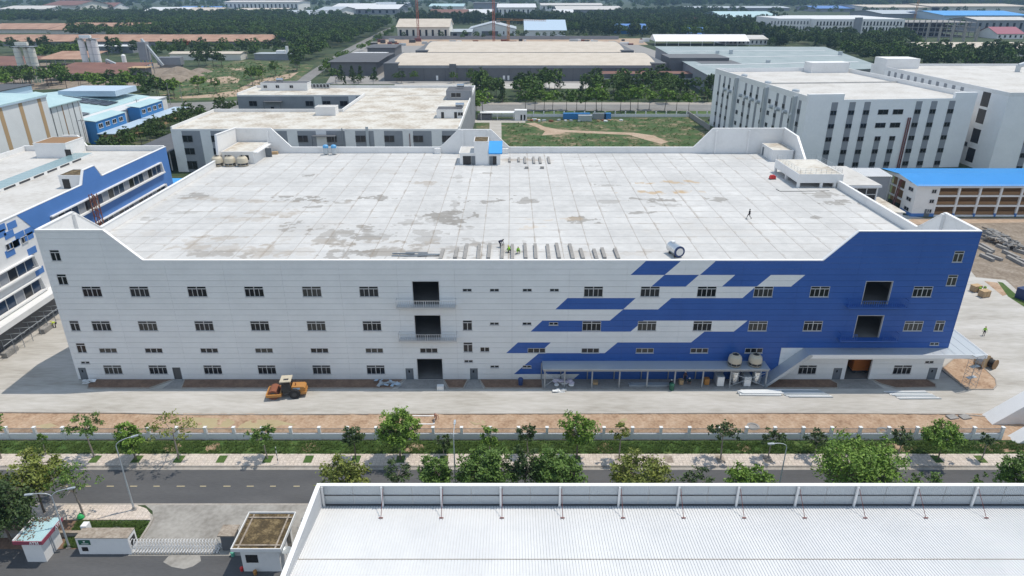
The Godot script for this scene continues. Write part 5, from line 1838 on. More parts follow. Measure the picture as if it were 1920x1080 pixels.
func people() -> void:
	person("person in black walking across the open roof, right half", Vector3(41.87, 18.72, -114.97), -PI * 0.55, "walk", BLACKISH, BLACKISH, BLACKISH)
	person("person in navy clothes bending over a roof beam", Vector3(-1.85, 18.72, -100.61), PI * 0.35, "bend", NAVY, NAVY, BLACKISH)
	person("person in lime vest crouching beside a roof beam, nearer the bending one", Vector3(-0.41, 18.72, -98.25), -PI * 0.4, "crouch", LIME, BLACKISH, Color(0.5, 0.42, 0.1))
	person("person in lime vest crouching on the roof apart from the beams", Vector3(0.9, 18.72, -97.79), PI * 0.1, "crouch", LIME, Color(0.1, 0.09, 0.08), Color(0.4, 0.3, 0.2))
	person("person in lime vest and dark trousers standing alone on the right yard", Vector3(83.1, 0, -106.3), -0.5, "stand", LIME, BLACKISH, Color(0.3, 0.2, 0.1))
	person("person in lime vest behind the wooden crates, the left of the pair", Vector3(93.73, 0, -124.92), PI * 0.3, "bend", LIME, BLACKISH, BLACKISH)
	person("person in lime vest behind the wooden crates, the right of the pair", Vector3(95.35, 0, -125.44), -PI * 0.2, "bend", LIME, BLACKISH, Color(0.6, 0.5, 0.3))
	person("person in yellow vest crouching by concrete blocks in the left gap", Vector3(-82.27, 0, -109.39), -1.2, "bend", Color(0.5, 0.62, 0.05), BLACKISH, Color(0.55, 0.5, 0.1))
	person("person in dark clothes and white helmet crouching at the shed's front edge", Vector3(24.36, 0, -89.62) + Vector3(0, 0.14, 0), 0.4, "crouch", BLACKISH, BLACKISH, Color(0.7, 0.7, 0.7))
	person("person with white helmet standing at the back of the shed", Vector3(26.81, 0.142, -90.8), 0.2, "stand", Color(0.10, 0.06, 0.06), BLACKISH, Color(0.7, 0.7, 0.7))
	person("person in dark green with white helmet crouching in the shed", Vector3(27.33, 0.142, -90.1), -0.3, "crouch", Color(0.02, 0.05, 0.04), BLACKISH, Color(0.7, 0.7, 0.7))
	person("person in pale red clothes bending over the pit in the soil strip", Vector3(-10.8, 0, -80.59), 0.5, "bend", Color(0.45, 0.22, 0.16), Color(0.16, 0.05, 0.05), Color(0.5, 0.35, 0.25))

# ---------------------------------------------------------------- rooftop and yard goods
func roof_goods() -> void:
	var long := unit_box(Vector3(0.5, 0.34, 6.4))
	var short := unit_box(Vector3(0.5, 0.34, 4.2))
	var i := 0
	for x in [-7.13, -5.11, -3.53, -1.49, 0.06, 2.06, 3.62, 5.57, 7.08, 9.15]:
		solo("roof_beam", long, M.grey_concrete, "long grey block beam on the roof behind the front parapet, %s long one from left" % ORDINAL[i], "beam", Vector3(x, ROOF + 0.18, -98.2 + 0.3 * sin(i * 2.1)), 0.012 * sin(i * 1.7), "long beams laid on the roof's front part")
		i += 1
	for x in [-10.71, -8.54, 10.67, 12.71, 14, 15.98]:
		solo("roof_beam", short, M.grey_concrete, "short grey block beam on the roof behind the front parapet, %s short one from left" % ORDINAL[i - 10], "beam", Vector3(x, ROOF + 0.18, -97.2 + 0.3 * sin(i * 2.1)), 0.012 * sin(i * 1.7), "short beams laid on the roof's front part")
		i += 1
	for p in [Vector3(-0.54, 18.7, -159.27), Vector3(1.58, 18.7, -159.4)]:
		i += 1
		solo("roof_beam", unit_box(Vector3(0.5, 0.34, 4.0)), M.grey_concrete, "short grey block beam right of the blue roofed stair house, %s from it" % ORDINAL[i - 17], "beam", p + Vector3(0, 0.18, 0), 0.0, "short beams by the stair house")
	for p in [Vector3(3.07, 18.7, -158.93), Vector3(5.11, 18.7, -158.93), Vector3(6.61, 18.7, -158.93), Vector3(8.68, 18.7, -158.93)]:
		i += 1
		solo("roof_beam", unit_box(Vector3(0.55, 0.34, 6.2)), M.grey_concrete, "long grey block beam right of the blue roofed stair house, %s long one from it" % ORDINAL[i - 19], "beam", p + Vector3(0, 0.18, 0), 0.0, "long beams by the stair house")
	for p in [Vector3(3.32, 18.7, -151.79), Vector3(6.82, 18.7, -151.79)]:
		i += 1
		solo("roof_block", unit_box(Vector3(0.8, 0.4, 1.0)), M.grey_concrete, "square grey block before the long beams by the stair house, %s one" % ["left", "right"][i - 23], "block", p + Vector3(0, 0.21, 0), 0.0, "blocks before the beams")
	# stacked steel profiles behind the parapet
	var r := RandomNumberGenerator.new()
	r.seed = 31
	for k in 9:
		var p: Vector3 = Vector3(-16.58, 18.7, -96.25)
		var q := p + Vector3((k % 3) * 2.0, 0.1 + 0.16 * (k / 5), -0.25 - (k % 4) * 0.32)
		solo("steel_profile", unit_box(Vector3(3.4, 0.14, 0.18)), M.steel, "blue-grey steel profile in the stack behind the front parapet", "steel profile", q, r.randf_range(-0.12, 0.12), "steel profiles stacked on the roof")
	# lying tank
	var tk := thing("steel_tank", "shiny steel tank lying on the roof near the front parapet", "tank", Vector3(24.87, 18.7, -97.15), 0.28)
	tk.scale = Vector3.ONE * 0.84
	var b := MB.new()
	b.tube(Vector3(0, 1.15, -1.6), Vector3(0, 1.15, 1.6), 1.0, 1.0, 24)
	part("shell", b, M.stainless, tk)
	var e := MB.new()
	e.tube(Vector3(0, 1.15, 1.45), Vector3(0, 1.15, 1.62), 1.04, 1.04, 24)
	part("end_ring", e, M.navy, tk)
	var ed := MB.new()
	ed.tube(Vector3(0, 1.15, 1.6), Vector3(0, 1.15, 1.66), 0.72, 0.7, 20)
	part("end_cap", ed, M.stainless, tk)
	for z in [-1.0, 1.0]:
		part("cradle", bx(Vector3(-0.7, 0.01, z - 0.1), Vector3(0.7, 0.42, z + 0.1)), M.dark_steel, tk)
	part("manhole", bx(Vector3(-0.3, 2.1, -1.3), Vector3(0.3, 2.35, -0.7)), M.plastic_white, tk)
	# blue topped tanks at the back parapet
	for p in [[Vector3(-45.47, 18.7, -165.6), "blue topped steel cylinder at the back parapet, the left of the two"], [Vector3(-43.51, 18.7, -165.6), "blue topped steel cylinder at the back parapet, the right of the two"]]:
		var t := thing("filter_tank", p[1], "tank", p[0])
		var m := MB.new()
		m.lathe([Vector2(0, 0.25), Vector2(0.58, 0.25), Vector2(0.62, 0.35), Vector2(0.62, 1.75), Vector2(0.6, 1.8)], Vector3.ZERO, 18)
		part("body", m, M.galvanised, t)
		var c := MB.new()
		c.lathe([Vector2(0.66, 1.7), Vector2(0.66, 2.2), Vector2(0.4, 2.42), Vector2(0, 2.46)], Vector3.ZERO, 18)
		part("top", c, M.light_blue if false else mat("tank_blue", lin(0.10, 0.34, 0.62), 0.5), t)
		for a in 3:
			part("leg", unit_box(Vector3(0.1, 0.26, 0.1)), M.steel, t, Vector3(cos(a * 2.1) * 0.5, 0.131, sin(a * 2.1) * 0.5))
	cooling_tower(Vector3(-67.45, 18.7, -154.12), 1.22, "cream cooling tower on the main roof, leftmost of the three")
	cooling_tower(Vector3(-64.57, 18.7, -154.12), 1.22, "cream cooling tower on the main roof, middle of the three")
	cooling_tower(Vector3(-61.7, 18.7, -154.12), 1.22, "cream cooling tower on the main roof, rightmost of the three")
	var g := thing("generator", "small red generator on the roof beside the raised platform", "generator", Vector3(55.56, 18.7, -142.21), 0.2)
	g.scale = Vector3.ONE * 0.75
	part("body", bx(Vector3(-0.8, 0.2, -0.5), Vector3(0.8, 0.95, 0.5)), M.red, g)
	part("top_tank", bx(Vector3(-0.6, 0.953, -0.4), Vector3(0.5, 1.2, 0.4)), M.red, g)
	part("skid", bx(Vector3(-0.9, 0.01, -0.55), Vector3(0.9, 0.198, 0.55)), M.dark_steel, g)
	var pj: Vector3 = Vector3(-58.2, 18.7, -166.19)
	solo("wooden_box", bx(Vector3(-0.7, 0, -0.5), Vector3(0.7, 0.6, 0.5)), M.wood, "brown wooden box at the back parapet beside the left stair house", "box", pj, 0.1)
	# loose hose along the roof
	var hose := MB.new()
	var hp := [Vector3(53.52, 18.7, -134.22), Vector3(53.71, 18.7, -132.63), Vector3(57.77, 18.7, -132.63), Vector3(63.83, 18.7, -133.03)]
	for k in hp.size() - 1:
		hose.tube(hp[k] + Vector3.UP * 0.05, hp[k + 1] + Vector3.UP * 0.05, 0.05, 0.05, 6)
	solo("hose", hose, M.dark_steel, "dark hose lying in front of the roof platform", "hose")

func road_roller() -> void:
	var o := thing("road_roller", "orange road roller with rusty drum and dark cab parked before the factory", "road roller", Vector3(-33.61, 0, -87.08), 0.12)
	# left is the front
	var drum := MB.new()
	drum.tube(Vector3(-1.95, 0.78, -1.05), Vector3(-1.95, 0.78, 1.05), 0.76, 0.76, 28)
	var dr := part("drum", drum, M.rust, o)
	for z in [-1.06, 1.06]:
		var h := MB.new()
		h.tube(Vector3(-1.95, 0.78, z - 0.03), Vector3(-1.95, 0.78, z + 0.03), 0.5, 0.5, 18)
		part("hub", h, M.dark_steel, dr)
	var fr := MB.new()
	for z in [-1.25, 1.25]:
		fr.span(Vector3(-2.95, 0.6, z - 0.13), Vector3(-0.75, 0.98, z + 0.13))
	fr.span(Vector3(-3.0, 0.55, -1.1), Vector3(-2.8, 0.95, 1.1))
	fr.span(Vector3(-1.0, 0.6, -1.12), Vector3(-0.7, 1.05, 1.12))
	part("drum_frame", fr, M.orange_yellow, o)
	part("chassis", bx(Vector3(-0.698, 0.5, -0.6), Vector3(2.4, 0.95, 0.6)), M.dark_steel, o)
	var cab := MB.new()
	cab.prism(PackedVector2Array([Vector2(-0.75, 0.96), Vector2(-0.7, 1.9), Vector2(-0.55, 2.75), Vector2(0.6, 2.75), Vector2(0.68, 0.96)]), Vector3(0, 0, -0.78), Vector3.RIGHT, Vector3.UP, Vector3(0, 0, 1.56))
	var cb := part("cab", cab, M.glass, o)
	for x in [-0.62, 0.6]:
		for z in [-0.8, 0.8]:
			var p := MB.new()
			p.bar(Vector3(x - 0.12 if x < 0 else x + 0.06, 0.96, z), Vector3(x + 0.08 if x < 0 else x, 2.76, z), 0.08)
			part("pillar", p, M.dark_steel, cb)
	var rf := part("cab_roof", bx(Vector3(-0.8, 2.76, -0.95), Vector3(0.8, 2.92, 0.95)), M.tower_cream, o)
	part("vent", bx(Vector3(-0.3, 2.921, 0.1), Vector3(0.4, 2.96, 0.5)), M.dark_steel, rf)
	var hood := MB.new()
	hood.prism(PackedVector2Array([Vector2(0.75, 0.955), Vector2(0.75, 1.8), Vector2(2.5, 1.72), Vector2(2.72, 1.5), Vector2(2.72, 0.955)]), Vector3(0, 0, -0.72), Vector3.RIGHT, Vector3.UP, Vector3(0, 0, 1.44))
	var hd := part("hood", hood, M.orange_yellow, o)
	part("side_plate", bx(Vector3(0.95, 1.3, 0.722), Vector3(1.95, 1.62, 0.74)), M.light_blue, hd)
	var ex := MB.new()
	ex.tube(Vector3(1.3, 1.76, 0.2), Vector3(1.3, 2.2, 0.2), 0.07, 0.07, 8)
	part("exhaust", ex, M.rust, hd)
	part("counterweight", bx(Vector3(2.0, 0.55, -0.9), Vector3(2.8, 0.95, 0.9)), M.orange_yellow, o)
	for z in [-0.95, 0.95]:
		var w := MB.new()
		w.tube(Vector3(1.15, 0.74, z - 0.25), Vector3(1.15, 0.74, z + 0.25), 0.74, 0.74, 26)
		var wh := part("wheel", w, M.black_rubber, o)
		var rm := MB.new()
		rm.tube(Vector3(1.15, 0.74, z - 0.27), Vector3(1.15, 0.74, z + 0.27), 0.34, 0.34, 18)
		part("rim", rm, M.dark_steel, wh)
		for k in 18:
			var a := TAU * k / 18
			part("tread", unit_box(Vector3(0.1, 0.1, 0.5)), M.black_rubber, wh, Vector3(1.15 + cos(a) * 0.75, 0.74 + sin(a) * 0.75, z), Basis(Vector3.BACK, a))

func yard_goods() -> void:
	road_roller()
	var r := RandomNumberGenerator.new()
	r.seed = 41
	# bundle of pale pipes
	var pp: Vector3 = Vector3(37.36, 0, -87.52)
	for i in 9:
		var m := MB.new()
		m.tube(Vector3(-3.1, 0, 0), Vector3(3.1, 0, 0), 0.12, 0.12, 10)
		solo("pipe", m, M.plastic_white, "white pipe in the bundle lying before the shed's right end", "pipe", pp + Vector3(r.randf_range(-0.3, 0.3), 0.14 + 0.22 * (i / 5), -0.5 + 0.27 * (i % 5) + 0.13 * (i / 5)), r.randf_range(-0.02, 0.02), "white pipes before the shed")
	# stacks of galvanised sheet
	for q in [[Vector3(44.05, 0, -87.52), 6.6, "long galvanised strip on the stack left of the entrance ramp", "sheet strips left of the entrance"], [Vector3(60.16, 0, -87.08), 6.2, "long galvanised strip on the stack right of the entrance ramp", "sheet strips right of the entrance"]]:
		for i in 8:
			var m := MB.new()
			m.box(Vector3.ZERO, Vector3(q[1] + r.randf_range(-0.3, 0.3), 0.05, 0.3))
			m.box(Vector3(0, 0.05, 0.13), Vector3(q[1], 0.06, 0.03))
			solo("metal_strip", m, M.galvanised if i % 3 else M.white_paint, q[2], "metal strip", q[0] + Vector3(0.18 * i - 0.6, 0.06 + 0.02 * (i % 2), -0.95 + i * 0.28), r.randf_range(-0.03, 0.03), q[3])
	# heap of torn pale sheeting in the bed
	var hp: Vector3 = Vector3(-19.11, 0, -90.08)
	for i in 16:
		var m := MB.new()
		m.box(Vector3.ZERO, Vector3(r.randf_range(0.5, 1.3), 0.03, r.randf_range(0.25, 0.6)), Basis(Vector3(r.randfn(), 0.2, r.randfn()).normalized(), r.randf_range(-0.4, 0.4)))
		solo("scrap_sheet", m, M.galvanised if i % 2 else M.light_blue, "torn pale sheet scrap in the planting bed beside the loading door", "scrap", hp + Vector3(r.randf_range(-2.0, 1.8), 0.2 + r.randf() * 0.3, r.randf_range(-0.7, 0.7)), r.randf() * TAU, "scrap sheets in the bed")
	solo("white_box", bx(Vector3(-0.5, 0.0, -0.35), Vector3(0.5, 0.7, 0.35)), M.plastic_white, "white box standing on the ramp before the lower loading door", "box", Vector3(-10.91, 0, -88.71))
	for p in [[Vector3(7.29, 0, -88.11), "crumpled white sheet on the concrete before the shed's left end"], [Vector3(-65.77, 0, -90.55), "crumpled grey sheet by the factory's left corner door"]]:
		var m := MB.new()
		for i in 7:
			m.box(Vector3(r.randf_range(-0.8, 0.8), 0.12 + r.randf() * 0.2, r.randf_range(-0.4, 0.4)), Vector3(r.randf_range(0.5, 1.0), 0.02, 0.5), Basis(Vector3(r.randfn(), 0.3, r.randfn()).normalized(), r.randf_range(-0.6, 0.6)))
		m.box(Vector3(0, 0.05, 0), Vector3(1.4, 0.08, 0.7))
		solo("crumpled_sheet", m, M.plastic_white, p[1], "sheet", p[0])
	var bb := MB.new()
	bb.lathe([Vector2(0, 0.0), Vector2(0.34, 0.0), Vector2(0.36, 0.5), Vector2(0.4, 0.95), Vector2(0.42, 1.0), Vector2(0.3, 1.15), Vector2(0, 1.2)], Vector3.ZERO, 14)
	solo("blue_barrel", bb, mat("barrel_blue", lin(0.02, 0.05, 0.16), 0.5), "dark blue barrel in the soil bed left of the shed", "barrel", Vector3(1.32, 0, -89.93) + Vector3(0, 0.1, 0))
	solo("green_drum", bb, M.dark_green, "dark green drum at the shed's front edge beside the crouching person", "drum", Vector3(24.3, 0, -88.56))
	# green sack under the sparse tree
	var gs := MB.new()
	gs.lathe([Vector2(0, 0), Vector2(0.5, 0.02), Vector2(0.55, 0.3), Vector2(0.4, 0.65), Vector2(0.15, 0.85), Vector2(0.1, 1.0), Vector2(0, 1.02)], Vector3.ZERO, 10)
	solo("green_sack", gs, M.signal_green, "bright green sack at the foot of the sparse tree by the gate", "sack", Vector3(-49.64, 0, -61.02) + Vector3(0, 0.13, 0)).scale = Vector3.ONE * 0.75
	# scaffold tower
	var sc := thing("scaffold_tower", "thin steel scaffold tower on the bare soil by the entrance canopy", "scaffold", Vector3(69.86, 0, -89.16), 0.3)
	for k in 3:
		var y := k * 1.9
		for x in [-0.8, 0.8]:
			var f := MB.new()
			for z in [-0.6, 0.6]:
				f.tube(Vector3(x, y, z), Vector3(x, y + 1.9, z), 0.028, 0.028, 6)
			for h in [0.5, 1.1, 1.85]:
				f.tube(Vector3(x, y + h, -0.6), Vector3(x, y + h, 0.6), 0.022, 0.022, 6)
			part("frame", f, M.steel, sc)
		for z in [-0.6, 0.6]:
			var b := MB.new()
			b.tube(Vector3(-0.8, y + 0.2, z), Vector3(0.8, y + 1.7, z), 0.018, 0.018, 5)
			b.tube(Vector3(0.8, y + 0.2, z), Vector3(-0.8, y + 1.7, z), 0.018, 0.018, 5)
			part("brace", b, M.steel, sc)
		part("platform", bx(Vector3(-0.8, y + 1.86, -0.3), Vector3(0.8, y + 1.9, 0.3)), M.galvanised, sc)
	# cable drums
	for q in [[Vector3(75.79, 0, -95.59), 1.15, "big cable drum on the yard, the one with pale rims"], [Vector3(77.19, 0, -95.08), 0.85, "smaller cable drum on the yard wound with black cable"]]:
		var d := thing("cable_drum", q[2], "cable drum", q[0], 0.5)
		var s: float = q[1]
		for z in [-0.55, 0.55]:
			var f := MB.new()
			f.tube(Vector3(0, s, (z - 0.06) * s), Vector3(0, s, (z + 0.06) * s), s, s, 24)
			part("flange", f, M.wood if s > 1 else M.brown_board, d)
		var c := MB.new()
		c.tube(Vector3(0, s, -0.5 * s), Vector3(0, s, 0.5 * s), 0.8 * s, 0.8 * s, 20)
		part("cable", c, M.galvanised if s > 1 else M.black_rubber, d)
	# crates
	for q in [[Vector3(93.52, 0, -125.44), 1.7, "pale wooden crate beside the two bending workers, the rear one"], [Vector3(93.6, 0, -122.85), 1.8, "pale wooden crate beside the two bending workers, the front one"]]:
		var c := thing("wooden_crate", q[2], "crate", q[0], 0.25)
		var s: float = q[1]
		part("box", bx(Vector3(-s * 0.5, 0.12, -0.6), Vector3(s * 0.5, 1.3, 0.6)), M.wood, c)
		for x in [-0.45, 0.0, 0.45]:
			part("batten", bx(Vector3(x * s - 0.06, 0.12, 0.602), Vector3(x * s + 0.06, 1.3, 0.64)), M.wood, c)
		part("lid", bx(Vector3(-s * 0.5 - 0.05, 1.303, -0.65), Vector3(s * 0.5 + 0.05, 1.36, 0.65)), M.wood, c)
		part("skid", bx(Vector3(-s * 0.5, 0, -0.5), Vector3(s * 0.5, 0.118, 0.5)), M.brown_board, c)
	var cn := thing("site_container", "dark blue site container cut by the right edge", "container", Vector3(101.93, 0, -120.83), 0.35)
	cn.scale = Vector3.ONE * 0.8
	part("box", bx(Vector3(-2.2, 0.1, -3.0), Vector3(2.2, 2.6, 3.0)), M.navy, cn)
	part("window", bx(Vector3(-2.23, 1.1, 0.8), Vector3(-2.202, 2.0, 1.7)), M.blue_glass, cn)
	part("roof", bx(Vector3(-2.25, 2.603, -3.05), Vector3(2.25, 2.7, 3.05)), M.navy, cn)
	rubble_yard()
	# folded scissor lift inside the right ground floor loading door
	var sl := thing("scissor_lift", "orange folded scissor lift inside the right ground floor loading door", "lift", Vector3(55.18, 0.12, -94.2))
	for i in 6:
		part("platform_deck", bx(Vector3(-1.3, 0.5 + i * 0.36, -1.0), Vector3(1.3, 0.66 + i * 0.36, 0.9)), M.orange, sl)
	part("chassis", bx(Vector3(-1.2, 0.2, -0.9), Vector3(1.2, 0.48, 0.85)), M.dark_steel, sl)
	for x in [-0.9, 0.9]:
		var w := MB.new()
		w.tube(Vector3(x, 0.22, -0.95), Vector3(x, 0.22, 0.95), 0.22, 0.22, 12)
		part("wheel", w, M.black_rubber, sl)
	for x in [-1.2, 1.2]:
		part("guard_post", unit_box(Vector3(0.06, 1.0, 0.06)), M.orange, sl, Vector3(x, 2.95, 0.85))
	part("guard_rail", unit_box(Vector3(2.4, 0.06, 0.06)), M.orange, sl, Vector3(0, 3.45, 0.85))

# broken concrete and beams on the waste ground right of the factory
func rubble_yard() -> void:
	setting("waste_ground", sheet(PackedVector2Array([Vector2(102.93, -169.12), Vector2(134.13, -170), Vector2(181.43, -163.97), Vector2(116.82, -96.79), Vector2(101.47, -121.83), Vector2(103.49, -131.21), Vector2(98.23, -132.65), Vector2(103.24, -148.63)]), 0.016), M.work_yard)
	setting("dust_road", sheet(PackedVector2Array([Vector2(100.85, -167.8), Vector2(106.49, -173.16), Vector2(176.89, -174.09), Vector2(173.26, -170), Vector2(133.83, -169.56)]), 0.020), M.sandy)
	setting("grass_strip", sheet(PackedVector2Array([Vector2(101.26, -130.36), Vector2(102, -129.79), Vector2(100.75, -123.87), Vector2(99.95, -118.15), Vector2(98.3, -115.8), Vector2(98.47, -122.85)]), 0.022), M.grass)
	setting("soil_patch", sheet(PackedVector2Array([Vector2(98.65, -130.64), Vector2(100.89, -129.79), Vector2(99.15, -123.87), Vector2(97.58, -123.1)]), 0.021), M.soil)
	var r := RandomNumberGenerator.new()
	r.seed = 55
	var beams: Array = [[Vector3(111.48, 0, -152.23), Vector3(111.29, 0, -147.24)], [Vector3(109.93, 0, -150.77), Vector3(110.13, 0, -146.2)], [Vector3(107.04, 0, -145.18), Vector3(107.6, 0, -141.54)], [Vector3(108.47, 0, -145.52), Vector3(109.73, 0, -141.86)], [Vector3(113.74, 0, -147.58), Vector3(114.22, 0, -142.85)], [Vector3(112.46, 0, -144.17), Vector3(112.55, 0, -138.67)], [Vector3(113.4, 0, -142.52), Vector3(114.38, 0, -139.62)], [Vector3(114.81, 0, -151.5), Vector3(115.68, 0, -148.63)], [Vector3(116.92, 0, -148.63), Vector3(118.11, 0, -145.86)]]
	for q in beams:
		var m := MB.new()
		m.bar(q[0] + Vector3.UP * 0.35, q[1] + Vector3.UP * 0.35, 0.7, 0.66)
		solo("concrete_beam", m, M.grey_concrete, "long concrete beam lying on the waste ground right of the factory", "concrete beam", Vector3.ZERO, 0.0, "beams on the waste ground")
	var shapes := []
	for i in 5:
		var m := MB.new()
		var w := 0.5 + 0.12 * i
		var pts := PackedVector2Array()
		for k in 6:
			var a := TAU * k / 6
			pts.append(Vector2(cos(a) * r.randf_range(0.5, 1.1), sin(a) * r.randf_range(0.4, 0.8)))
		m.prism(pts, Vector3(0, -0.12, 0), Vector3.RIGHT * 1.4, Vector3.BACK, Vector3(0, 0.2 + 0.12 * i, 0))
		shapes.append(m.done())
	var area := PackedVector2Array([Vector2(120.36, -164.81), Vector2(132.62, -167.8), Vector2(141.33, -166.51), Vector2(126.07, -145.86), Vector2(117.55, -148.63), Vector2(114.91, -155.22)])
	var n := 0
	while n < 299:
		var p := Vector2(r.randf_range(85, 119), r.randf_range(-168, -128))
		if not Geometry2D.is_point_in_polygon(p, area):
			continue
		n += 1
		var o := solo("rubble_slab", shapes[n % 5], [M.far_road, M.work_yard, M.weathered_cap, M.grey_concrete, M.far_road][n % 5], "broken grey slab in the rubble heaps on the waste ground", "rubble", Vector3(p.x, 0.25 + r.randf() * 0.9, p.y), r.randf() * TAU, "rubble on the waste ground")
		o.rotation.x = r.randf_range(-0.5, 0.5)
		o.scale = Vector3(r.randf_range(0.5, 1.6), 0.8, r.randf_range(0.25, 0.7))

# ---------------------------------------------------------------- neighbouring buildings
# window of a distant wall: frame standing proud with the pane set back inside it
func pane_mesh(w: float, h: float) -> Array:
	var key := "pane %.2f %.2f" % [w, h]
	if not cache.has(key):
		var f := MB.new()
		f.span(Vector3(-w / 2 - 0.1, -0.12, 0), Vector3(w / 2 + 0.1, 0, 0.16))
		f.span(Vector3(-w / 2 - 0.1, h, 0), Vector3(w / 2 + 0.1, h + 0.1, 0.12))
		for s in [-1, 1]:
			f.span(Vector3(s * w / 2, 0, 0), Vector3(s * (w / 2 + 0.1), h, 0.12))
		f.span(Vector3(-0.04, 0, 0.01), Vector3(0.04, h, 0.07))
		var p := MB.new()
		p.span(Vector3(-w / 2, 0, 0.004), Vector3(w / 2, h, 0.035))
		cache[key] = [f.done(), p.done()]
	return cache[key]

# u is the wall's direction, its outside lies to the right-hand side of u seen from above (+z for u = +x)
func wall_window(parent: Node, at: Vector3, u: Vector3, w: float, h: float, frame: Material, glass: Material) -> void:
	var m := pane_mesh(w, h)
	var b := Basis(u, Vector3.UP, u.cross(Vector3.UP))
	var o := part("window", m[0], frame, parent, at, b)
	part("pane", m[1], glass, o)

# parapet ring round a flat roof
func rim_ring(b: Node, x0: float, x1: float, z0: float, z1: float, y0: float, y1: float, m: Material, t := 0.3) -> void:
	var r := MB.new()
	r.span(Vector3(x0, y0, z0 - t), Vector3(x1, y1, z0))
	r.span(Vector3(x0, y0, z1), Vector3(x1, y1, z1 + t))
	r.span(Vector3(x0, y0, z1 + t + 0.002), Vector3(x0 + t, y1 - 0.003, z0 - t - 0.002))
	r.span(Vector3(x1 - t, y0, z1 + t + 0.002), Vector3(x1, y1 - 0.003, z0 - t - 0.002))
	part("parapet", r, m, b)

func build_mid() -> void:
	grey_building()
	left_building()
	right_buildings()
	dormitory()
	annexe()
	back_lot()
	left_shed()
	blue_offices()
	concrete_plant()
	grey_warehouse()
	teal_hall()

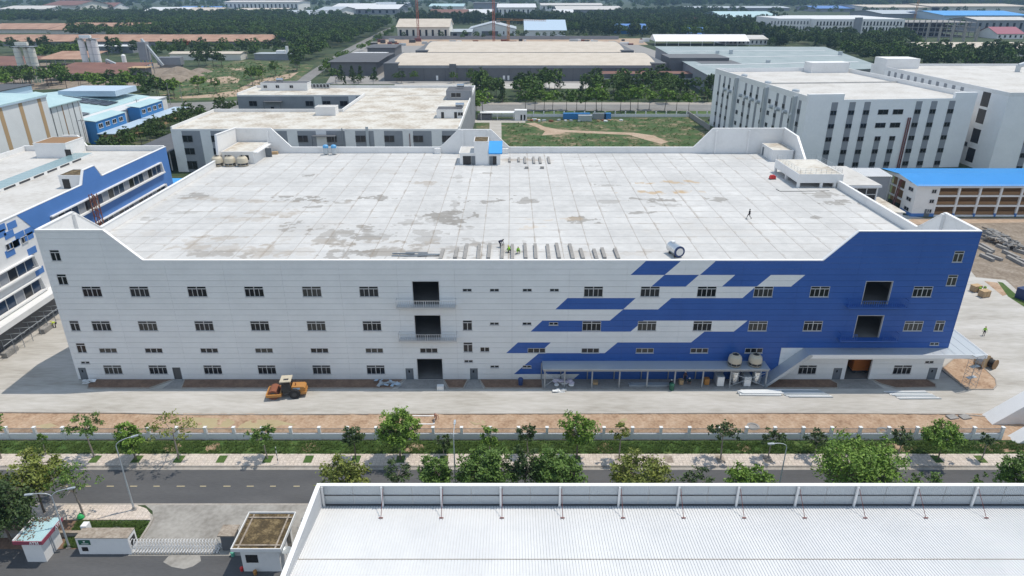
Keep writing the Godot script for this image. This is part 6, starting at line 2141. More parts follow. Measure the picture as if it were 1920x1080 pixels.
func grey_building() -> void:
	var o := thing("grey_building", "grey and white striped building with tan flat roof behind the factory's left half", "building", Vector3.ZERO)
	var h := 13.9
	var wings := [[-111.0, -17.0, -223.0, -258.0], [-63.0, -17.0, -258.02, -300.0], [-118.0, -17.0, -300.02, -325.0]]
	for q in wings:
		part("wall", bx(Vector3(q[0], 0, q[3]), Vector3(q[1], h, q[2])), M.grey_wall, o)
		part("roof", bx(Vector3(q[0] + 0.3, h + 0.002, q[3] + 0.3), Vector3(q[1] - 0.3, h + 0.05, q[2] - 0.3)), M.old_roof, o)
	# parapets along the outer edges
	for s in [[-111.0, -17.0, -223.3, -223.0], [-111.0, -63.2, -258.0, -257.6], [-118.0, -63.2, -300.4, -300.0], [-118.0, -17.0, -325.0, -324.6]]:
		part("parapet", bx(Vector3(s[0] - 0.02, h - 0.35, s[2]), Vector3(s[1] + 0.02, h + (0.25 if s[3] > -224 or (s[3] > -301 and s[3] < -299) else 1.1), s[3] + 0.03)), M.white_wall, o)
	for s in [[-111.03, -110.6, -257.6, -223.32], [-63.4, -62.96, -299.9, -258.1], [-118.03, -117.6, -324.6, -300.42], [-17.4, -16.97, -324.5, -223.32]]:
		part("parapet", bx(Vector3(s[0], h - 0.35, s[2]), Vector3(s[1], h + 1.0, s[3])), M.white_wall, o)
	# front: white bays between grey ones, windows on three floors
	for i in 10:
		var x := -111.0 + 9.42 * i
		part("white_bay", bx(Vector3(x + 0.01, 0.02, -223.0), Vector3(x + 3.4, h - 0.37, -222.94)), M.white_wall, o)
		for y in [10.0, 5.9, 1.4]:
			if x + 6.6 < -17.2:
				wall_window(o, Vector3(x + 5.0, y - (0.4 if y < 2 else 0.0), -223.0), Vector3.RIGHT, 3.1, 2.0 if y > 2 else 2.6, M.grey_frame, M.glass)
	# courtyard front of the rear wing
	for i in 6:
		var x := -102.0 + 7.4 * i
		if i != 1:
			wall_window(o, Vector3(x - 9.5 if i < 2 else x, 9.6, -300.0), Vector3.RIGHT, 3.2, 2.0, M.grey_frame, M.glass)
		if i > 1 and i % 2 == 0:
			part("white_bay", bx(Vector3(x + 2.2, 0.02, -300.0), Vector3(x + 5.4, h - 0.37, -299.94)), M.white_wall, o)
	# open steel porches on both fronts
	for p in [Vector3(-61, 8.2, -223.0), Vector3(-102.5, 7.6, -300.0)]:
		var po := part("porch_roof", bx(Vector3(-3.8, 3.9, 0.02), Vector3(3.8, 4.1, 2.6)), M.dark_grey_wall, o, p)
		for x in [-3.6, 3.6]:
			part("porch_post", bx(Vector3(x - 0.1, -1.0, 2.3), Vector3(x + 0.1, 3.9, 2.5)), M.dark_grey_wall, po)
		part("porch_floor", bx(Vector3(-3.8, -1.1, 0.02), Vector3(3.8, -0.9, 2.6)), M.dark_grey_wall, po)
		part("porch_door", bx(Vector3(-1.6, -0.9, 0.005), Vector3(-0.2, 1.6, 0.05)), M.glass, po)
	# ladder and pipes on the front
	part("ladder", bx(Vector3(-47.57, 5.0, -222.9), Vector3(-47.57 + 0.9, h + 1.0, -222.6)), M.galvanised, o)
	part("pipe", bx(Vector3(-55.38, 3.0, -222.9), Vector3(-55.38 + 0.25, h + 0.6, -222.7)), M.steel, o)
	part("pipe", bx(Vector3(-33.5, 5.0, -222.9), Vector3(-33.5 + 0.2, h - 1.2, -222.7)), M.red_pipe, o)
	# rooftop houses
	var a: Vector3 = Vector3(-70.84, 13.9, -249.67)
	roof_house(o, "roof_house", a.x, a.x + 7.2, a.z, a.z - 5.0, h, 2.9, M.white_wall, M.pale_roof, 0.08)
	var h2 := roof_house(o, "roof_house", -112.62, -91.78, -315.33, -322.0, h, 3.2, M.white_wall, M.charcoal_roof, 0.1)
	for x in [-110.62, -105.12, -98.91]:
		wall_window(h2, Vector3(x, h + 1.2, -315.33), Vector3.RIGHT, 1.5, 1.1, M.frame, M.glass)
	var c: Vector3 = Vector3(-26.59, 13.9, -244.17)
	var h3 := roof_house(o, "roof_house", c.x, -17.6, c.z, c.z - 7.0, h, 2.9, M.white_wall, M.charcoal_roof, 0.08)
	for x in [c.x + 1.6, c.x + 6.2]:
		part("door", bx(Vector3(x, h + 0.05, c.z + 0.003), Vector3(x + 1.0, h + 2.2, c.z + 0.05)), M.glass, h3)
	wall_window(h3, Vector3(c.x + 8.4, h + 1.0, c.z), Vector3.RIGHT, 1.7, 1.1, M.frame, M.glass)
	var t := roof_house(o, "stair_tower", -27.0, -16.9, -287.0, -299.5, h - 6.0, 9.6, M.grey_wall, M.charcoal_roof, 0.05)
	for y in [h - 2.6, h + 1.2]:
		wall_window(t, Vector3(-23.0, y, -287.0), Vector3.RIGHT, 4.0, 1.7, M.frame, M.glass)
	for p in [[Vector3(-21.5, h + 4.0, -294.0), "lying steel water tank on the grey building's stair tower"], [Vector3(c.x + 8.0, h + 3.2, c.z - 4.0), "lying steel water tank on the grey building's rooftop house"], [Vector3(-104.56, h + 3.5, -318.0), "lying steel water tank on the grey building's rear roof house"]]:
		water_tank(p[0], p[1])
	for i in 6:
		var ac := thing("air_conditioner", "dark cooling unit on the grey building's rear wing, %s of the row from left" % ORDINAL[i], "air conditioner", Vector3(-92.02 + i * 1.55, h + 0.06, -322.44), 0.0, "cooling units on the rear wing")
		part("case", bx(Vector3(-0.6, 0.1, -0.5), Vector3(0.6, 2.0, 0.5)), M.galvanised, ac)
		part("grille", bx(Vector3(-0.5, 0.5, 0.502), Vector3(0.5, 1.9, 0.53)), M.dark_steel, ac)
		part("foot", bx(Vector3(-0.5, 0, -0.4), Vector3(0.5, 0.098, 0.4)), M.dark_steel, ac)
	# dark lean-to roof left of it
	var dk := thing("parking_shed", "large open shed with charcoal roof left of the grey striped building", "roof", Vector3.ZERO)
	var rm := MB.new()
	rm.prism(PackedVector2Array([Vector2(-132, 4.6), Vector2(-113, 6.6), Vector2(-113, 6.75), Vector2(-132, 4.75)]), Vector3(0, 0, -212), Vector3.RIGHT, Vector3.UP, Vector3(0, 0, -52))
	part("sheet", rm, M.charcoal_roof, dk)
	for z in [-213.0, -225.0, -237.0, -249.0, -262.0]:
		part("post", unit_box(Vector3(0.3, 4.6, 0.3)), M.white_wall, dk, Vector3(-131, 2.3, z))
		part("post", unit_box(Vector3(0.3, 6.4, 0.3)), M.white_wall, dk, Vector3(-114, 3.2, z))
	var br := thing("blue_roof_shed", "low shed with bright blue roof in the gap behind the left stair house", "shed", Vector3(-103, 0, -196))
	part("wall", bx(Vector3(-8, 0, -6), Vector3(8, 3, 6)), M.white_wall, br)
	part("roof", bx(Vector3(-8.5, 3.003, -6.5), Vector3(8.5, 3.2, 6.5)), M.sky_blue_roof, br)

func water_tank(at: Vector3, label: String) -> void:
	var o := thing("water_tank", label, "water tank", at)
	var m := MB.new()
	m.tube(Vector3(-1.5, 0.95, 0), Vector3(1.5, 0.95, 0), 0.7, 0.7, 16)
	part("shell", m, M.stainless, o)
	for x in [-1.0, 1.0]:
		part("stand", unit_box(Vector3(0.15, 0.5, 1.1)), M.steel, o, Vector3(x, 0.25, 0))

# ---------------------------------------------------------------- blue and white building on the left
func left_building() -> void:
	var o := thing("blue_white_building", "white building with blue side wall and long window bands, left edge", "building", Vector3.ZERO)
	var X := -86.0
	var h := 19.0
	part("wall", bx(Vector3(-121, 0, -168.5), Vector3(X, h, -78)), M.white_wall, o)
	part("roof", bx(Vector3(-120.7, h + 0.002, -168.2), Vector3(X - 0.3, h + 0.05, -78)), M.pale_roof, o)
	# right parapet with its raised part, back and left parapets
	parapet(o, [Vector2(-78, 18.5), Vector2(-78, 20.0), Vector2(-132.5, 20.0), Vector2(-134.27, 22.6), Vector2(-138.02, 22.6), Vector2(-139.9, 20.0), Vector2(-168.5, 20.0), Vector2(-168.5, 18.5)], Vector3(X + 0.02, 0, 0), Vector3.BACK, Vector3.LEFT, M.white_wall)
	parapet(o, [Vector2(-121, 18.5), Vector2(-121, 20.2), Vector2(-109.87, 20.2), Vector2(-110.65, 22.8), Vector2(-107.05, 22.8), Vector2(-105.28, 20.2), Vector2(X - 0.3, 20.2), Vector2(X - 0.3, 18.5)], Vector3(0, 0, -168.52), Vector3.RIGHT, Vector3.BACK, M.white_wall)
	part("parapet", bx(Vector3(-121.02, 18.5, -168.2), Vector3(-120.7, 20.2, -78)), M.white_wall, o)
	# blue cladding of the side wall (z along, y up)
	var bl := MB.new()
	bl.prism(PackedVector2Array([Vector2(-168.52, 0.1), Vector2(-168.52, 19.98), Vector2(-113.0, 19.98), Vector2(-116.0, 16.7), Vector2(-119.5, 12.6), Vector2(-131, 0.1)]), Vector3(X + 0.03, 0, 0), Vector3.BACK, Vector3.UP, Vector3(0.05, 0, 0))
	part("blue_wall", bl, M.bright_blue, o)
	var tp := MB.new()
	tp.prism(PackedVector2Array([Vector2(-132.8, 19.99), Vector2(-134.27, 22.55), Vector2(-138.02, 22.55), Vector2(-139.6, 19.99)]), Vector3(X + 0.032, 0, 0), Vector3.BACK, Vector3.UP, Vector3(0.05, 0, 0))
	part("blue_wall", tp, M.bright_blue, o)
	# blue squares on the white part
	for p in [Vector2(-111.33, 18.75), Vector2(-110.08, 17.45), Vector2(-112.43, 16.52), Vector2(-114.97, 16.44), Vector2(-114.46, 15.61), Vector2(-110.74, 15.56), Vector2(-108.28, 18.17), Vector2(-108.68, 19.07), Vector2(-110.59, 15.51), Vector2(-109.06, 14.52), Vector2(-114.18, 12.98), Vector2(-113.02, 11.69), Vector2(-114.5, 8.93)]:
		part("blue_square", bx(Vector3(X + 0.002, p.y - 0.6, p.x - 1.15), Vector3(X + 0.05, p.y + 0.6, p.x + 1.15)), M.bright_blue, o)
	for p in [Vector2(-113.11, 15.49), Vector2(-109.27, 15.61), Vector2(-113.84, 10.86)]:
		wall_window(o, Vector3(X, p.y - 0.5, p.x), Vector3(0, 0, -1), 1.5, 1.0, M.frame, M.glass)
	# window bands: [z far, z near, y low, y high]
	for q in [[-163.85, -121.0, 14.8, 17.0], [-164.0, -121.0, 9.4, 11.6], [-113.5, -80.0, 10.0, 12.2], [-113.5, -80.0, 5.7, 8.0], [-164.0, -128.0, 4.4, 6.6]]:
		var d := part("window_band", bx(Vector3(X + 0.035, q[2], q[0]), Vector3(X + 0.10, q[3], q[1])), M.interior_shade_tone, o)
		var fr := MB.new()
		fr.span(Vector3(X + 0.02, q[3], q[0] - 0.3), Vector3(X + 0.6, q[3] + 0.22, q[1]))
		fr.span(Vector3(X + 0.02, q[2] - 0.3, q[0] - 0.8), Vector3(X + 0.75, q[2], q[1]))
		fr.prism(PackedVector2Array([Vector2(q[0] - 0.35, q[3] + 0.22), Vector2(q[0] - 0.9, q[2] - 0.3), Vector2(q[0] - 0.6, q[2] - 0.3), Vector2(q[0] - 0.02, q[3] + 0.22)]), Vector3(X + 0.02, 0, 0), Vector3.BACK, Vector3.UP, Vector3(0.55, 0, 0))
		part("frame", fr, M.white_wall, d)
		var n := int((q[1] - q[0]) / 2.1)
		for i in n:
			var z0: float = q[0] + (q[1] - q[0]) * i / n
			var z1: float = q[0] + (q[1] - q[0]) * (i + 1) / n
			part("pane", bx(Vector3(X + 0.105, q[2] + 0.05, z0 + 0.09), Vector3(X + 0.13, q[3] - 0.05, z1 - 0.09)), [M.glass, M.blue_glass, M.blue_glass, M.grey_wall][(i * 7 + int(q[2])) % 4], d)
			part("mullion", bx(Vector3(X + 0.105, q[2] + 0.01, z0 - 0.06), Vector3(X + 0.2, q[3] - 0.01, z0 + 0.06)), M.frame, d)
	# ground floor: flat dark sheet painted for the recess shade, under a projecting white slab
	part("ground_floor", bx(Vector3(X + 0.03, 0.1, -130), Vector3(X + 0.12, 4.15, -79)), M.dark_grey_wall, o)
	part("slab_edge", bx(Vector3(X + 0.03, 4.2, -118), Vector3(-83.6, 5.2, -79)), M.white_wall, o)
	# stair houses and the long skylight
	var s0: Vector3 = Vector3(-109.43, 19, -169.63)
	var s1 := roof_house(o, "stair_house", -113.01, -105.5, -160.5, -168.0, h, 3.4, M.white_wall, M.brown_board, 0.05)
	part("door", bx(Vector3(-105.91, h + 0.05, -160.49), Vector3(-104.52, h + 2.1, -160.44)), M.glass, s1)
	var zz := -133.54
	var s2 := roof_house(o, "stair_house", -90.84, X - 0.35, zz, zz - 5.0, h, 2.6, M.white_wall, M.moss_roof, 0.04)
	part("door", bx(Vector3(-90.84 + 0.6, h + 0.05, zz + 0.004), Vector3(-90.84 + 2.0, h + 2.0, zz + 0.05)), M.glass, s2)
	var sk := part("skylight_kerb", bx(Vector3(-105.3, h + 0.06, -163), Vector3(-101.0, h + 0.7, -90)), M.white_wall, o)
	for i in 36:
		var z := -163.0 + i * 2.02
		part("skylight_pane", bx(Vector3(-105.2, h + 0.702, z + 0.04), Vector3(-101.1, h + 0.74, z + 1.98)), M.skylight, sk)
	for i in 14:
		part("vent_slot", bx(Vector3(-101.0, h + 0.2, -158.0 + i * 4.6), Vector3(-100.97, h + 0.6, -154.6 + i * 4.6)), M.dark_steel, sk)
	# rusty hoist mast against the wall
	var ms := thing("hoist_mast", "rusty yellow lattice hoist mast against the blue wall", "hoist mast", Vector3(-84.6, 0, -133.1))
	for x in [-0.5, 0.5]:
		for z in [-0.5, 0.5]:
			part("chord", unit_box(Vector3(0.14, 18.0, 0.14)), M.rust, ms, Vector3(x, 9.0, z))
	for i in 12:
		var l := MB.new()
		var y := i * 1.5
		l.bar(Vector3(0.5, y, -0.5), Vector3(0.5, y + 1.5, 0.5), 0.09)
		l.bar(Vector3(-0.5, y, 0.5), Vector3(0.5, y + 1.5, 0.5), 0.09)
		l.bar(Vector3(-0.5, y + 1.5, 0.5), Vector3(0.5, y + 1.5, 0.5), 0.09)
		part("lacing", l, M.rust, ms)
	# steel frames and blocks in front of the ground floor
	for i in 7:
		var f := thing("pipe_trestle", "steel pipe trestle before the dark ground floor on the left, %s from the back" % ORDINAL[i], "trestle", Vector3(-83.9, 0, -113.0 + i * 2.2), 0.0, "pipe frames by the left building")
		for x in [-0.9, 0.9]:
			part("leg", unit_box(Vector3(0.07, 2.6, 0.07)), M.steel, f, Vector3(x, 1.3, 0))
		var t := MB.new()
		t.bar(Vector3(-1.5, 2.6, 0.2), Vector3(1.5, 2.65, -0.2), 0.09)
		part("cross_bar", t, M.galvanised, f)
		var l := MB.new()
		l.bar(Vector3(0.9, 2.55, -0.2), Vector3(0.9, 2.5, 2.1), 0.08)
		part("long_bar", l, M.galvanised, f)
	for q in [[Vector3(-83.12, 0, -108.14), 2.6, "concrete block beside the worker in the left gap"], [Vector3(-83.86, 0, -99.62), 2.8, "concrete block nearest the left edge in the gap"]]:
		solo("concrete_block", bx(Vector3(-0.5, 0, -q[1] * 0.5), Vector3(0.5, 0.9, q[1] * 0.5)), M.grey_concrete, q[2], "block", q[0])

# ---------------------------------------------------------------- tall white buildings on the right
func right_buildings() -> void:
	var o := thing("white_block", "tall white building with grey vertical stripes behind the blue roofed dormitory", "building", Vector3(95.5, 0, -225), deg_to_rad(4.8))
	var W := 57.5
	var D := 84.0
	var h := 22.6
	part("wall", bx(Vector3(0, 0, -D), Vector3(W, h, 0)), M.bright_wall, o)
	part("roof", bx(Vector3(0.4, h + 0.002, -D + 0.4), Vector3(W - 0.4, h + 0.05, -0.3)), M.pale_roof, o)
	for s in [[0.0, 12.0, -1.2, 0.03, 24.8], [50.0, W + 0.03, -1.2, 0.03, 24.8], [12.02, 49.98, -0.35, 0.02, 23.0], [0.0, W, -D - 0.02, -D + 0.35, 24.2]]:
		part("parapet", bx(Vector3(s[0] - 0.02, h - 0.3, s[2]), Vector3(s[1], s[4], s[3])), M.bright_wall, o)
	part("parapet", bx(Vector3(-0.03, h - 0.3, -D + 0.36), Vector3(0.35, 24.2, -1.22)), M.white_wall, o)
	part("parapet", bx(Vector3(W - 0.35, h - 0.3, -D + 0.36), Vector3(W + 0.03, 24.2, -1.22)), M.white_wall, o)
	part("roof_house", bx(Vector3(W - 18, h, -D + 0.4), Vector3(W - 1, h + 4.2, -D + 7)), M.white_wall, o)
	part("roof_kerb", bx(Vector3(0.5, h + 0.052, -43.2), Vector3(W - 0.5, h + 0.5, -42.8)), M.pale_roof, o)
	# front stripes and windows
	for x in [9.2, 15.2, 20.3, 38.0, 43.2, 49.4]:
		part("grey_stripe", bx(Vector3(x - 1.05, 0.1, 0.002), Vector3(x + 1.05, h - 0.4, 0.05)), M.grey_wall, o)
		for y in [1.0, 5.3, 9.6, 13.9, 18.2]:
			wall_window(o, Vector3(x, y, 0.05), Vector3.RIGHT, 1.9, 1.3, M.grey_frame, M.glass)
	for x in [26.2, 31.3]:
		part("grey_stripe", bx(Vector3(x - 0.95, 0.1, 0.002), Vector3(x + 0.95, 11.0, 0.05)), M.grey_wall, o)
		for y in [1.0, 5.3, 9.6]:
			wall_window(o, Vector3(x, y, 0.05), Vector3.RIGHT, 1.8, 1.3, M.grey_frame, M.glass)
		for y in [13.9, 18.2]:
			wall_window(o, Vector3(x, y, 0.0), Vector3.RIGHT, 3.3, 1.4, M.grey_frame, M.glass)
	for x in [35.2, 35.9]:
		part("red_pipe", bx(Vector3(x, 0, 0.1), Vector3(x + 0.3, 17.0, 0.4)), M.red_pipe, o)
	# left side
	for i in 14:
		var z := -5.0 - i * 5.6
		if i % 5 != 4:
			part("grey_stripe", bx(Vector3(-0.05, 0.1, z - 0.9), Vector3(-0.002, h - 0.4, z + 0.9)), M.grey_wall, o)
		for y in [1.0, 5.3, 9.6, 13.9, 18.0]:
			if (i + int(y)) % 4 != 3:
				wall_window(o, Vector3(-0.05, y, z), Vector3(0, 0, 1), 1.6, 1.3, M.grey_frame, M.glass)
		if i in [1, 5, 10]:
			part("duct", bx(Vector3(-1.2, 0, z + 2.2), Vector3(-0.06, h + 0.6, z + 3.4)), M.galvanised, o)
		if i in [1, 2, 3, 4, 6, 7, 8, 9, 11, 12]:
			var hd := MB.new()
			hd.tube(Vector3(-0.06, 17.0, z + 2.6), Vector3(-1.3, 17.3, z + 2.6), 0.7, 0.6, 10)
			part("hood", hd, M.galvanised, o)
	for i in 3:
		var u := thing("roof_fan", "round exhaust fan on the white striped building's roof edge, %s from the front" % ORDINAL[i], "fan", o.transform * Vector3(1.4, h + 0.06, -12.0 - i * 22.0), 0.0, "fans on the white building")
		var m := MB.new()
		m.lathe([Vector2(0.9, 0), Vector2(0.9, 1.0), Vector2(1.3, 1.5), Vector2(1.1, 2.1), Vector2(0, 2.4)], Vector3.ZERO, 14)
		part("housing", m, M.galvanised, u)
	var p := thing("white_block", "second tall white building with dark loading doors, right edge", "building", Vector3(157, 0, -221))
	var h2 := 25.0
	part("wall", bx(Vector3(0, 0, -90), Vector3(75, h2, 0)), M.bright_wall, p)
	part("roof", bx(Vector3(0.4, h2 + 0.002, -89.6), Vector3(74, h2 + 0.05, -0.4)), M.pale_roof, p)
	part("front_face", bx(Vector3(0.4, 0, 0.002), Vector3(75, h2, 0.06)), M.bright_wall, p)
	rim_ring(p, -0.03, 75, 0.08, -90.02, h2 - 0.3, h2 + 0.9, M.white_wall, 0.35)
	part("roof_house", bx(Vector3(-0.06, h2 - 3.0, -88), Vector3(14, h2 + 4.0, -78)), M.white_wall, p)
	for i in 13:
		var z := -24.0 - i * 5.0
		part("grey_stripe", bx(Vector3(-0.05, 0.1, z - 0.9), Vector3(-0.002, h2 - 0.5, z + 0.9)), M.grey_wall, p)
		for y in [2.5, 7.5, 12.5, 17.5]:
			wall_window(p, Vector3(-0.05, y, z), Vector3(0, 0, 1), 1.6, 1.4, M.grey_frame, M.glass)
	for y in [1.5, 8.0, 14.5, 20.0]:
		part("loading_door", bx(Vector3(-0.06, y, -12.5), Vector3(-0.002, y + 4.6, -8.5)), M.glass, p)
	for z in [-17.0, -14.6]:
		wall_window(p, Vector3(0, 6.2, z), Vector3(0, 0, 1), 1.8, 1.2, M.grey_frame, M.glass)
	for x in [9.0, 16.0, 23.0]:
		part("grey_stripe", bx(Vector3(x, 0.1, 0.062), Vector3(x + 2.0, h2 - 0.5, 0.11)), M.grey_wall, p)
		for y in [1.0, 5.3, 9.6, 13.9, 18.2]:
			wall_window(p, Vector3(x + 1.0, y, 0.11), Vector3.RIGHT, 1.8, 1.4, M.grey_frame, M.glass)
	var s := thing("exhaust_stack", "bent metal exhaust on the second white building's roof", "exhaust", Vector3(204.35, 25.06, -287))
	var m := MB.new()
	m.tube(Vector3(0, 0, 0), Vector3(0, 2.6, 0), 0.9, 0.9, 12)
	m.tube(Vector3(0, 2.4, 0), Vector3(1.8, 3.0, 0.4), 0.9, 1.0, 12)
	part("pipe", m, M.galvanised, s)

func dormitory() -> void:
	var x0 := 106.8
	var x1 := 150.0
	var zf := -174.5
	var zb := -192.0
	var o := thing("dormitory", "three storey open-fronted dormitory with bright blue metal roof", "building", Vector3.ZERO)
	# inner core behind the open bays
	part("core_wall", bx(Vector3(x0 + 6.0, 0, zb + 0.3), Vector3(x1, 8.1, zf - 2.6)), M.brown_board, o)
	part("end_wall", bx(Vector3(x0, 0, zf - 5.5), Vector3(x0 + 5.6, 8.2, zf)), M.white_wall, o)
	part("blue_plinth", bx(Vector3(x0 - 0.03, 0, zf - 5.53), Vector3(x0 + 5.62, 0.9, zf + 0.03)), M.bright_blue, o)
	for k in 4:
		var y: float = [0.0, 2.75, 5.45, 7.95][k]
		part("floor_beam", bx(Vector3(x0 + (5.62 if k < 3 else -0.1), y - 0.02, zf - 2.58), Vector3(x1, y + (0.42 if k < 3 else 0.75), zf + 0.02 if k < 3 else zf + 0.3)), M.white_wall, o)
		if k < 3:
			part("board_rail", bx(Vector3(x0 + 6.0, y + 0.44, zf - 0.4), Vector3(x1, y + 1.35, zf - 0.3)), M.brown_board, o)
	for i in 8:
		var x := x0 + 5.8 + i * 5.55
		part("column", bx(Vector3(x - 0.25, 0.9, zf - 0.45), Vector3(x + 0.25, 8.0, zf + 0.06)), M.white_wall, o)
		part("column_foot", bx(Vector3(x - 0.26, 0, zf - 0.46), Vector3(x + 0.26, 0.898, zf + 0.07)), M.bright_blue, o)
	# left gable: frame of columns and beams
	for z in [zf - 5.7, zf - 9.6, zf - 13.4, zb]:
		part("column", bx(Vector3(x0, 0, z - 0.2), Vector3(x0 + 0.4, 8.1, z + 0.2)), M.white_wall, o)
	for y in [2.7, 5.4]:
		part("side_beam", bx(Vector3(x0 + 0.01, y, zb + 0.21), Vector3(x0 + 0.39, y + 0.4, zf - 5.92)), M.white_wall, o)
	part("side_core", bx(Vector3(x0 + 3.2, 0, zb + 0.3), Vector3(x0 + 5.9, 8.0, zf - 5.6)), M.brown_board, o)
	for y in [1.0, 3.7, 6.4]:
		wall_window(o, Vector3(x0, y, zf - 2.6), Vector3(0, 0, 1), 2.2, 0.9, M.frame, M.glass)
		wall_window(o, Vector3(x0 + 4.6, y + 0.1, zf), Vector3.RIGHT, 1.1, 0.9, M.frame, M.glass)
	var gb := MB.new()
	gb.prism(PackedVector2Array([Vector2(zf + 0.3, 8.1), Vector2(zb - 0.3, 8.1), Vector2(-183.5, 9.25)]), Vector3(x0 - 0.05, 0, 0), Vector3.BACK, Vector3.UP, Vector3(0.3, 0, 0))
	part("gable_wall", gb, M.white_wall, o)
	for s in [[zf + 0.9, 8.62, -183.5, 9.5], [zb - 0.9, 8.62, -183.5, 9.5]]:
		var a := Vector3(0, s[1], s[0])
		var c := Vector3(0, s[3], s[2])
		var up := (c - a).normalized()
		var l := (c - a).length()
		var nn := Vector3.RIGHT.cross(up)
		if nn.y < 0:
			nn = -nn
		var sh := ribbed(x1 - x0 + 0.6, l, 0.5, 0.06)
		part("roof_sheet", sh, M.sky_blue_roof, o, Vector3(x0 - 0.6, s[1], s[0]), Basis(Vector3.RIGHT, up, Vector3.RIGHT.cross(up)))
	var rp := MB.new()
	for dz in [0.0, 0.7]:
		rp.tube(Vector3(x0 - 0.4, 0.2, zf - 9.0 + dz), Vector3(x0 - 0.4, 7.8, zf - 8.0 + dz), 0.14, 0.14, 8)
		rp.tube(Vector3(x0 - 0.4, 7.8, zf - 8.0 + dz), Vector3(x0 + 0.2, 8.0, zf - 7.8 + dz), 0.14, 0.14, 8)
	part("red_pipe", rp, M.red_pipe, o)
	part("door", bx(Vector3(x0 + 3.4, 0.02, zf + 0.004), Vector3(x0 + 4.8, 2.1, zf + 0.06)), M.grey_door, o)

func annexe() -> void:
	var o := thing("annexe", "low flat-roofed annexe with a glazed corner right of the factory roof platform", "annexe", Vector3.ZERO)
	var x0 := 67.4
	var x1 := 83.8
	var zf := -151.5
	var h := 14.4
	part("wall", bx(Vector3(x0, 0, -169), Vector3(x1, h, zf)), M.white_wall, o)
	part("roof", bx(Vector3(x0 + 0.2, h + 0.45, -169.2), Vector3(x1 + 0.4, h + 0.6, zf + 0.4)), M.pale_roof, o)
	part("roof_edge", bx(Vector3(x0, h + 0.002, -169.3), Vector3(x1 + 0.5, h + 0.448, zf + 0.5)), M.white_wall, o)
	for i in 4:
		for k in 3:
			part("pane", bx(Vector3(74.4 + i * 2.3, h - 4.6 + k * 1.5, zf + 0.004), Vector3(76.5 + i * 2.3, h - 3.25 + k * 1.5, zf + 0.05)), M.glass, o)
	var f := MB.new()
	for i in 5:
		f.span(Vector3(74.2 + i * 2.3, h - 4.7, zf + 0.003), Vector3(74.38 + i * 2.3, h - 0.1, zf + 0.1))
	for k in 4:
		f.span(Vector3(74.2, h - 4.78 + k * 1.5, zf + 0.002), Vector3(83.6, h - 4.62 + k * 1.5, zf + 0.09))
	part("glazing_frame", f, M.frame, o)
	var q := thing("low_block", "small white block beside the glazed annexe", "building", Vector3.ZERO)
	part("wall", bx(Vector3(84.0, 0, -163), Vector3(90.5, 8.5, -151)), M.white_wall, q)
	part("roof", bx(Vector3(83.9, 8.503, -163.3), Vector3(90.9, 8.7, -150.5)), M.old_roof, q)
	part("opening", bx(Vector3(85.0, 4.6, -150.99), Vector3(89.5, 7.4, -150.95)), M.glass, q)
	var r := thing("white_canopy", "low ribbed white canopy roof between annexe and dormitory", "canopy", Vector3.ZERO)
	part("sheet", ribbed(15.0, 8.0, 0.6, 0.1), M.white_metal_roof, r, Vector3(89.0, 9.0, -182.0), Basis(Vector3.RIGHT, Vector3(0, 0.05, -1).normalized(), Vector3(0, 1, 0.05).normalized()))
	part("wall", bx(Vector3(89.4, 0, -189), Vector3(103.6, 8.9, -182.5)), M.grey_wall, r)

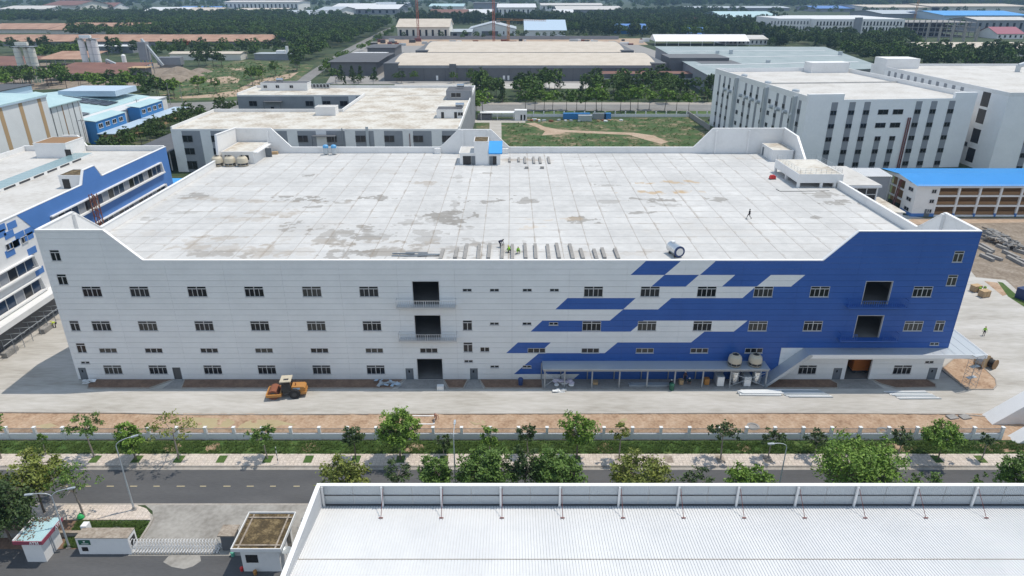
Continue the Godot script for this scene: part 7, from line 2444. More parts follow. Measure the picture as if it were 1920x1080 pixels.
# ---------------------------------------------------------------- grass lot behind the factory
func back_lot() -> void:
	setting("field", sheet(PackedVector2Array([Vector2(-16.4, -316.41), Vector2(20.98, -319.16), Vector2(83.8, -329.14), Vector2(92.76, -311.03), Vector2(82.68, -240.14), Vector2(-12.73, -240.14)]), 0.02), M.field)
	setting("dirt_path", sheet(PackedVector2Array([Vector2(6.05, -312.36), Vector2(10.44, -313.7), Vector2(14.59, -303.29), Vector2(20.32, -297.1), Vector2(34.25, -293.5), Vector2(51.94, -289.97), Vector2(58.76, -284.27), Vector2(62.26, -271.4), Vector2(58.68, -267.34), Vector2(53.87, -275.57), Vector2(48.96, -285.4), Vector2(33.75, -288.82), Vector2(22.67, -291.14), Vector2(20.1, -286.53), Vector2(12.42, -284.27), Vector2(14.16, -293.5), Vector2(10.59, -303.29)]), 0.028), M.sandy)
	setting("lot_road", sheet(PackedVector2Array([Vector2(-10.28, -316.41), Vector2(-4.9, -316.41), Vector2(-3.61, -240.14), Vector2(-8.17, -240.14)]), 0.030), M.concrete_yard)
	setting("lot_road", sheet(PackedVector2Array([Vector2(-17.91, -321.95), Vector2(6.22, -321.95), Vector2(6.07, -313.7), Vector2(-17.49, -313.7)]), 0.026), M.concrete_yard)
	setting("back_road", sheet(PackedVector2Array([Vector2(-212.38, -364.69), Vector2(-139.88, -381.37), Vector2(-19.65, -366.47), Vector2(263.88, -366.47), Vector2(250.12, -346.07), Vector2(-18.63, -346.07), Vector2(-129.98, -352.63), Vector2(-196.25, -335.12)]), 0.016), M.far_road)
	setting("back_verge", sheet(PackedVector2Array([Vector2(-20.02, -373.79), Vector2(125.83, -373.79), Vector2(123.52, -366.47), Vector2(-19.65, -366.47)]), 0.018), M.kerb)
	setting("back_verge", sheet(PackedVector2Array([Vector2(-18.59, -345.26), Vector2(116.82, -345.26), Vector2(113.14, -333.6), Vector2(-18, -333.6)]), 0.018), M.grass)
	setting("far_road", sheet(PackedVector2Array([Vector2(-121.29, -359.43), Vector2(-135.08, -359.43), Vector2(-144, -476.92), Vector2(-165.96, -697.96), Vector2(-189.16, -1082.75), Vector2(-188.7, -1159.65), Vector2(-182.75, -1159.65), Vector2(-175.85, -1054.71), Vector2(-155.55, -685.92), Vector2(-135.59, -485.93)]), 0.014), M.far_road)
	# lot fence
	var f := thing("lot_fence", "pale fence with white posts along the back road", "fence", Vector3(0, 0, -329.14))
	part("base_wall", bx(Vector3(-14, 0, -0.1), Vector3(108, 1.3, 0.1)), M.white_wall, f)
	for i in 26:
		part("post", unit_box(Vector3(0.5, 2.6, 0.5)), M.white_paint, f, Vector3(-14 + i * 4.85, 1.3, 0))
	var dv := thing("dividing_wall", "grey concrete wall running from the back fence beside the grass lot", "wall", Vector3(84.34, 0, -333.6))
	var m := MB.new()
	m.bar(Vector3(0, 1.1, 0), Vector3(84.81, 0, -294.69) - Vector3(84.34, 0, -333.6) + Vector3(0, 1.1, 0), 0.4, 2.2)
	part("wall", m, M.grey_concrete, dv)
	var gt := thing("gate_office", "small white gate office with long low white canopy behind the grass lot", "office", Vector3(3.7, 0, -319.16))
	part("office", bx(Vector3(-2.5, 0, -4), Vector3(3.2, 4.6, 0)), M.white_wall, gt)
	for x in [0.2, 1.7]:
		part("door", bx(Vector3(x, 0.1, 0.003), Vector3(x + 0.8, 2.6, 0.06)), M.glass, gt)
	part("canopy", bx(Vector3(-18.5, 3.1, -6), Vector3(-2.52, 3.4, -0.6)), M.white_paint, gt)
	for x in [-18.0, -10.5, -3.0]:
		part("post", unit_box(Vector3(0.25, 3.1, 0.25)), M.white_wall, gt, Vector3(x, 1.55, -1.0))
	part("dark_box", bx(Vector3(-19.5, 0, -5), Vector3(-13.2, 2.4, -1.4)), M.dark_grey_wall, gt)
	for q in [[Vector3(30.1, 0, -321.95), 12.4, M.mid_blue, "long blue site container behind the grass lot"], [Vector3(33.54, 0, -316.41), 6.2, M.galvanised, "grey site container in front of the long blue one"], [Vector3(40.8, 0, -321.95), 6.0, M.steel, "grey-green site container right of the long blue one"], [Vector3(44.53, 0, -321.95), 3.2, M.mid_blue, "short blue container at the right end of the site containers"]]:
		var c := thing("site_container", q[3], "container", q[0])
		var w: float = q[1]
		part("box", bx(Vector3(-w / 2, 0.1, -2.4), Vector3(w / 2, 2.6, 0)), q[2], c)
		part("roof", bx(Vector3(-w / 2 - 0.04, 2.603, -2.44), Vector3(w / 2 + 0.04, 2.72, 0.04)), q[2], c)
		for i in int(w / 2.0):
			part("panel_rib", bx(Vector3(-w / 2 + i * 2.0 + 0.3, 0.2, 0.002), Vector3(-w / 2 + i * 2.0 + 0.4, 2.5, 0.05)), q[2], c)
	var r := RandomNumberGenerator.new()
	r.seed = 71
	for i in 22:
		var p: Vector3 = Vector3(24.58, 0, -317.78) + Vector3(r.randf_range(-20, 30), 0.2, r.randf_range(-2, 3))
		solo("scrap_heap", bx(Vector3(-r.randf_range(0.4, 1.4), -0.2, -0.5), Vector3(r.randf_range(0.4, 1.4), r.randf_range(0.2, 0.7), 0.5)), [M.plastic_white, M.wood, M.rust, M.galvanised][i % 4], "small heap of site scrap before the containers on the grass lot", "scrap", p, r.randf() * 3.0, "scrap before the site containers")
	var cr := thing("parked_car", "dark parked car by the left corner of the white striped building", "car", Vector3(92.29, 0, -319.16), 0.9)
	var b := MB.new()
	b.prism(PackedVector2Array([Vector2(-2.2, 0.35), Vector2(-2.2, 0.85), Vector2(-1.4, 1.0), Vector2(-0.8, 1.45), Vector2(0.9, 1.45), Vector2(1.6, 0.95), Vector2(2.2, 0.8), Vector2(2.2, 0.35)]), Vector3(0, 0, -0.85), Vector3.RIGHT, Vector3.UP, Vector3(0, 0, 1.7))
	part("body", b, M.dark_steel, cr)
	for x in [-1.35, 1.35]:
		for z in [-0.8, 0.8]:
			var w := MB.new()
			w.tube(Vector3(x, 0.33, z - 0.1), Vector3(x, 0.33, z + 0.1), 0.33, 0.33, 12)
			part("wheel", w, M.black_rubber, cr)

# ---------------------------------------------------------------- far left sheds
func left_shed() -> void:
	var o := thing("metal_hall", "tall pale metal-clad hall with teal roof and brown stripes, far left", "hall", Vector3.ZERO)
	part("wall", bx(Vector3(-240, 0, -266), Vector3(-165, 17.0, -237.1)), M.white_panel, o)
	part("wall", bx(Vector3(-240, 0, -237), Vector3(-158, 22.8, -180)), M.white_panel, o)
	for i in 9:
		var z := -265.0 + i * 3.3
		part("dark_strip", bx(Vector3(-165 + 0.002, 0.1, z), Vector3(-164.94, 16.9, z + (0.5 if i % 2 else 0.16))), M.grey_frame if i % 3 else M.brown_board, o)
	for i in 6:
		part("brown_strip", bx(Vector3(-158 + 0.002, 0.1, -234.0 + i * 9.5), Vector3(-157.94, 22.7, -232.2 + i * 9.5)), M.wood, o)
	# roof slope rising away from the visible wall, with a raised monitor
	var rf := MB.new()
	rf.prism(PackedVector2Array([Vector2(-164.2, 17.0), Vector2(-181, 19.8), Vector2(-181, 20.1), Vector2(-164.2, 17.35)]), Vector3(0, 0, -266.4), Vector3.RIGHT, Vector3.UP, Vector3(0, 0, 29.3))
	part("roof", rf, M.light_teal, o)
	var r2 := MB.new()
	r2.prism(PackedVector2Array([Vector2(-157.6, 22.8), Vector2(-181, 23.6), Vector2(-181, 23.9), Vector2(-157.6, 23.1)]), Vector3(0, 0, -237.4), Vector3.RIGHT, Vector3.UP, Vector3(0, 0, 58))
	part("roof", r2, M.light_teal, o)
	part("monitor", bx(Vector3(-232, 19.0, -265), Vector3(-181.02, 22.6, -237.2)), M.light_blue, o)
	part("monitor_roof", bx(Vector3(-233, 22.603, -266), Vector3(-180.4, 22.9, -237.2)), M.dark_steel, o)
	part("trim", bx(Vector3(-158.1, 22.4, -236.9), Vector3(-157.5, 22.79, -180)), M.light_blue, o)

func blue_offices() -> void:
	# factory with light blue roof and solar panels, two blue office rows on its front
	var o := thing("solar_factory", "white factory with light blue roof and solar panels behind the metal hall", "factory", Vector3.ZERO)
	part("wall", bx(Vector3(-240, 0, -338), Vector3(-167.2, 8.0, -268)), M.white_wall, o)
	var rf := MB.new()
	rf.prism(PackedVector2Array([Vector2(-175, 8.0), Vector2(-205, 11.5), Vector2(-242, 8.0), Vector2(-242, 8.3), Vector2(-205, 11.85), Vector2(-175, 8.35)]), Vector3(0, 0, -338), Vector3.RIGHT, Vector3.UP, Vector3(0, 0, 70))
	part("roof", rf, M.light_teal, o)
	part("front_roof", bx(Vector3(-175.1, 8.002, -338), Vector3(-166.8, 8.2, -268)), M.white_metal_roof, o)
	for i in 6:
		for k in 2:
			var c := Vector3(-197.0 + i * 4.1 - k * 3.0, 0, -282.0 - k * 28.0)
			c.y = 11.75 - absf(c.x + 205.0) * 0.1167 + 0.5
			var m := MB.new()
			m.box(Vector3.ZERO, Vector3(3.7, 0.1, 10.0), Basis(Vector3.BACK, -0.116))
			part("solar_panel", m, M.solar, o, c)
	part("monitor", bx(Vector3(-206, 11.0, -337), Vector3(-180, 13.4, -318)), M.light_blue, o)
	for q in [[-267.0, -289.0, "bright blue office row with sash windows, the nearer of two"], [-301.0, -322.0, "bright blue office row with sash windows, the farther of two"]]:
		var b := thing("blue_office", q[2], "office", Vector3.ZERO)
		part("wall", bx(Vector3(-166.7, 0, q[1]), Vector3(-161.5, 8.6, q[0])), M.mid_blue, b)
		var t := MB.new()
		t.prism(PackedVector2Array([Vector2(-161.2, 8.6), Vector2(-167.1, 9.4), Vector2(-167.1, 9.55), Vector2(-161.2, 8.75)]), Vector3(0, 0, q[1] - 0.3), Vector3.RIGHT, Vector3.UP, Vector3(0, 0, q[0] - q[1] + 0.6))
		part("roof", t, M.light_teal, b)
		for i in 4:
			wall_window(b, Vector3(-161.5, 5.8, q[0] - 3.0 - i * 5.0), Vector3(0, 0, -1), 2.8, 1.6, M.white_paint, M.glass)
		part("awning", bx(Vector3(-161.4, 4.0, q[1] - 10.0), Vector3(-154.5, 4.25, q[0] + 1.0)), M.light_blue, b)
		part("ground_wall", bx(Vector3(-161.4, 0, q[1]), Vector3(-155.5, 3.9, q[0] - 1.0)), M.wood, b)
	# utility poles along the side street
	for p in [[Vector3(-169.53, 0, -240.14), 12.0], [Vector3(-162.18, 0, -259.56), 11.0], [Vector3(-167.45, 0, -311.03), 11.0], [Vector3(-165.8, 0, -350.97), 12.0], [Vector3(-179.67, 0, -366.47), 11.0]]:
		var u := thing("utility_pole", "thin concrete utility pole along the side street on the left", "pole", p[0], 0.0, "poles along the side street")
		var m := MB.new()
		m.tube(Vector3.ZERO, Vector3(0, p[1], 0), 0.18, 0.12, 8)
		part("pole", m, M.grey_concrete, u)
		part("cross_arm", unit_box(Vector3(2.4, 0.14, 0.14)), M.dark_steel, u, Vector3(0, p[1] - 0.6, 0))

func silo_group(at: Vector3, n: int, label: String, wall: Material, leg: Material, lift: float, h: float) -> void:
	var o := thing("silo_tower", label, "silo", at)
	for i in n:
		var x := (i - (n - 1) * 0.5) * 4.6
		var z := -2.0 if i % 2 else 0.0
		var m := MB.new()
		m.lathe([Vector2(0.5, lift - 1.5), Vector2(2.1, lift + 1.5), Vector2(2.1, lift + h), Vector2(1.2, lift + h + 0.8), Vector2(0, lift + h + 0.9)], Vector3(x, 0, z), 16)
		var s := part("silo", m, wall, o)
		for k in 3:
			var b := MB.new()
			b.lathe([Vector2(2.16, lift + 3.0 + k * h * 0.28), Vector2(2.16, lift + 3.3 + k * h * 0.28)], Vector3(x, 0, z), 16)
			part("band", b, M.galvanised, s)
		for k in 4:
			var a := TAU * (k + 0.5) / 4
			part("leg", bx(Vector3(x + cos(a) * 1.8 - 0.15, 0, z + sin(a) * 1.8 - 0.15), Vector3(x + cos(a) * 1.8 + 0.15, lift + 1.4, z + sin(a) * 1.8 + 0.15)), leg, o)
	part("head_house", bx(Vector3(-n * 2.2, lift + h + 1.6, -4), Vector3(n * 0.4, lift + h + 3.6, -2)), wall, o)
	part("walkway", bx(Vector3(-n * 2.4, lift + h + 0.95, -4), Vector3(n * 2.4, lift + h + 1.2, 2)), M.steel, o)

func concrete_plant() -> void:
	setting("plant_yard", sheet(PackedVector2Array([Vector2(-329.29, -408.17), Vector2(-214.2, -449.05), Vector2(-222.88, -501.69), Vector2(-288.51, -584.4), Vector2(-463.36, -584.4)]), 0.02), M.work_yard)
	setting("plant_field", sheet(PackedVector2Array([Vector2(-193.41, -377.54), Vector2(-141.23, -385.28), Vector2(-142.32, -471.09), Vector2(-157.25, -567.49), Vector2(-223.79, -611.68), Vector2(-244.8, -584.4), Vector2(-216, -431.32)]), 0.022), M.field)
	setting("pink_soil", sheet(PackedVector2Array([Vector2(-202.24, -465.39), Vector2(-204, -482.89), Vector2(-196.58, -492.12), Vector2(-183.6, -476.92), Vector2(-177.06, -454.37), Vector2(-191.46, -451.7)]), 0.03), M.sandy)
	setting("pink_soil", sheet(PackedVector2Array([Vector2(-215.61, -540.03), Vector2(-204.54, -547.61), Vector2(-194, -532.65), Vector2(-206.65, -529.03)]), 0.03), M.sandy)
	setting("dirt_verge", sheet(PackedVector2Array([Vector2(-187.5, -393.32), Vector2(-175.29, -403.82), Vector2(-165.75, -419.44), Vector2(-170.79, -471.09), Vector2(-155.92, -518.45), Vector2(-151.18, -482.89), Vector2(-155.48, -436.25), Vector2(-151.48, -397.46), Vector2(-183.3, -387.26)]), 0.026), M.sandy)
	silo_group(Vector3(-310.49, 0, -457.08), 3, "stained concrete plant silos on green legs, left of the rusty roof", M.cream_wall, mat("green_leg", lin(0.05, 0.24, 0.19), 0.6), 9.0, 12.0)
	silo_group(Vector3(-300.99, 0, -511.62), 3, "group of three clean white silos in the concrete plant", M.white_paint, M.galvanised, 5.0, 17.0)
	var s := thing("single_silo", "slim white silo right of the white silo group", "silo", Vector3(-297.37, 0, -547.61))
	var m := MB.new()
	m.lathe([Vector2(1.6, 0.0), Vector2(1.6, 9.0), Vector2(0.8, 9.8), Vector2(0, 9.9)], Vector3.ZERO, 14)
	part("shell", m, M.white_paint, s)
	for q in [[Vector3(-350.77, 0, -495.27), Vector3(-332.12, 0, -495.27), 1.0, 9.0, "conveyor belt rising to the stained silos"], [Vector3(-268.22, 0, -501.69), Vector3(-285.22, 0, -501.69), 2.0, 10.0, "conveyor belt between the white silos and the hopper"], [Vector3(-266.42, 0, -543.8), Vector3(-279.07, 0, -543.8), 2.0, 21.0, "steep white conveyor on the grey hopper tower"]]:
		var c := thing("conveyor", q[4], "conveyor", Vector3.ZERO)
		var b := MB.new()
		b.bar(q[0] + Vector3.UP * q[2], q[1] + Vector3.UP * q[3], 2.0, 1.4)
		part("belt_housing", b, M.galvanised, c)
		part("support", bx(q[1] + Vector3(-0.3, 0, -0.3), q[1] + Vector3(0.3, q[3] - 0.7, 0.3)), M.steel, c)
	var t := thing("hopper_tower", "grey hopper tower beside the steep white conveyor", "tower", Vector3(-278.66, 0, -543.8))
	part("bin", bx(Vector3(-3, 6, -3), Vector3(3, 19, 3)), M.grey_wall, t)
	for x in [-2.6, 2.6]:
		for z in [-2.6, 2.6]:
			part("leg", unit_box(Vector3(0.4, 6.0, 0.4)), M.mid_blue, t, Vector3(x, 3.0, z))
	var hb := thing("bin_house", "long pale aggregate bin house right of the hopper tower", "bin house", Vector3(-263.82, 0, -551.48))
	part("bins", bx(Vector3(-9, 2.0, -3), Vector3(9, 7.5, 3)), M.grey_wall, hb)
	part("base", bx(Vector3(-8, 0, -2.5), Vector3(8, 1.99, 2.5)), M.grey_concrete, hb)
	var bh := thing("batch_house", "dark blue batching house on blue legs with tan roof", "plant house", Vector3(-243.39, 0, -465.39))
	part("house", bx(Vector3(-5, 4.0, -4), Vector3(5, 8.5, 4)), M.dark_grey_wall, bh)
	part("roof", bx(Vector3(-6, 8.503, -5), Vector3(6, 8.9, 5)), M.wood, bh)
	for x in [-4.6, 0.0, 4.6]:
		part("leg", unit_box(Vector3(0.4, 4.0, 0.4)), M.mid_blue, bh, Vector3(x, 2.0, 3.6))
	for q in [[Vector3(-309.51, 0, -465.39), -253.94, 4.6, 40.0, M.brown_roof, "low open shed with rust brown roof in the concrete plant"], [Vector3(-365.55, 0, -547.61), -328.58, 6.0, 36.0, M.rust_roof, "patchy roofed shed behind the concrete plant silos"], [Vector3(-407.99, 0, -521.93), -362.88, 4.0, 40.0, M.brown_roof, "brown roofed shed at the far left of the concrete plant"]]:
		var o := thing("open_shed", q[5], "shed", Vector3.ZERO)
		var r := MB.new()
		var a: Vector3 = q[0]
		r.prism(PackedVector2Array([Vector2(a.z, q[2]), Vector2(a.z - q[3], q[2] + 3.2), Vector2(a.z - q[3], q[2] + 3.4), Vector2(a.z, q[2] + 0.2)]), Vector3(a.x, 0, 0), Vector3.BACK, Vector3.UP, Vector3(q[1] - a.x, 0, 0))
		part("roof", r, q[4], o)
		for i in 6:
			var x: float = lerpf(a.x + 0.5, q[1] - 0.5, i / 5.0)
			part("post", unit_box(Vector3(0.3, q[2], 0.3)), M.steel, o, Vector3(x, q[2] * 0.5, a.z - 0.5))
			part("post", unit_box(Vector3(0.3, q[2] + 3.1, 0.3)), M.steel, o, Vector3(x, q[2] * 0.5 + 1.55, a.z - q[3] + 0.5))
	# gravel heaps
	for q in [[Vector3(-228.43, 0, -471.09), 15.0, 4.0], [Vector3(-227.63, 0, -495.27), 12.0, 4.0], [Vector3(-228.03, 0, -518.45), 9.0, 3.0], [Vector3(-239.06, 0, -508.27), 12.0, 5.0]]:
		var gm := MB.new()
		gm.lathe([Vector2(q[1], 0.0), Vector2(q[1] * 0.7, q[2] * 0.35), Vector2(q[1] * 0.3, q[2] * 0.85), Vector2(0, q[2])], Vector3.ZERO, 14)
		var hp := solo("gravel_heap", gm, M.work_yard, "grey gravel heap on the field beside the concrete plant", "heap", q[0], 0.0, "gravel heaps by the plant")
	long_shed(Vector3(-391.27, 0, -674.27), 35.11, 12.0, 6.0, 1.0, M.grey_wall, M.white_metal_roof, "long grey wall-like shed with white roof edge behind the white silos", "shed")
	long_shed(Vector3(-290.13, 0, -606.96), 59.84, 16.0, 5.0, 1.2, M.cream_wall, M.beige_roof, "long low cream shed behind the green field", "shed")
	var pb := thing("pump_house", "flat grey building with white rooftop pipes at the field's far edge", "building", Vector3(-202.64, 0, -606.96))
	part("wall", bx(Vector3(-16, 0, -14), Vector3(16, 5.0, 0)), M.grey_wall, pb)
	part("roof", bx(Vector3(-16.4, 5.003, -14.4), Vector3(16.4, 5.3, 0.4)), M.galvanised, pb)
	part("roof_unit", bx(Vector3(2, 5.31, -8), Vector3(9, 7.6, -3)), M.white_paint, pb)
	part("vent", bx(Vector3(10, 5.31, -6), Vector3(12, 11.0, -4)), M.white_paint, pb)

# plain gabled shed: front left corner at, width along x, depth backwards
func long_shed(at: Vector3, w: float, d: float, h: float, rise: float, wall: Material, roof: Material, label: String, category: String, name_ := "far_shed", win := 0, group := "") -> Node3D:
	var o := thing(name_, label, category, at, 0.0, group)
	part("wall", bx(Vector3(0, 0, -d), Vector3(w, h, 0)), wall, o)
	var r := MB.new()
	var e := 0.02 * d + 0.3
	r.prism(PackedVector2Array([Vector2(e, h), Vector2(-d * 0.5, h + rise), Vector2(-d - e, h), Vector2(-d - e, h + 0.3), Vector2(-d * 0.5, h + rise + 0.35), Vector2(e, h + 0.3)]), Vector3(-e, 0, 0), Vector3.BACK, Vector3.UP, Vector3(w + 2 * e, 0, 0))
	part("roof", r, roof, o)
	if rise > 0.5:
		for x in [0.02, w - 0.02]:
			var g := MB.new()
			g.prism(PackedVector2Array([Vector2(0, h), Vector2(-d, h), Vector2(-d * 0.5, h + rise - 0.02)]), Vector3(x - 0.01, 0, 0), Vector3.BACK, Vector3.UP, Vector3(0.02, 0, 0))
			part("gable", g, wall, o)
	for i in win:
		var x := w * (i + 0.5) / win
		part("window", bx(Vector3(x - w / win * 0.17, h * 0.25, 0.003), Vector3(x + w / win * 0.17, h * 0.78, 0.15)), M.glass, o)
	return o

func grey_warehouse() -> void:
	# two long halls with vaulted beige roofs, one behind the other
	for q in [[-84.0, 101.0, -466.0, 86.0, "long dark grey warehouse with vaulted beige roof, the nearer of two"], [-76.0, 96.0, -566.0, 108.0, "long dark grey warehouse with vaulted beige roof, the farther of two"]]:
		var o := thing("grey_warehouse", q[4], "warehouse", Vector3.ZERO)
		var x0: float = q[0]
		var x1: float = q[1]
		var zf: float = q[2]
		var d: float = q[3]
		part("wall", bx(Vector3(x0, 0, zf - d), Vector3(x1, 8.6, zf)), M.dark_grey_wall, o)
		part("wall_band", bx(Vector3(x0 + 9, 8.2, zf + 0.002), Vector3(x1 - 8, 9.8, zf + 0.5)), M.grey_wall, o)
		var rf := MB.new()
		var last := Vector2(zf + 0.6, 9.9)
		for i in range(1, 13):
			var t := i / 12.0
			var p := Vector2(zf + 0.6 - d * t, 9.9 + 3.6 * sin(t * PI))
			rf.quad_to(Vector3(x0 + 6, last.y, last.x), Vector3(x1 - 6, last.y, last.x), Vector3(x1 - 6, p.y, p.x), Vector3(x0 + 6, p.y, p.x), Vector3.UP)
			last = p
		part("roof", rf, M.beige_roof, o)
		for s in [[x0, x0 + 9.5], [x1 - 9.5, x1]]:
			part("corner_block", bx(Vector3(s[0] - 0.05, 0, zf - 7), Vector3(s[1], 11.2, zf + 0.55)), M.dark_grey_wall, o)
			part("side_parapet", bx(Vector3(s[0] if s[0] < 0 else s[1] - 6, 8.6, zf - d), Vector3(s[0] + 6 if s[0] < 0 else s[1], 11.0, zf - 7.02)), M.dark_grey_wall, o)
		if zf > -500:
			part("pier", bx(Vector3(-41, 0, zf + 0.51), Vector3(-36.5, 10.8, zf + 1.2)), M.dark_grey_wall, o)
			for x in [-50.0, -6.0, -3.0]:
				part("white_door", bx(Vector3(x, 0.5, zf + 0.003), Vector3(x + 1.4, 3.4, zf + 0.06)), M.white_paint, o)
			for i in 12:
				part("wall_joint", bx(Vector3(-72.0 + i * 14.0, 0.1, zf + 0.002), Vector3(-71.8 + i * 14.0, 8.1, zf + 0.08)), M.dark_steel, o)
	var p := thing("canteen", "low building with brown flat roof and ribbon windows before the beige roofed warehouse", "building", Vector3(57.12, 0, -449.05))
	part("wall", bx(Vector3(0, 0, -14), Vector3(58, 3.2, 0)), M.white_wall, p)
	part("ribbon", bx(Vector3(1, 1.2, 0.003), Vector3(57, 2.6, 0.1)), M.glass, p)
	part("eave", bx(Vector3(-1.5, 3.203, -15), Vector3(59.5, 3.6, 1.5)), M.white_paint, p)
	part("roof_box", bx(Vector3(-1, 3.603, -14.6), Vector3(59, 6.4, 1.0)), M.dark_grey_wall, p)
	part("roof", bx(Vector3(-0.6, 6.403, -14.2), Vector3(58.6, 6.5, 0.6)), M.brown_roof, p)
	for q in [[Vector3(106.73, 0, -482.89), 40.0, 13.0, 30.0, "dark grey block right of the beige roofed warehouse"], [Vector3(123.8, 0, -465.39), 26.0, 11.0, 24.0, "dark grey block left of the white striped building"]]:
		var b := thing("grey_block", q[4], "building", q[0])
		part("wall", bx(Vector3(0, 0, -q[3]), Vector3(q[1], q[2] - 1.0, 0)), M.dark_grey_wall, b)
		part("parapet", bx(Vector3(-0.1, q[2] - 0.997, -q[3] - 0.1), Vector3(q[1] + 0.1, q[2], 0.1)), M.dark_grey_wall, b)
	# smaller dark sheds on the left
	long_shed(Vector3(-126.13, 0, -495.27), 32.0, 70.0, 9.0, 0.6, M.dark_grey_wall, M.charcoal_roof, "dark grey shed with charcoal roof beside the road", "shed")
	long_shed(Vector3(-129.62, 0, -567.49), 26.0, 30.0, 7.0, 0.6, M.dark_grey_wall, M.white_metal_roof, "grey shed with pale roof behind the charcoal roofed one", "shed")
	long_shed(Vector3(-127.11, 0, -631.26), 24.0, 40.0, 8.0, 0.6, M.dark_grey_wall, M.charcoal_roof, "small charcoal roofed shed next to the farther warehouse", "shed")
	setting("warehouse_yard", sheet(PackedVector2Array([Vector2(-119, -449.05), Vector2(130.9, -449.05), Vector2(146.53, -575.83), Vector2(134.64, -828.04), Vector2(-165.24, -828.04), Vector2(-148.36, -621.32)]), 0.012), M.grey_concrete)
	setting("forecourt", sheet(PackedVector2Array([Vector2(-71.62, -428.89), Vector2(55.34, -428.89), Vector2(58.45, -454.37), Vector2(-75.64, -454.37)]), 0.02), M.concrete_yard)

func teal_hall() -> void:
	var o := thing("teal_hall", "very large hall with pale teal flat roof behind the white striped building", "hall", Vector3.ZERO)
	var w := MB.new()
	var poly := PackedVector2Array([Vector2(112, -400), Vector2(230, -440), Vector2(262, -605), Vector2(122, -610)])
	w.prism(poly, Vector3(0, 0, 0), Vector3.RIGHT, Vector3.BACK, Vector3(0, 10.6, 0))
	part("wall", w, M.grey_wall, o)
	var r := MB.new()
	r.prism(PackedVector2Array([Vector2(111, -399), Vector2(231, -439), Vector2(263.5, -606), Vector2(121, -611)]), Vector3(0, 10.603, 0), Vector3.RIGHT, Vector3.BACK, Vector3(0, 0.3, 0))
	part("roof", r, M.teal_roof, o)
	for i in 3:
		var m := MB.new()
		m.bar(Vector3(118 + i * 1.5, 11.0, -455.0 - i * 52.0), Vector3(232 + i * 8.0, 11.0, -478.0 - i * 45.0), 2.6, 0.16)
		part("roof_walk", m, M.white_metal_roof, o)
	for q in [[Vector3(163.93, 11, -537.26), 3.0], [Vector3(155.19, 11, -541.82), 2.0], [Vector3(241.95, 11, -528.34), 2.6], [Vector3(169.82, 11, -473.13), 1.6]]:
		solo("roof_unit", bx(Vector3(-1.2, 0, -1), Vector3(1.2, q[1], 1)), M.galvanised, "small machine standing on the pale teal roof", "roof unit", q[0] - Vector3(0, 0.09, 0), 0.0, "machines on the teal roof")
	var t := thing("marquee", "long white marquee roof behind the pale teal hall", "marquee", Vector3(151.86, 0, -764.88))
	var m := MB.new()
	var W := 100.3
	m.prism(PackedVector2Array([Vector2(0, 4.5), Vector2(-18, 10.5), Vector2(-36, 4.5)]), Vector3.ZERO, Vector3.BACK, Vector3.UP, Vector3(W, 0, 0))
	part("roof", m, M.white_paint, t)
	for i in 9:
		part("post", unit_box(Vector3(0.4, 4.5, 0.4)), M.white_paint, t, Vector3(W * i / 8.0, 2.25, -0.3))

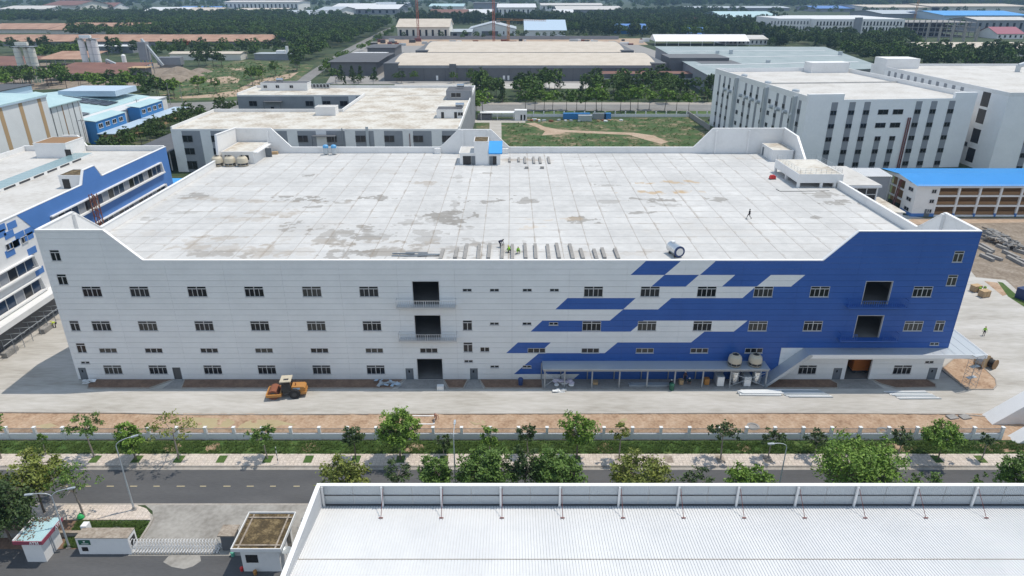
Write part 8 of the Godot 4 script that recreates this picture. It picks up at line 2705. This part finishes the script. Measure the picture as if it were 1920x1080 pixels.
# ---------------------------------------------------------------- far buildings and woods
func far_buildings() -> void:
	# front left corner on the ground, width, depth, eave height, roof rise, wall, roof, windows, label
	for q in [
		[Vector3(-628.99, 0, -764.88), 368.33, 95, 4.27, 4, M.grey_wall, M.rust_roof, 0, "very long low shed with salmon rust roof, upper left"],
		[Vector3(-728.56, 0, -990.46), 93.26, 110, 4.77, 5, M.cream_wall, M.rust_roof, 0, "rust roofed shed behind the long one at the left edge"],
		[Vector3(-615.55, 0, -966.86), 116, 120, 5.33, 6, M.cream_wall, M.rust_roof, 0, "cream shed with rusty roof and pale ridge behind the long one"],
		[Vector3(-1223.98, 0, -1751.82), 112.2, 120, 10.62, 6, M.white_wall, M.pale_roof, 6, "white building at the far upper left corner"],
		[Vector3(-1215.63, 0, -1913.32), 83.45, 150, 15.42, 10, M.cream_wall, M.brown_roof, 0, "cream building with brown roof in the upper left"],
		[Vector3(-1196.44, 0, -2107.13), 52.02, 90, 5.66, 12, M.white_wall, M.brown_roof, 4, "house with dark hipped roof among the upper left trees"],
		[Vector3(-830.38, 0, -1647.32), 92.39, 120, 7.79, 8, M.white_wall, M.white_metal_roof, 0, "white vault roofed hall in the upper left woods"],
		[Vector3(-723.79, 0, -1615.17), 70.61, 120, 7.64, 8, M.cream_wall, M.beige_roof, 0, "beige vault roofed hall right of the white one"],
		[Vector3(-869.3, 0, -1913.32), 118.22, 60, 10.29, 2, M.white_wall, M.bright_blue, 14, "white building with blue window rows, upper left"],
		[Vector3(-782.47, 0, -2005.61), 199.62, 120, 21.5, 3, M.white_wall, M.pale_roof, 18, "long white office block at the top left of centre"],
		[Vector3(-649.46, 0, -1715.57), 112.41, 120, 8.1, 4, M.cream_wall, M.beige_roof, 0, "beige roofed shed before the long white office block"],
		[Vector3(-473.2, 0, -1498.04), 90.71, 150, 7.1, 6, M.grey_wall, M.galvanised, 0, "blue grey shed at the edge of the woods"],
		[Vector3(-412.53, 0, -1554.43), 43.07, 160, 12.6, 6, M.white_wall, M.galvanised, 0, "white sided shed right of the blue grey one"],
		[Vector3(-430.94, 0, -1751.82), 86.7, 200, 12.97, 8, M.white_wall, M.white_metal_roof, 0, "white roofed hall left of the far road"],
		[Vector3(-364.7, 0, -1715.57), 96.17, 180, 11.56, 8, M.grey_wall, M.white_metal_roof, 6, "grey hall with white roof beside the far road"],
		[Vector3(-430.05, 0, -2279.97), 99.25, 200, 10.69, 4, M.grey_wall, M.galvanised, 0, "low grey roofed hall at the top near the crane"],
		[Vector3(-137.86, 0, -872.92), 61.84, 60, 13.25, 8, M.cream_wall, M.beige_roof, 8, "tall cream building with beige roof behind the construction site"],
		[Vector3(-76.99, 0, -892.22), 26.98, 50, 6.78, 2, M.grey_wall, M.galvanised, 2, "grey shed between the cream and the lavender building"],
		[Vector3(-158.1, 0, -1396.52), 68.34, 130, 10.41, 7, M.white_wall, M.brown_roof, 0, "pale building with brown roof behind the dark conifers"],
		[Vector3(-204.88, 0, -1829.06), 82.48, 120, 14.75, 5, M.white_wall, M.light_teal, 0, "white hall with pale roof at the top centre left"],
		[Vector3(-92.85, 0, -1445.53), 52.75, 100, 7.84, 9, M.white_wall, M.white_metal_roof, 0, "white gabled hall behind the conifer row"],
		[Vector3(-95.79, 0, -1829.06), 61.2, 90, 22.09, 1, M.grey_wall, M.charcoal_roof, 0, "grey building with dark blue glass front, top centre"],
		[Vector3(-29.47, 0, -1554.43), 78.2, 130, 18.86, 6, M.white_wall, M.white_metal_roof, 8, "large white hall with ribbed front, top centre"],
		[Vector3(81.6, 0, -2005.61), 166.11, 150, 13.46, 4, M.white_wall, M.pale_roof, 14, "long white building at the top right of centre"],
		[Vector3(104.04, 0, -1680.76), 146.88, 130, 11.33, 6, M.grey_wall, M.pale_roof, 0, "wide grey roofed hall right of the ribbed white hall"],
		[Vector3(85.24, 0, -1498.04), 40.44, 80, 10.13, 5, M.white_wall, M.white_metal_roof, 4, "small white hall before the wide grey one"],
		[Vector3(140.9, 0, -966.86), 39.85, 60, 5.33, 6, M.mid_blue, M.bright_blue, 0, "hall with royal blue roof among trees"],
		[Vector3(218.19, 0, -902.19), 33.26, 60, 3.75, 6, M.mid_blue, M.bright_blue, 0, "second royal blue roofed hall nearer the marquee"],
		[Vector3(280.49, 0, -1159.65), 17, 40, 3.97, 8, M.white_wall, M.maroon, 0, "house with red roof in the dark woods"],
		[Vector3(267.23, 0, -1396.52), 40.8, 90, 3.79, 6, M.cream_wall, M.beige_roof, 0, "cream roofed hall peeping from the dark woods"],
		[Vector3(229.78, 0, -779.77), 46.19, 40, 5.43, 3, M.white_wall, M.pale_roof, 10, "white shed with grey roof right of the marquee"],
		[Vector3(361.79, 0, -1229.32), 90, 170, 10.05, 8, M.light_blue, M.light_teal, 0, "hall with pale turquoise roof left of the tall white factory"],
		[Vector3(480.85, 0, -2005.61), 276.85, 120, 6.74, 3, M.grey_wall, M.galvanised, 0, "long grey roofed hall at the foot of the far forest"],
		[Vector3(891.37, 0, -1829.06), 172.96, 200, 12.3, 4, M.cream_wall, M.beige_roof, 0, "long cream roofed hall at the upper right"],
		[Vector3(1044.37, 0, -1829.06), 239.47, 200, 14.75, 4, M.cream_wall, M.beige_roof, 0, "second long cream roofed hall at the upper right edge"],
		[Vector3(759.52, 0, -1498.04), 92.89, 150, 8.11, 5, M.grey_wall, M.galvanised, 0, "grey hall behind the tall white factory's right end"],
		[Vector3(826.18, 0, -1396.52), 158.1, 160, 8.53, 6, M.light_blue, M.sky_blue_roof, 0, "hall with bright blue roof at the upper right"],
		[Vector3(792.8, 0, -1913.32), 153, 140, 7.72, 5, M.grey_wall, M.bright_blue, 0, "dark blue roofed hall behind the tall white factory"],
		[Vector3(647.81, 0, -1015.22), 76.13, 60, 15.29, 3, M.grey_wall, M.pale_roof, 8, "grey hall with small windows at the right edge"],
		[Vector3(584.93, 0, -872.92), 32.21, 40, 5.44, 7, M.white_wall, M.maroon, 5, "white villa with red hipped roof at the right edge"],
		[Vector3(375.32, 0, -641.51), 102.8, 70, 5.43, 4, M.cream_wall, M.beige_roof, 12, "wide low hall with beige roof behind the second white building"]
	]:
		long_shed(q[0], q[1], q[2], maxf(q[3], 4.0), q[4], q[5], q[6], q[8], "building", "far_building", q[7])
	# gabled lavender building with a dark entrance
	var p := thing("gabled_hall", "lavender white gabled hall with dark entrance behind the beige roofs", "hall", Vector3(-55.01, 0, -933.43))
	var w := 59.82
	var h := 7.72
	for q in [["wall", [Vector2(0, 0), Vector2(0, h), Vector2(w * 0.5, h + 7.0), Vector2(w, h), Vector2(w, 0)], 0.0, -60.0, M.white_wall], ["roof", [Vector2(-1, h), Vector2(w * 0.5, h + 7.2), Vector2(w + 1, h), Vector2(w + 1, h + 0.6), Vector2(w * 0.5, h + 8.0), Vector2(-1, h + 0.6)], 0.6, -61.0, M.galvanised]]:
		var m := MB.new()
		m.prism(PackedVector2Array(q[1]), Vector3(0, 0, q[2]), Vector3.RIGHT, Vector3.UP, Vector3(0, 0, q[3]))
		part(q[0], m, q[4], p)
	part("entrance", bx(Vector3(w * 0.27, 0, 0.003), Vector3(w * 0.62, h * 0.72, 0.6)), M.dark_grey_wall, p)
	for i in 10:
		if i < 2 or i > 6:
			part("window", bx(Vector3(w * (i + 0.3) / 10, h * 0.2, 0.003), Vector3(w * (i + 0.55) / 10, h * 0.7, 0.3)), M.glass, p)
	long_shed(Vector3(17, 0, -922.79), 51, 70.0, 7.0, 11.0, M.white_wall, M.light_blue, "hall with light blue roof right of the lavender hall", "hall", "blue_roof_hall", 0)
	# tall white factory with rows of windows and the concrete frame going up beside it
	var f := thing("white_factory", "tall white factory with three rows of dark windows, upper right", "factory", Vector3(365.89, 0, -882.47))
	var fw := 109.38
	var fh := 21.81
	part("wall", bx(Vector3(0, 0, -120), Vector3(fw, fh, 0)), M.white_wall, f)
	part("wing", bx(Vector3(-39.06, 0, -95), Vector3(-0.1, fh, -12)), M.white_wall, f)
	part("roof", bx(Vector3(0.5, fh + 0.01, -119), Vector3(fw - 0.5, fh + 0.3, -0.5)), M.white_metal_roof, f)
	part("roof", bx(Vector3(-38.06, fh + 0.01, -94), Vector3(-0.5, fh + 0.3, -12.5)), M.white_metal_roof, f)
	part("stair_bay", bx(Vector3(fw * 0.44, 0, 0.01), Vector3(fw * 0.52, fh + 2, 2.0)), M.grey_wall, f)
	for i in 26:
		for k in 3:
			var x := fw * (i + 1.0) / 27.0
			if x < fw * 0.43 or x > fw * 0.53:
				part("window", bx(Vector3(x - 1.0, fh * (0.12 + 0.29 * k), 0.01), Vector3(x + 0.6, fh * (0.3 + 0.29 * k), 0.3)), M.glass, f)
				if k > 0:
					part("sill_panel", bx(Vector3(x - 1.6, fh * (0.09 + 0.29 * k), 0.012), Vector3(x + 1.2, fh * (0.12 + 0.29 * k), 0.3)), M.grey_frame, f)
	for i in 12:
		for k in 3:
			part("window", bx(Vector3(-4.0 - i * 4.0, fh * (0.15 + 0.28 * k), -12.0), Vector3(-2.4 - i * 4.0, fh * (0.32 + 0.28 * k), -11.8)), M.grey_frame, f)
	var c := thing("unfinished_building", "unfinished concrete frame building right of the tall white factory", "building shell", Vector3(490.26, 0, -902.19))
	var cw := 85.81
	for k in 4:
		part("floor_slab", bx(Vector3(0, 5.5 * k + 0.3, -70), Vector3(cw, 5.5 * k + 0.9, 0)), M.grey_concrete, c)
	for z in [-20.0, -45.0, -69.0]:
		for i in 7:
			part("column", bx(Vector3(cw * i / 6.0 - 0.4, 0, z), Vector3(cw * i / 6.0 + 0.4, 16.8, z + 0.8)), M.grey_concrete, c)
	part("back_wall", bx(Vector3(0, 0.91, -70), Vector3(cw, 16.7, -69.5)), M.grey_concrete, c)
	for i in 13:
		part("column", bx(Vector3(cw * i / 12.0 - 0.4, 0, -1.2), Vector3(cw * i / 12.0 + 0.4, 20.0, -0.3)), M.grey_concrete, c)
	for i in 9:
		solo("concrete_column", bx(Vector3(-0.7, 0, -0.7), Vector3(0.7, 19.0 - (i % 3) * 3, 0.7)), M.kerb, "free standing concrete column before the unfinished frame", "column", Vector3(483.97, 0, -845.44) + Vector3(i * 7.2, 0, (i % 2) * 14.0), 0.0, "columns before the frame")
	# tower cranes
	for q in [[Vector3(-109.28, 0, -845.44), 62.0, 0.4, "red tower crane before the cream building, the left of two"], [Vector3(-20.4, 0, -811.32), 66.0, -1.2, "red tower crane before the lavender hall, the right of two"], [Vector3(621.09, 0, -1127.65), 50.0, 0.9, "yellow tower crane beyond the unfinished concrete frame"], [Vector3(-4.12, 0, -795.24), 24.0, -0.4, "short orange crane with a long low jib behind the beige roofs"]]:
		var t := thing("tower_crane", q[3], "crane", q[0], q[2])
		var m := MB.new()
		var hh: float = q[1]
		for x in [-1.0, 1.0]:
			for z in [-1.0, 1.0]:
				m.bar(Vector3(x, 0, z), Vector3(x, hh, z), 0.3)
		for i in int(hh / 2.5):
			var s := 1.0 if i % 2 else -1.0
			m.bar(Vector3(-s, i * 2.5, 1), Vector3(s, i * 2.5 + 2.5, 1), 0.22)
			m.bar(Vector3(1, i * 2.5, s), Vector3(1, i * 2.5 + 2.5, -s), 0.22)
		var col: Material = M.orange_yellow if hh < 60 else mat("crane_red", lin(0.38, 0.10, 0.05), 0.6)
		part("mast", m, col, t)
		var j := MB.new()
		for y in [0.0, 1.6]:
			j.bar(Vector3(-14, hh + y, 0), Vector3(44, hh + y * 0.7, 0), 0.35)
		for i in 22:
			j.bar(Vector3(-14 + i * 2.6, hh, 0), Vector3(-12.7 + i * 2.6, hh + 1.5, 0), 0.18)
		part("jib", j, col, t)
		part("counterweight", bx(Vector3(-14, hh - 2.4, -1), Vector3(-10, hh, 1)), M.grey_concrete, t)
	setting("building_site", sheet(PackedVector2Array([Vector2(-153, -764.88), Vector2(147.22, -779.77), Vector2(156.25, -882.47), Vector2(-153, -863.57)]), 0.03), M.sandy)
	var r := RandomNumberGenerator.new()
	r.seed = 88
	for i in 46:
		var x := r.randf_range(-159.12, 159.12)
		solo("site_clutter", bx(Vector3(-r.randf_range(1, 6), 0, -2), Vector3(r.randf_range(1, 6), r.randf_range(1.2, 4.0), 2)), [M.rust, M.galvanised, M.white_paint, M.dark_steel, M.red_pipe][i % 5], "small hut or stack of material on the building site behind the beige roofs", "site material", Vector3(x, 0.03, r.randf_range(-840, -760)), 0.0, "material on the building site")
	var pl := thing("site_fence", "long grey hoarding behind the beige roofed warehouses", "fence", Vector3(-165.75, 0, -863.57))
	part("board", bx(Vector3.ZERO, Vector3(293.25, 4.0, 0.4)), M.grey_wall, pl)

# tree shapes for the middle and far distance
func far_shapes() -> Array:
	var out := []
	for i in 4:
		out.append(tree_meshes(500 + i, 9.0, Vector3(3.4, 3.0, 3.4), 5.8, 34, 16, 0.62, [GREEN[0], DARK[0], FRESH[0], DARK[0] * 1.2][i], [GREEN[1] * 0.8, DARK[1] * 1.1, FRESH[1] * 0.9, GREEN[1] * 0.7][i], 0.45))
	# pointed conifers
	for i in 2:
		var r := RandomNumberGenerator.new()
		r.seed = 520 + i
		var t := MB.new()
		t.tube(Vector3.ZERO, Vector3(0, 9.4, 0), 0.2, 0.04, 6)
		var l := MB.new()
		l.with_col = true
		for k in 44:
			var y := 1.2 + 8.4 * k / 44.0
			var a := r.randf() * TAU
			var d := Vector3(cos(a), -0.1, sin(a)) * (1.0 - (y - 1.2) / 8.9) * r.randf_range(0.7, 2.6)
			spray(l, r, Vector3(0, y, 0) + d, Vector3(0.8, 0.5, 0.8), 12, 0.5, DARK[0] * 0.9, DARK[1], d)
		out.append([t.done(), l.done()])
	return out

func woods() -> void:
	var sh := far_shapes()
	# outline on the ground, trees per 1000 square metres, size, shapes, name, label
	var zones := [
		[[Vector2(-19.83, -370.1), Vector2(109.08, -370.1), Vector2(131.14, -443.85), Vector2(-22.79, -428.89)], 11.0, 1.15, [0, 1, 3, 0, 4], "dark_tree", "dark tree in the belt between back road and beige roofed warehouse"],
		[[Vector2(-117.02, -443.85), Vector2(-23.54, -443.85), Vector2(-24.62, -465.39), Vector2(-123.82, -471.09)], 9.0, 0.85, [4, 1, 5, 0], "conifer", "small pointed tree along the grey warehouse's left front"],
		[[Vector2(-153, -196), Vector2(-135, -196), Vector2(-136, -350), Vector2(-150, -350)], 24.0, 0.72, [3, 0, 3, 1], "street_tree", "olive street tree along the side street right of the blue offices"],
		[[Vector2(-296.72, -405.98), Vector2(-294.42, -436.25), Vector2(-176.86, -366.47), Vector2(-180.95, -385.28), Vector2(-194.72, -405.98), Vector2(-245.47, -443.85), Vector2(-316.55, -465.39), Vector2(-337.65, -465.39)], 13.0, 1.15, [0, 2, 0, 1], "hedge_tree", "bright green tree in the belt before the concrete plant"],
		[[Vector2(-487.68, -641.51), Vector2(-353.59, -652.08), Vector2(-372.85, -691.89), Vector2(-520.19, -685.92)], 6.0, 1.35, [1, 0, 1, 4], "dark_tree", "tall dark tree in the row before the long rusty roof"],
		[[Vector2(-381.42, -575.83), Vector2(-350.58, -584.4), Vector2(-387.27, -641.51), Vector2(-414.27, -631.26)], 14.0, 1.3, [0, 2], "bushy_tree", "bushy tree between the two silo groups"],
		[[Vector2(-321.98, -611.68), Vector2(-182.68, -611.68), Vector2(-207.45, -697.96), Vector2(-365.14, -691.89)], 6.5, 1.2, [0, 1, 3], "field_edge_tree", "dark tree along the far edge of the green field"],
		[[Vector2(-235.38, -521.93), Vector2(-217.42, -536.32), Vector2(-238.24, -584.4), Vector2(-252.87, -567.49)], 11.0, 1.2, [0, 1], "field_tree", "broad tree on the gravel side of the green field"],
		[[Vector2(-194.19, -385.28), Vector2(-145.57, -389.26), Vector2(-151.11, -501.69), Vector2(-162.8, -521.93), Vector2(-174.35, -471.09), Vector2(-164.04, -414.86), Vector2(-199.96, -397.46)], 3.2, 1.05, [2, 0], "field_tree", "slender tree scattered along the green field's road edge"],
		[[Vector2(-146.59, -471.09), Vector2(-168.3, -584.4), Vector2(-169.39, -736.68), Vector2(-179.12, -1015.22), Vector2(-195.84, -1193.49), Vector2(-315.86, -1350.68), Vector2(-535.49, -1307.7), Vector2(-736.16, -1211.15), Vector2(-518.32, -845.44), Vector2(-335.99, -811.32), Vector2(-248.26, -779.77), Vector2(-200.65, -674.27)], 9.0, 1.45, [1, 0, 3, 1, 0], "wood_tree", "dark tree in the dense wood left of the far road"],
		[[Vector2(-130.41, -482.89), Vector2(-129.28, -508.27), Vector2(-139.61, -641.51), Vector2(-156.47, -944.32), Vector2(-171.04, -1068.55), Vector2(-171.36, -1041.22), Vector2(-153, -674.27), Vector2(-136, -501.69)], 14.0, 0.75, [2, 0], "road_tree", "light green bushy tree between far road and grey sheds"],
		[[Vector2(-863.98, -1229.32), Vector2(-500.72, -1267.32), Vector2(-422.06, -1445.53), Vector2(-337.65, -1445.53), Vector2(-391.67, -1680.76), Vector2(-635.53, -1615.17), Vector2(-1129.82, -1615.17)], 5.0, 1.5, [1, 0, 1], "far_wood_tree", "far"],
		[[Vector2(-182.75, -1159.65), Vector2(-54, -1229.32), Vector2(85, -1159.65), Vector2(105.52, -1445.53), Vector2(-219.3, -1396.52)], 5.0, 1.6, [4, 5, 1], "far_wood_tree", "far"],
		[[Vector2(-134.26, -845.44), Vector2(124.9, -845.44), Vector2(133.04, -902.19), Vector2(-143.02, -902.19)], 1.6, 0.9, [1, 0], "far_wood_tree", "far"],
		[[Vector2(53.37, -966.86), Vector2(159.65, -902.19), Vector2(232.56, -828.04), Vector2(266.08, -902.19), Vector2(279.15, -723.32), Vector2(503.41, -1350.68), Vector2(425.73, -1829.06), Vector2(223.61, -1615.17), Vector2(71.72, -1307.7)], 8.0, 1.5, [1, 4, 0, 5, 1], "far_wood_tree", "far"],
		[[Vector2(262.28, -736.68), Vector2(305.99, -723.32), Vector2(277.43, -543.8), Vector2(364.55, -501.69), Vector2(440.72, -611.68), Vector2(391.27, -674.27), Vector2(455.87, -845.44), Vector2(331.49, -863.57)], 8.0, 1.4, [1, 4, 0, 3, 1], "wood_tree", "dark tree in the wood beyond the pale teal hall"],
		[[Vector2(575.56, -990.46), Vector2(619.1, -966.86), Vector2(682.6, -1068.55), Vector2(636.15, -1097.32)], 3.0, 1.5, [1, 0], "far_wood_tree", "far"],
		[[Vector2(-1542.21, -1680.76), Vector2(1640.13, -1680.76), Vector2(1863.78, -1913.32), Vector2(-1752.51, -1913.32)], 0.35, 1.6, [1, 0], "far_wood_tree", "far"],
		[[Vector2(-2127.39, -2005.61), Vector2(2243.96, -2005.61), Vector2(3365.94, -3020.76), Vector2(-3191.08, -3020.76)], 0.22, 2.2, [1, 0], "far_wood_tree", "far"],
		[[Vector2(418.73, -2219.33), Vector2(2802.26, -2219.33), Vector2(4175.92, -3319.33), Vector2(623.99, -3319.33)], 0.7, 2.6, [1, 0], "far_wood_tree", "far"],
	]
	var r := RandomNumberGenerator.new()
	r.seed = 606
	var all := []
	for q in zones:
		var poly := PackedVector2Array(q[0])
		var box := Rect2(poly[0], Vector2.ZERO)
		for p in poly:
			box = box.expand(p)
		var n := int(box.get_area() / 1000.0 * q[1])
		for i in n:
			var p := Vector2(r.randf_range(box.position.x, box.end.x), r.randf_range(box.position.y, box.end.y))
			if Geometry2D.is_point_in_polygon(p, poly) and not on_building(p):
				all.append([p, q[2] * r.randf_range(0.75, 1.25), q[3][r.randi() % q[3].size()], q[4], q[5], r.randf() * TAU])
	# the row of round trees before the back road
	var nth := 0
	for p in [Vector2(-16.3, -324.79), Vector2(-14.38, -339.73), Vector2(6.65, -346.07), Vector2(11.49, -347.68), Vector2(15.96, -346.07), Vector2(20.31, -347.68), Vector2(27.26, -347.68), Vector2(31.65, -339.73), Vector2(36.45, -346.07), Vector2(41.86, -344.46), Vector2(44.7, -346.07), Vector2(53.32, -341.29), Vector2(59.07, -346.07), Vector2(62.52, -344.46), Vector2(68.98, -349.32), Vector2(75.77, -344.46), Vector2(81.6, -344.46), Vector2(86.94, -341.29)]:
		all.append([p, 1.3 * r.randf_range(0.85, 1.15), 2 if r.randf() < 0.6 else 0, "row_tree", "round green tree in the row behind the grass lot, %s from left" % ORDINAL[nth], r.randf() * TAU])
		nth += 1
	all.sort_custom(func(a, b): return a[0].y > b[0].y)
	var many := {}
	var made := 0
	var first := {}
	for t in all:
		var b := Basis(Vector3.UP, t[5]).scaled(Vector3.ONE * t[1])
		if made < 298 and t[4] != "far":
			made += 1
			var o: Node3D
			var key := "%s %d" % [t[3], t[2]]
			if first.has(key):
				o = first[key].duplicate()
				o.name = numbered(t[3])
				o.set_meta("label", t[4])
				o.set_meta("group", t[4].get_slice(",", 0))
				add_child(o)
			else:
				o = thing(t[3], t[4], "tree", Vector3.ZERO, 0.0, t[4].get_slice(",", 0))
				part("trunk", sh[t[2]][0], M.bark, o)
				part("crown", sh[t[2]][1], M.far_leaf, o)
				first[key] = o
			o.transform = Transform3D(b, Vector3(t[0].x, 0.02, t[0].y))
		else:
			if not many.has(t[2]):
				many[t[2]] = []
			many[t[2]].append(Transform3D(b, Vector3(t[0].x, 0.0, t[0].y)))
	for k in many:
		var mm := MultiMesh.new()
		mm.transform_format = MultiMesh.TRANSFORM_3D
		mm.mesh = sh[k][1]
		mm.instance_count = many[k].size()
		for i in many[k].size():
			mm.set_instance_transform(i, many[k][i])
		var o := MultiMeshInstance3D.new()
		o.name = numbered("far_woodland")
		o.multimesh = mm
		o.material_override = M.far_leaf
		add_child(o)
		stuff(o)
	# flame trees among the green
	for q in [[Vector3(-182.65, 0, -631.26), "flame tree with orange red crown at the edge of the dense wood"], [Vector3(-310.07, 0, -685.92), "small orange flowering tree behind the green field"]]:
		var ms := tree_meshes(640, 8.0, Vector3(5.0, 2.6, 5.0), 8.0, 40, 16, 0.6, Color(0.16, 0.05, 0.02), Color(0.42, 0.10, 0.03), 0.4)
		var o := thing("flame_tree", q[1], "tree", q[0])
		part("trunk", ms[0], M.bark, o)
		part("crown", ms[1], M.far_leaf, o)
	# rough grass and weeds on the lot behind the factory
	var wd := MB.new()
	wd.with_col = true
	r.seed = 33
	spray(wd, r, Vector3(0, 0.25, 0), Vector3(0.9, 0.3, 0.9), 16, 0.3, Color(0.035, 0.085, 0.014), Color(0.10, 0.17, 0.03), Vector3.UP)
	scatter("lot_weeds", wd.done(), PackedVector2Array([Vector2(-3.61, -311.03), Vector2(4.82, -311.03), Vector2(12.11, -282.05), Vector2(19.81, -282.05), Vector2(33.5, -286.53), Vector2(52.46, -279.86), Vector2(57.7, -262.43), Vector2(66.8, -275.57), Vector2(54.8, -293.5), Vector2(23.36, -300.78), Vector2(19.51, -315.05), Vector2(83.11, -326.23), Vector2(92.04, -308.41), Vector2(83.36, -248.62), Vector2(-2.94, -248.62)]), 0.02, 1000, 0.4, 1.1, 34)
	scatter("plant_weeds", wd.done(), PackedVector2Array([Vector2(-199.96, -397.46), Vector2(-145.57, -389.26), Vector2(-149.44, -471.09), Vector2(-163.2, -543.8), Vector2(-217.3, -593.23), Vector2(-230.54, -559.37), Vector2(-211.84, -443.85)]), 0.02, 700, 0.7, 1.8, 35)

# no tree inside a building or on the far road
func on_building(p: Vector2) -> bool:
	for o in feet:
		if o.has_point(p):
			return true
	return p.x > -184.0 and p.x < -146.0 and absf(p.x - remap(p.y, -471, -1083, -146, -178)) < 7.0

var feet: Array[Rect2] = []

func remember_feet() -> void:
	for o in get_children():
		if o is Node3D and o.has_meta("category") and o.get_meta("category") in ["building", "shed", "hall", "warehouse", "factory", "marquee", "office", "building shell", "bin house"]:
			for c in o.get_children():
				if c is MeshInstance3D and c.mesh:
					var a: AABB = o.transform * c.transform * c.mesh.get_aabb()
					feet.append(Rect2(a.position.x, a.position.z, a.size.x, a.size.z).grow(2.5))
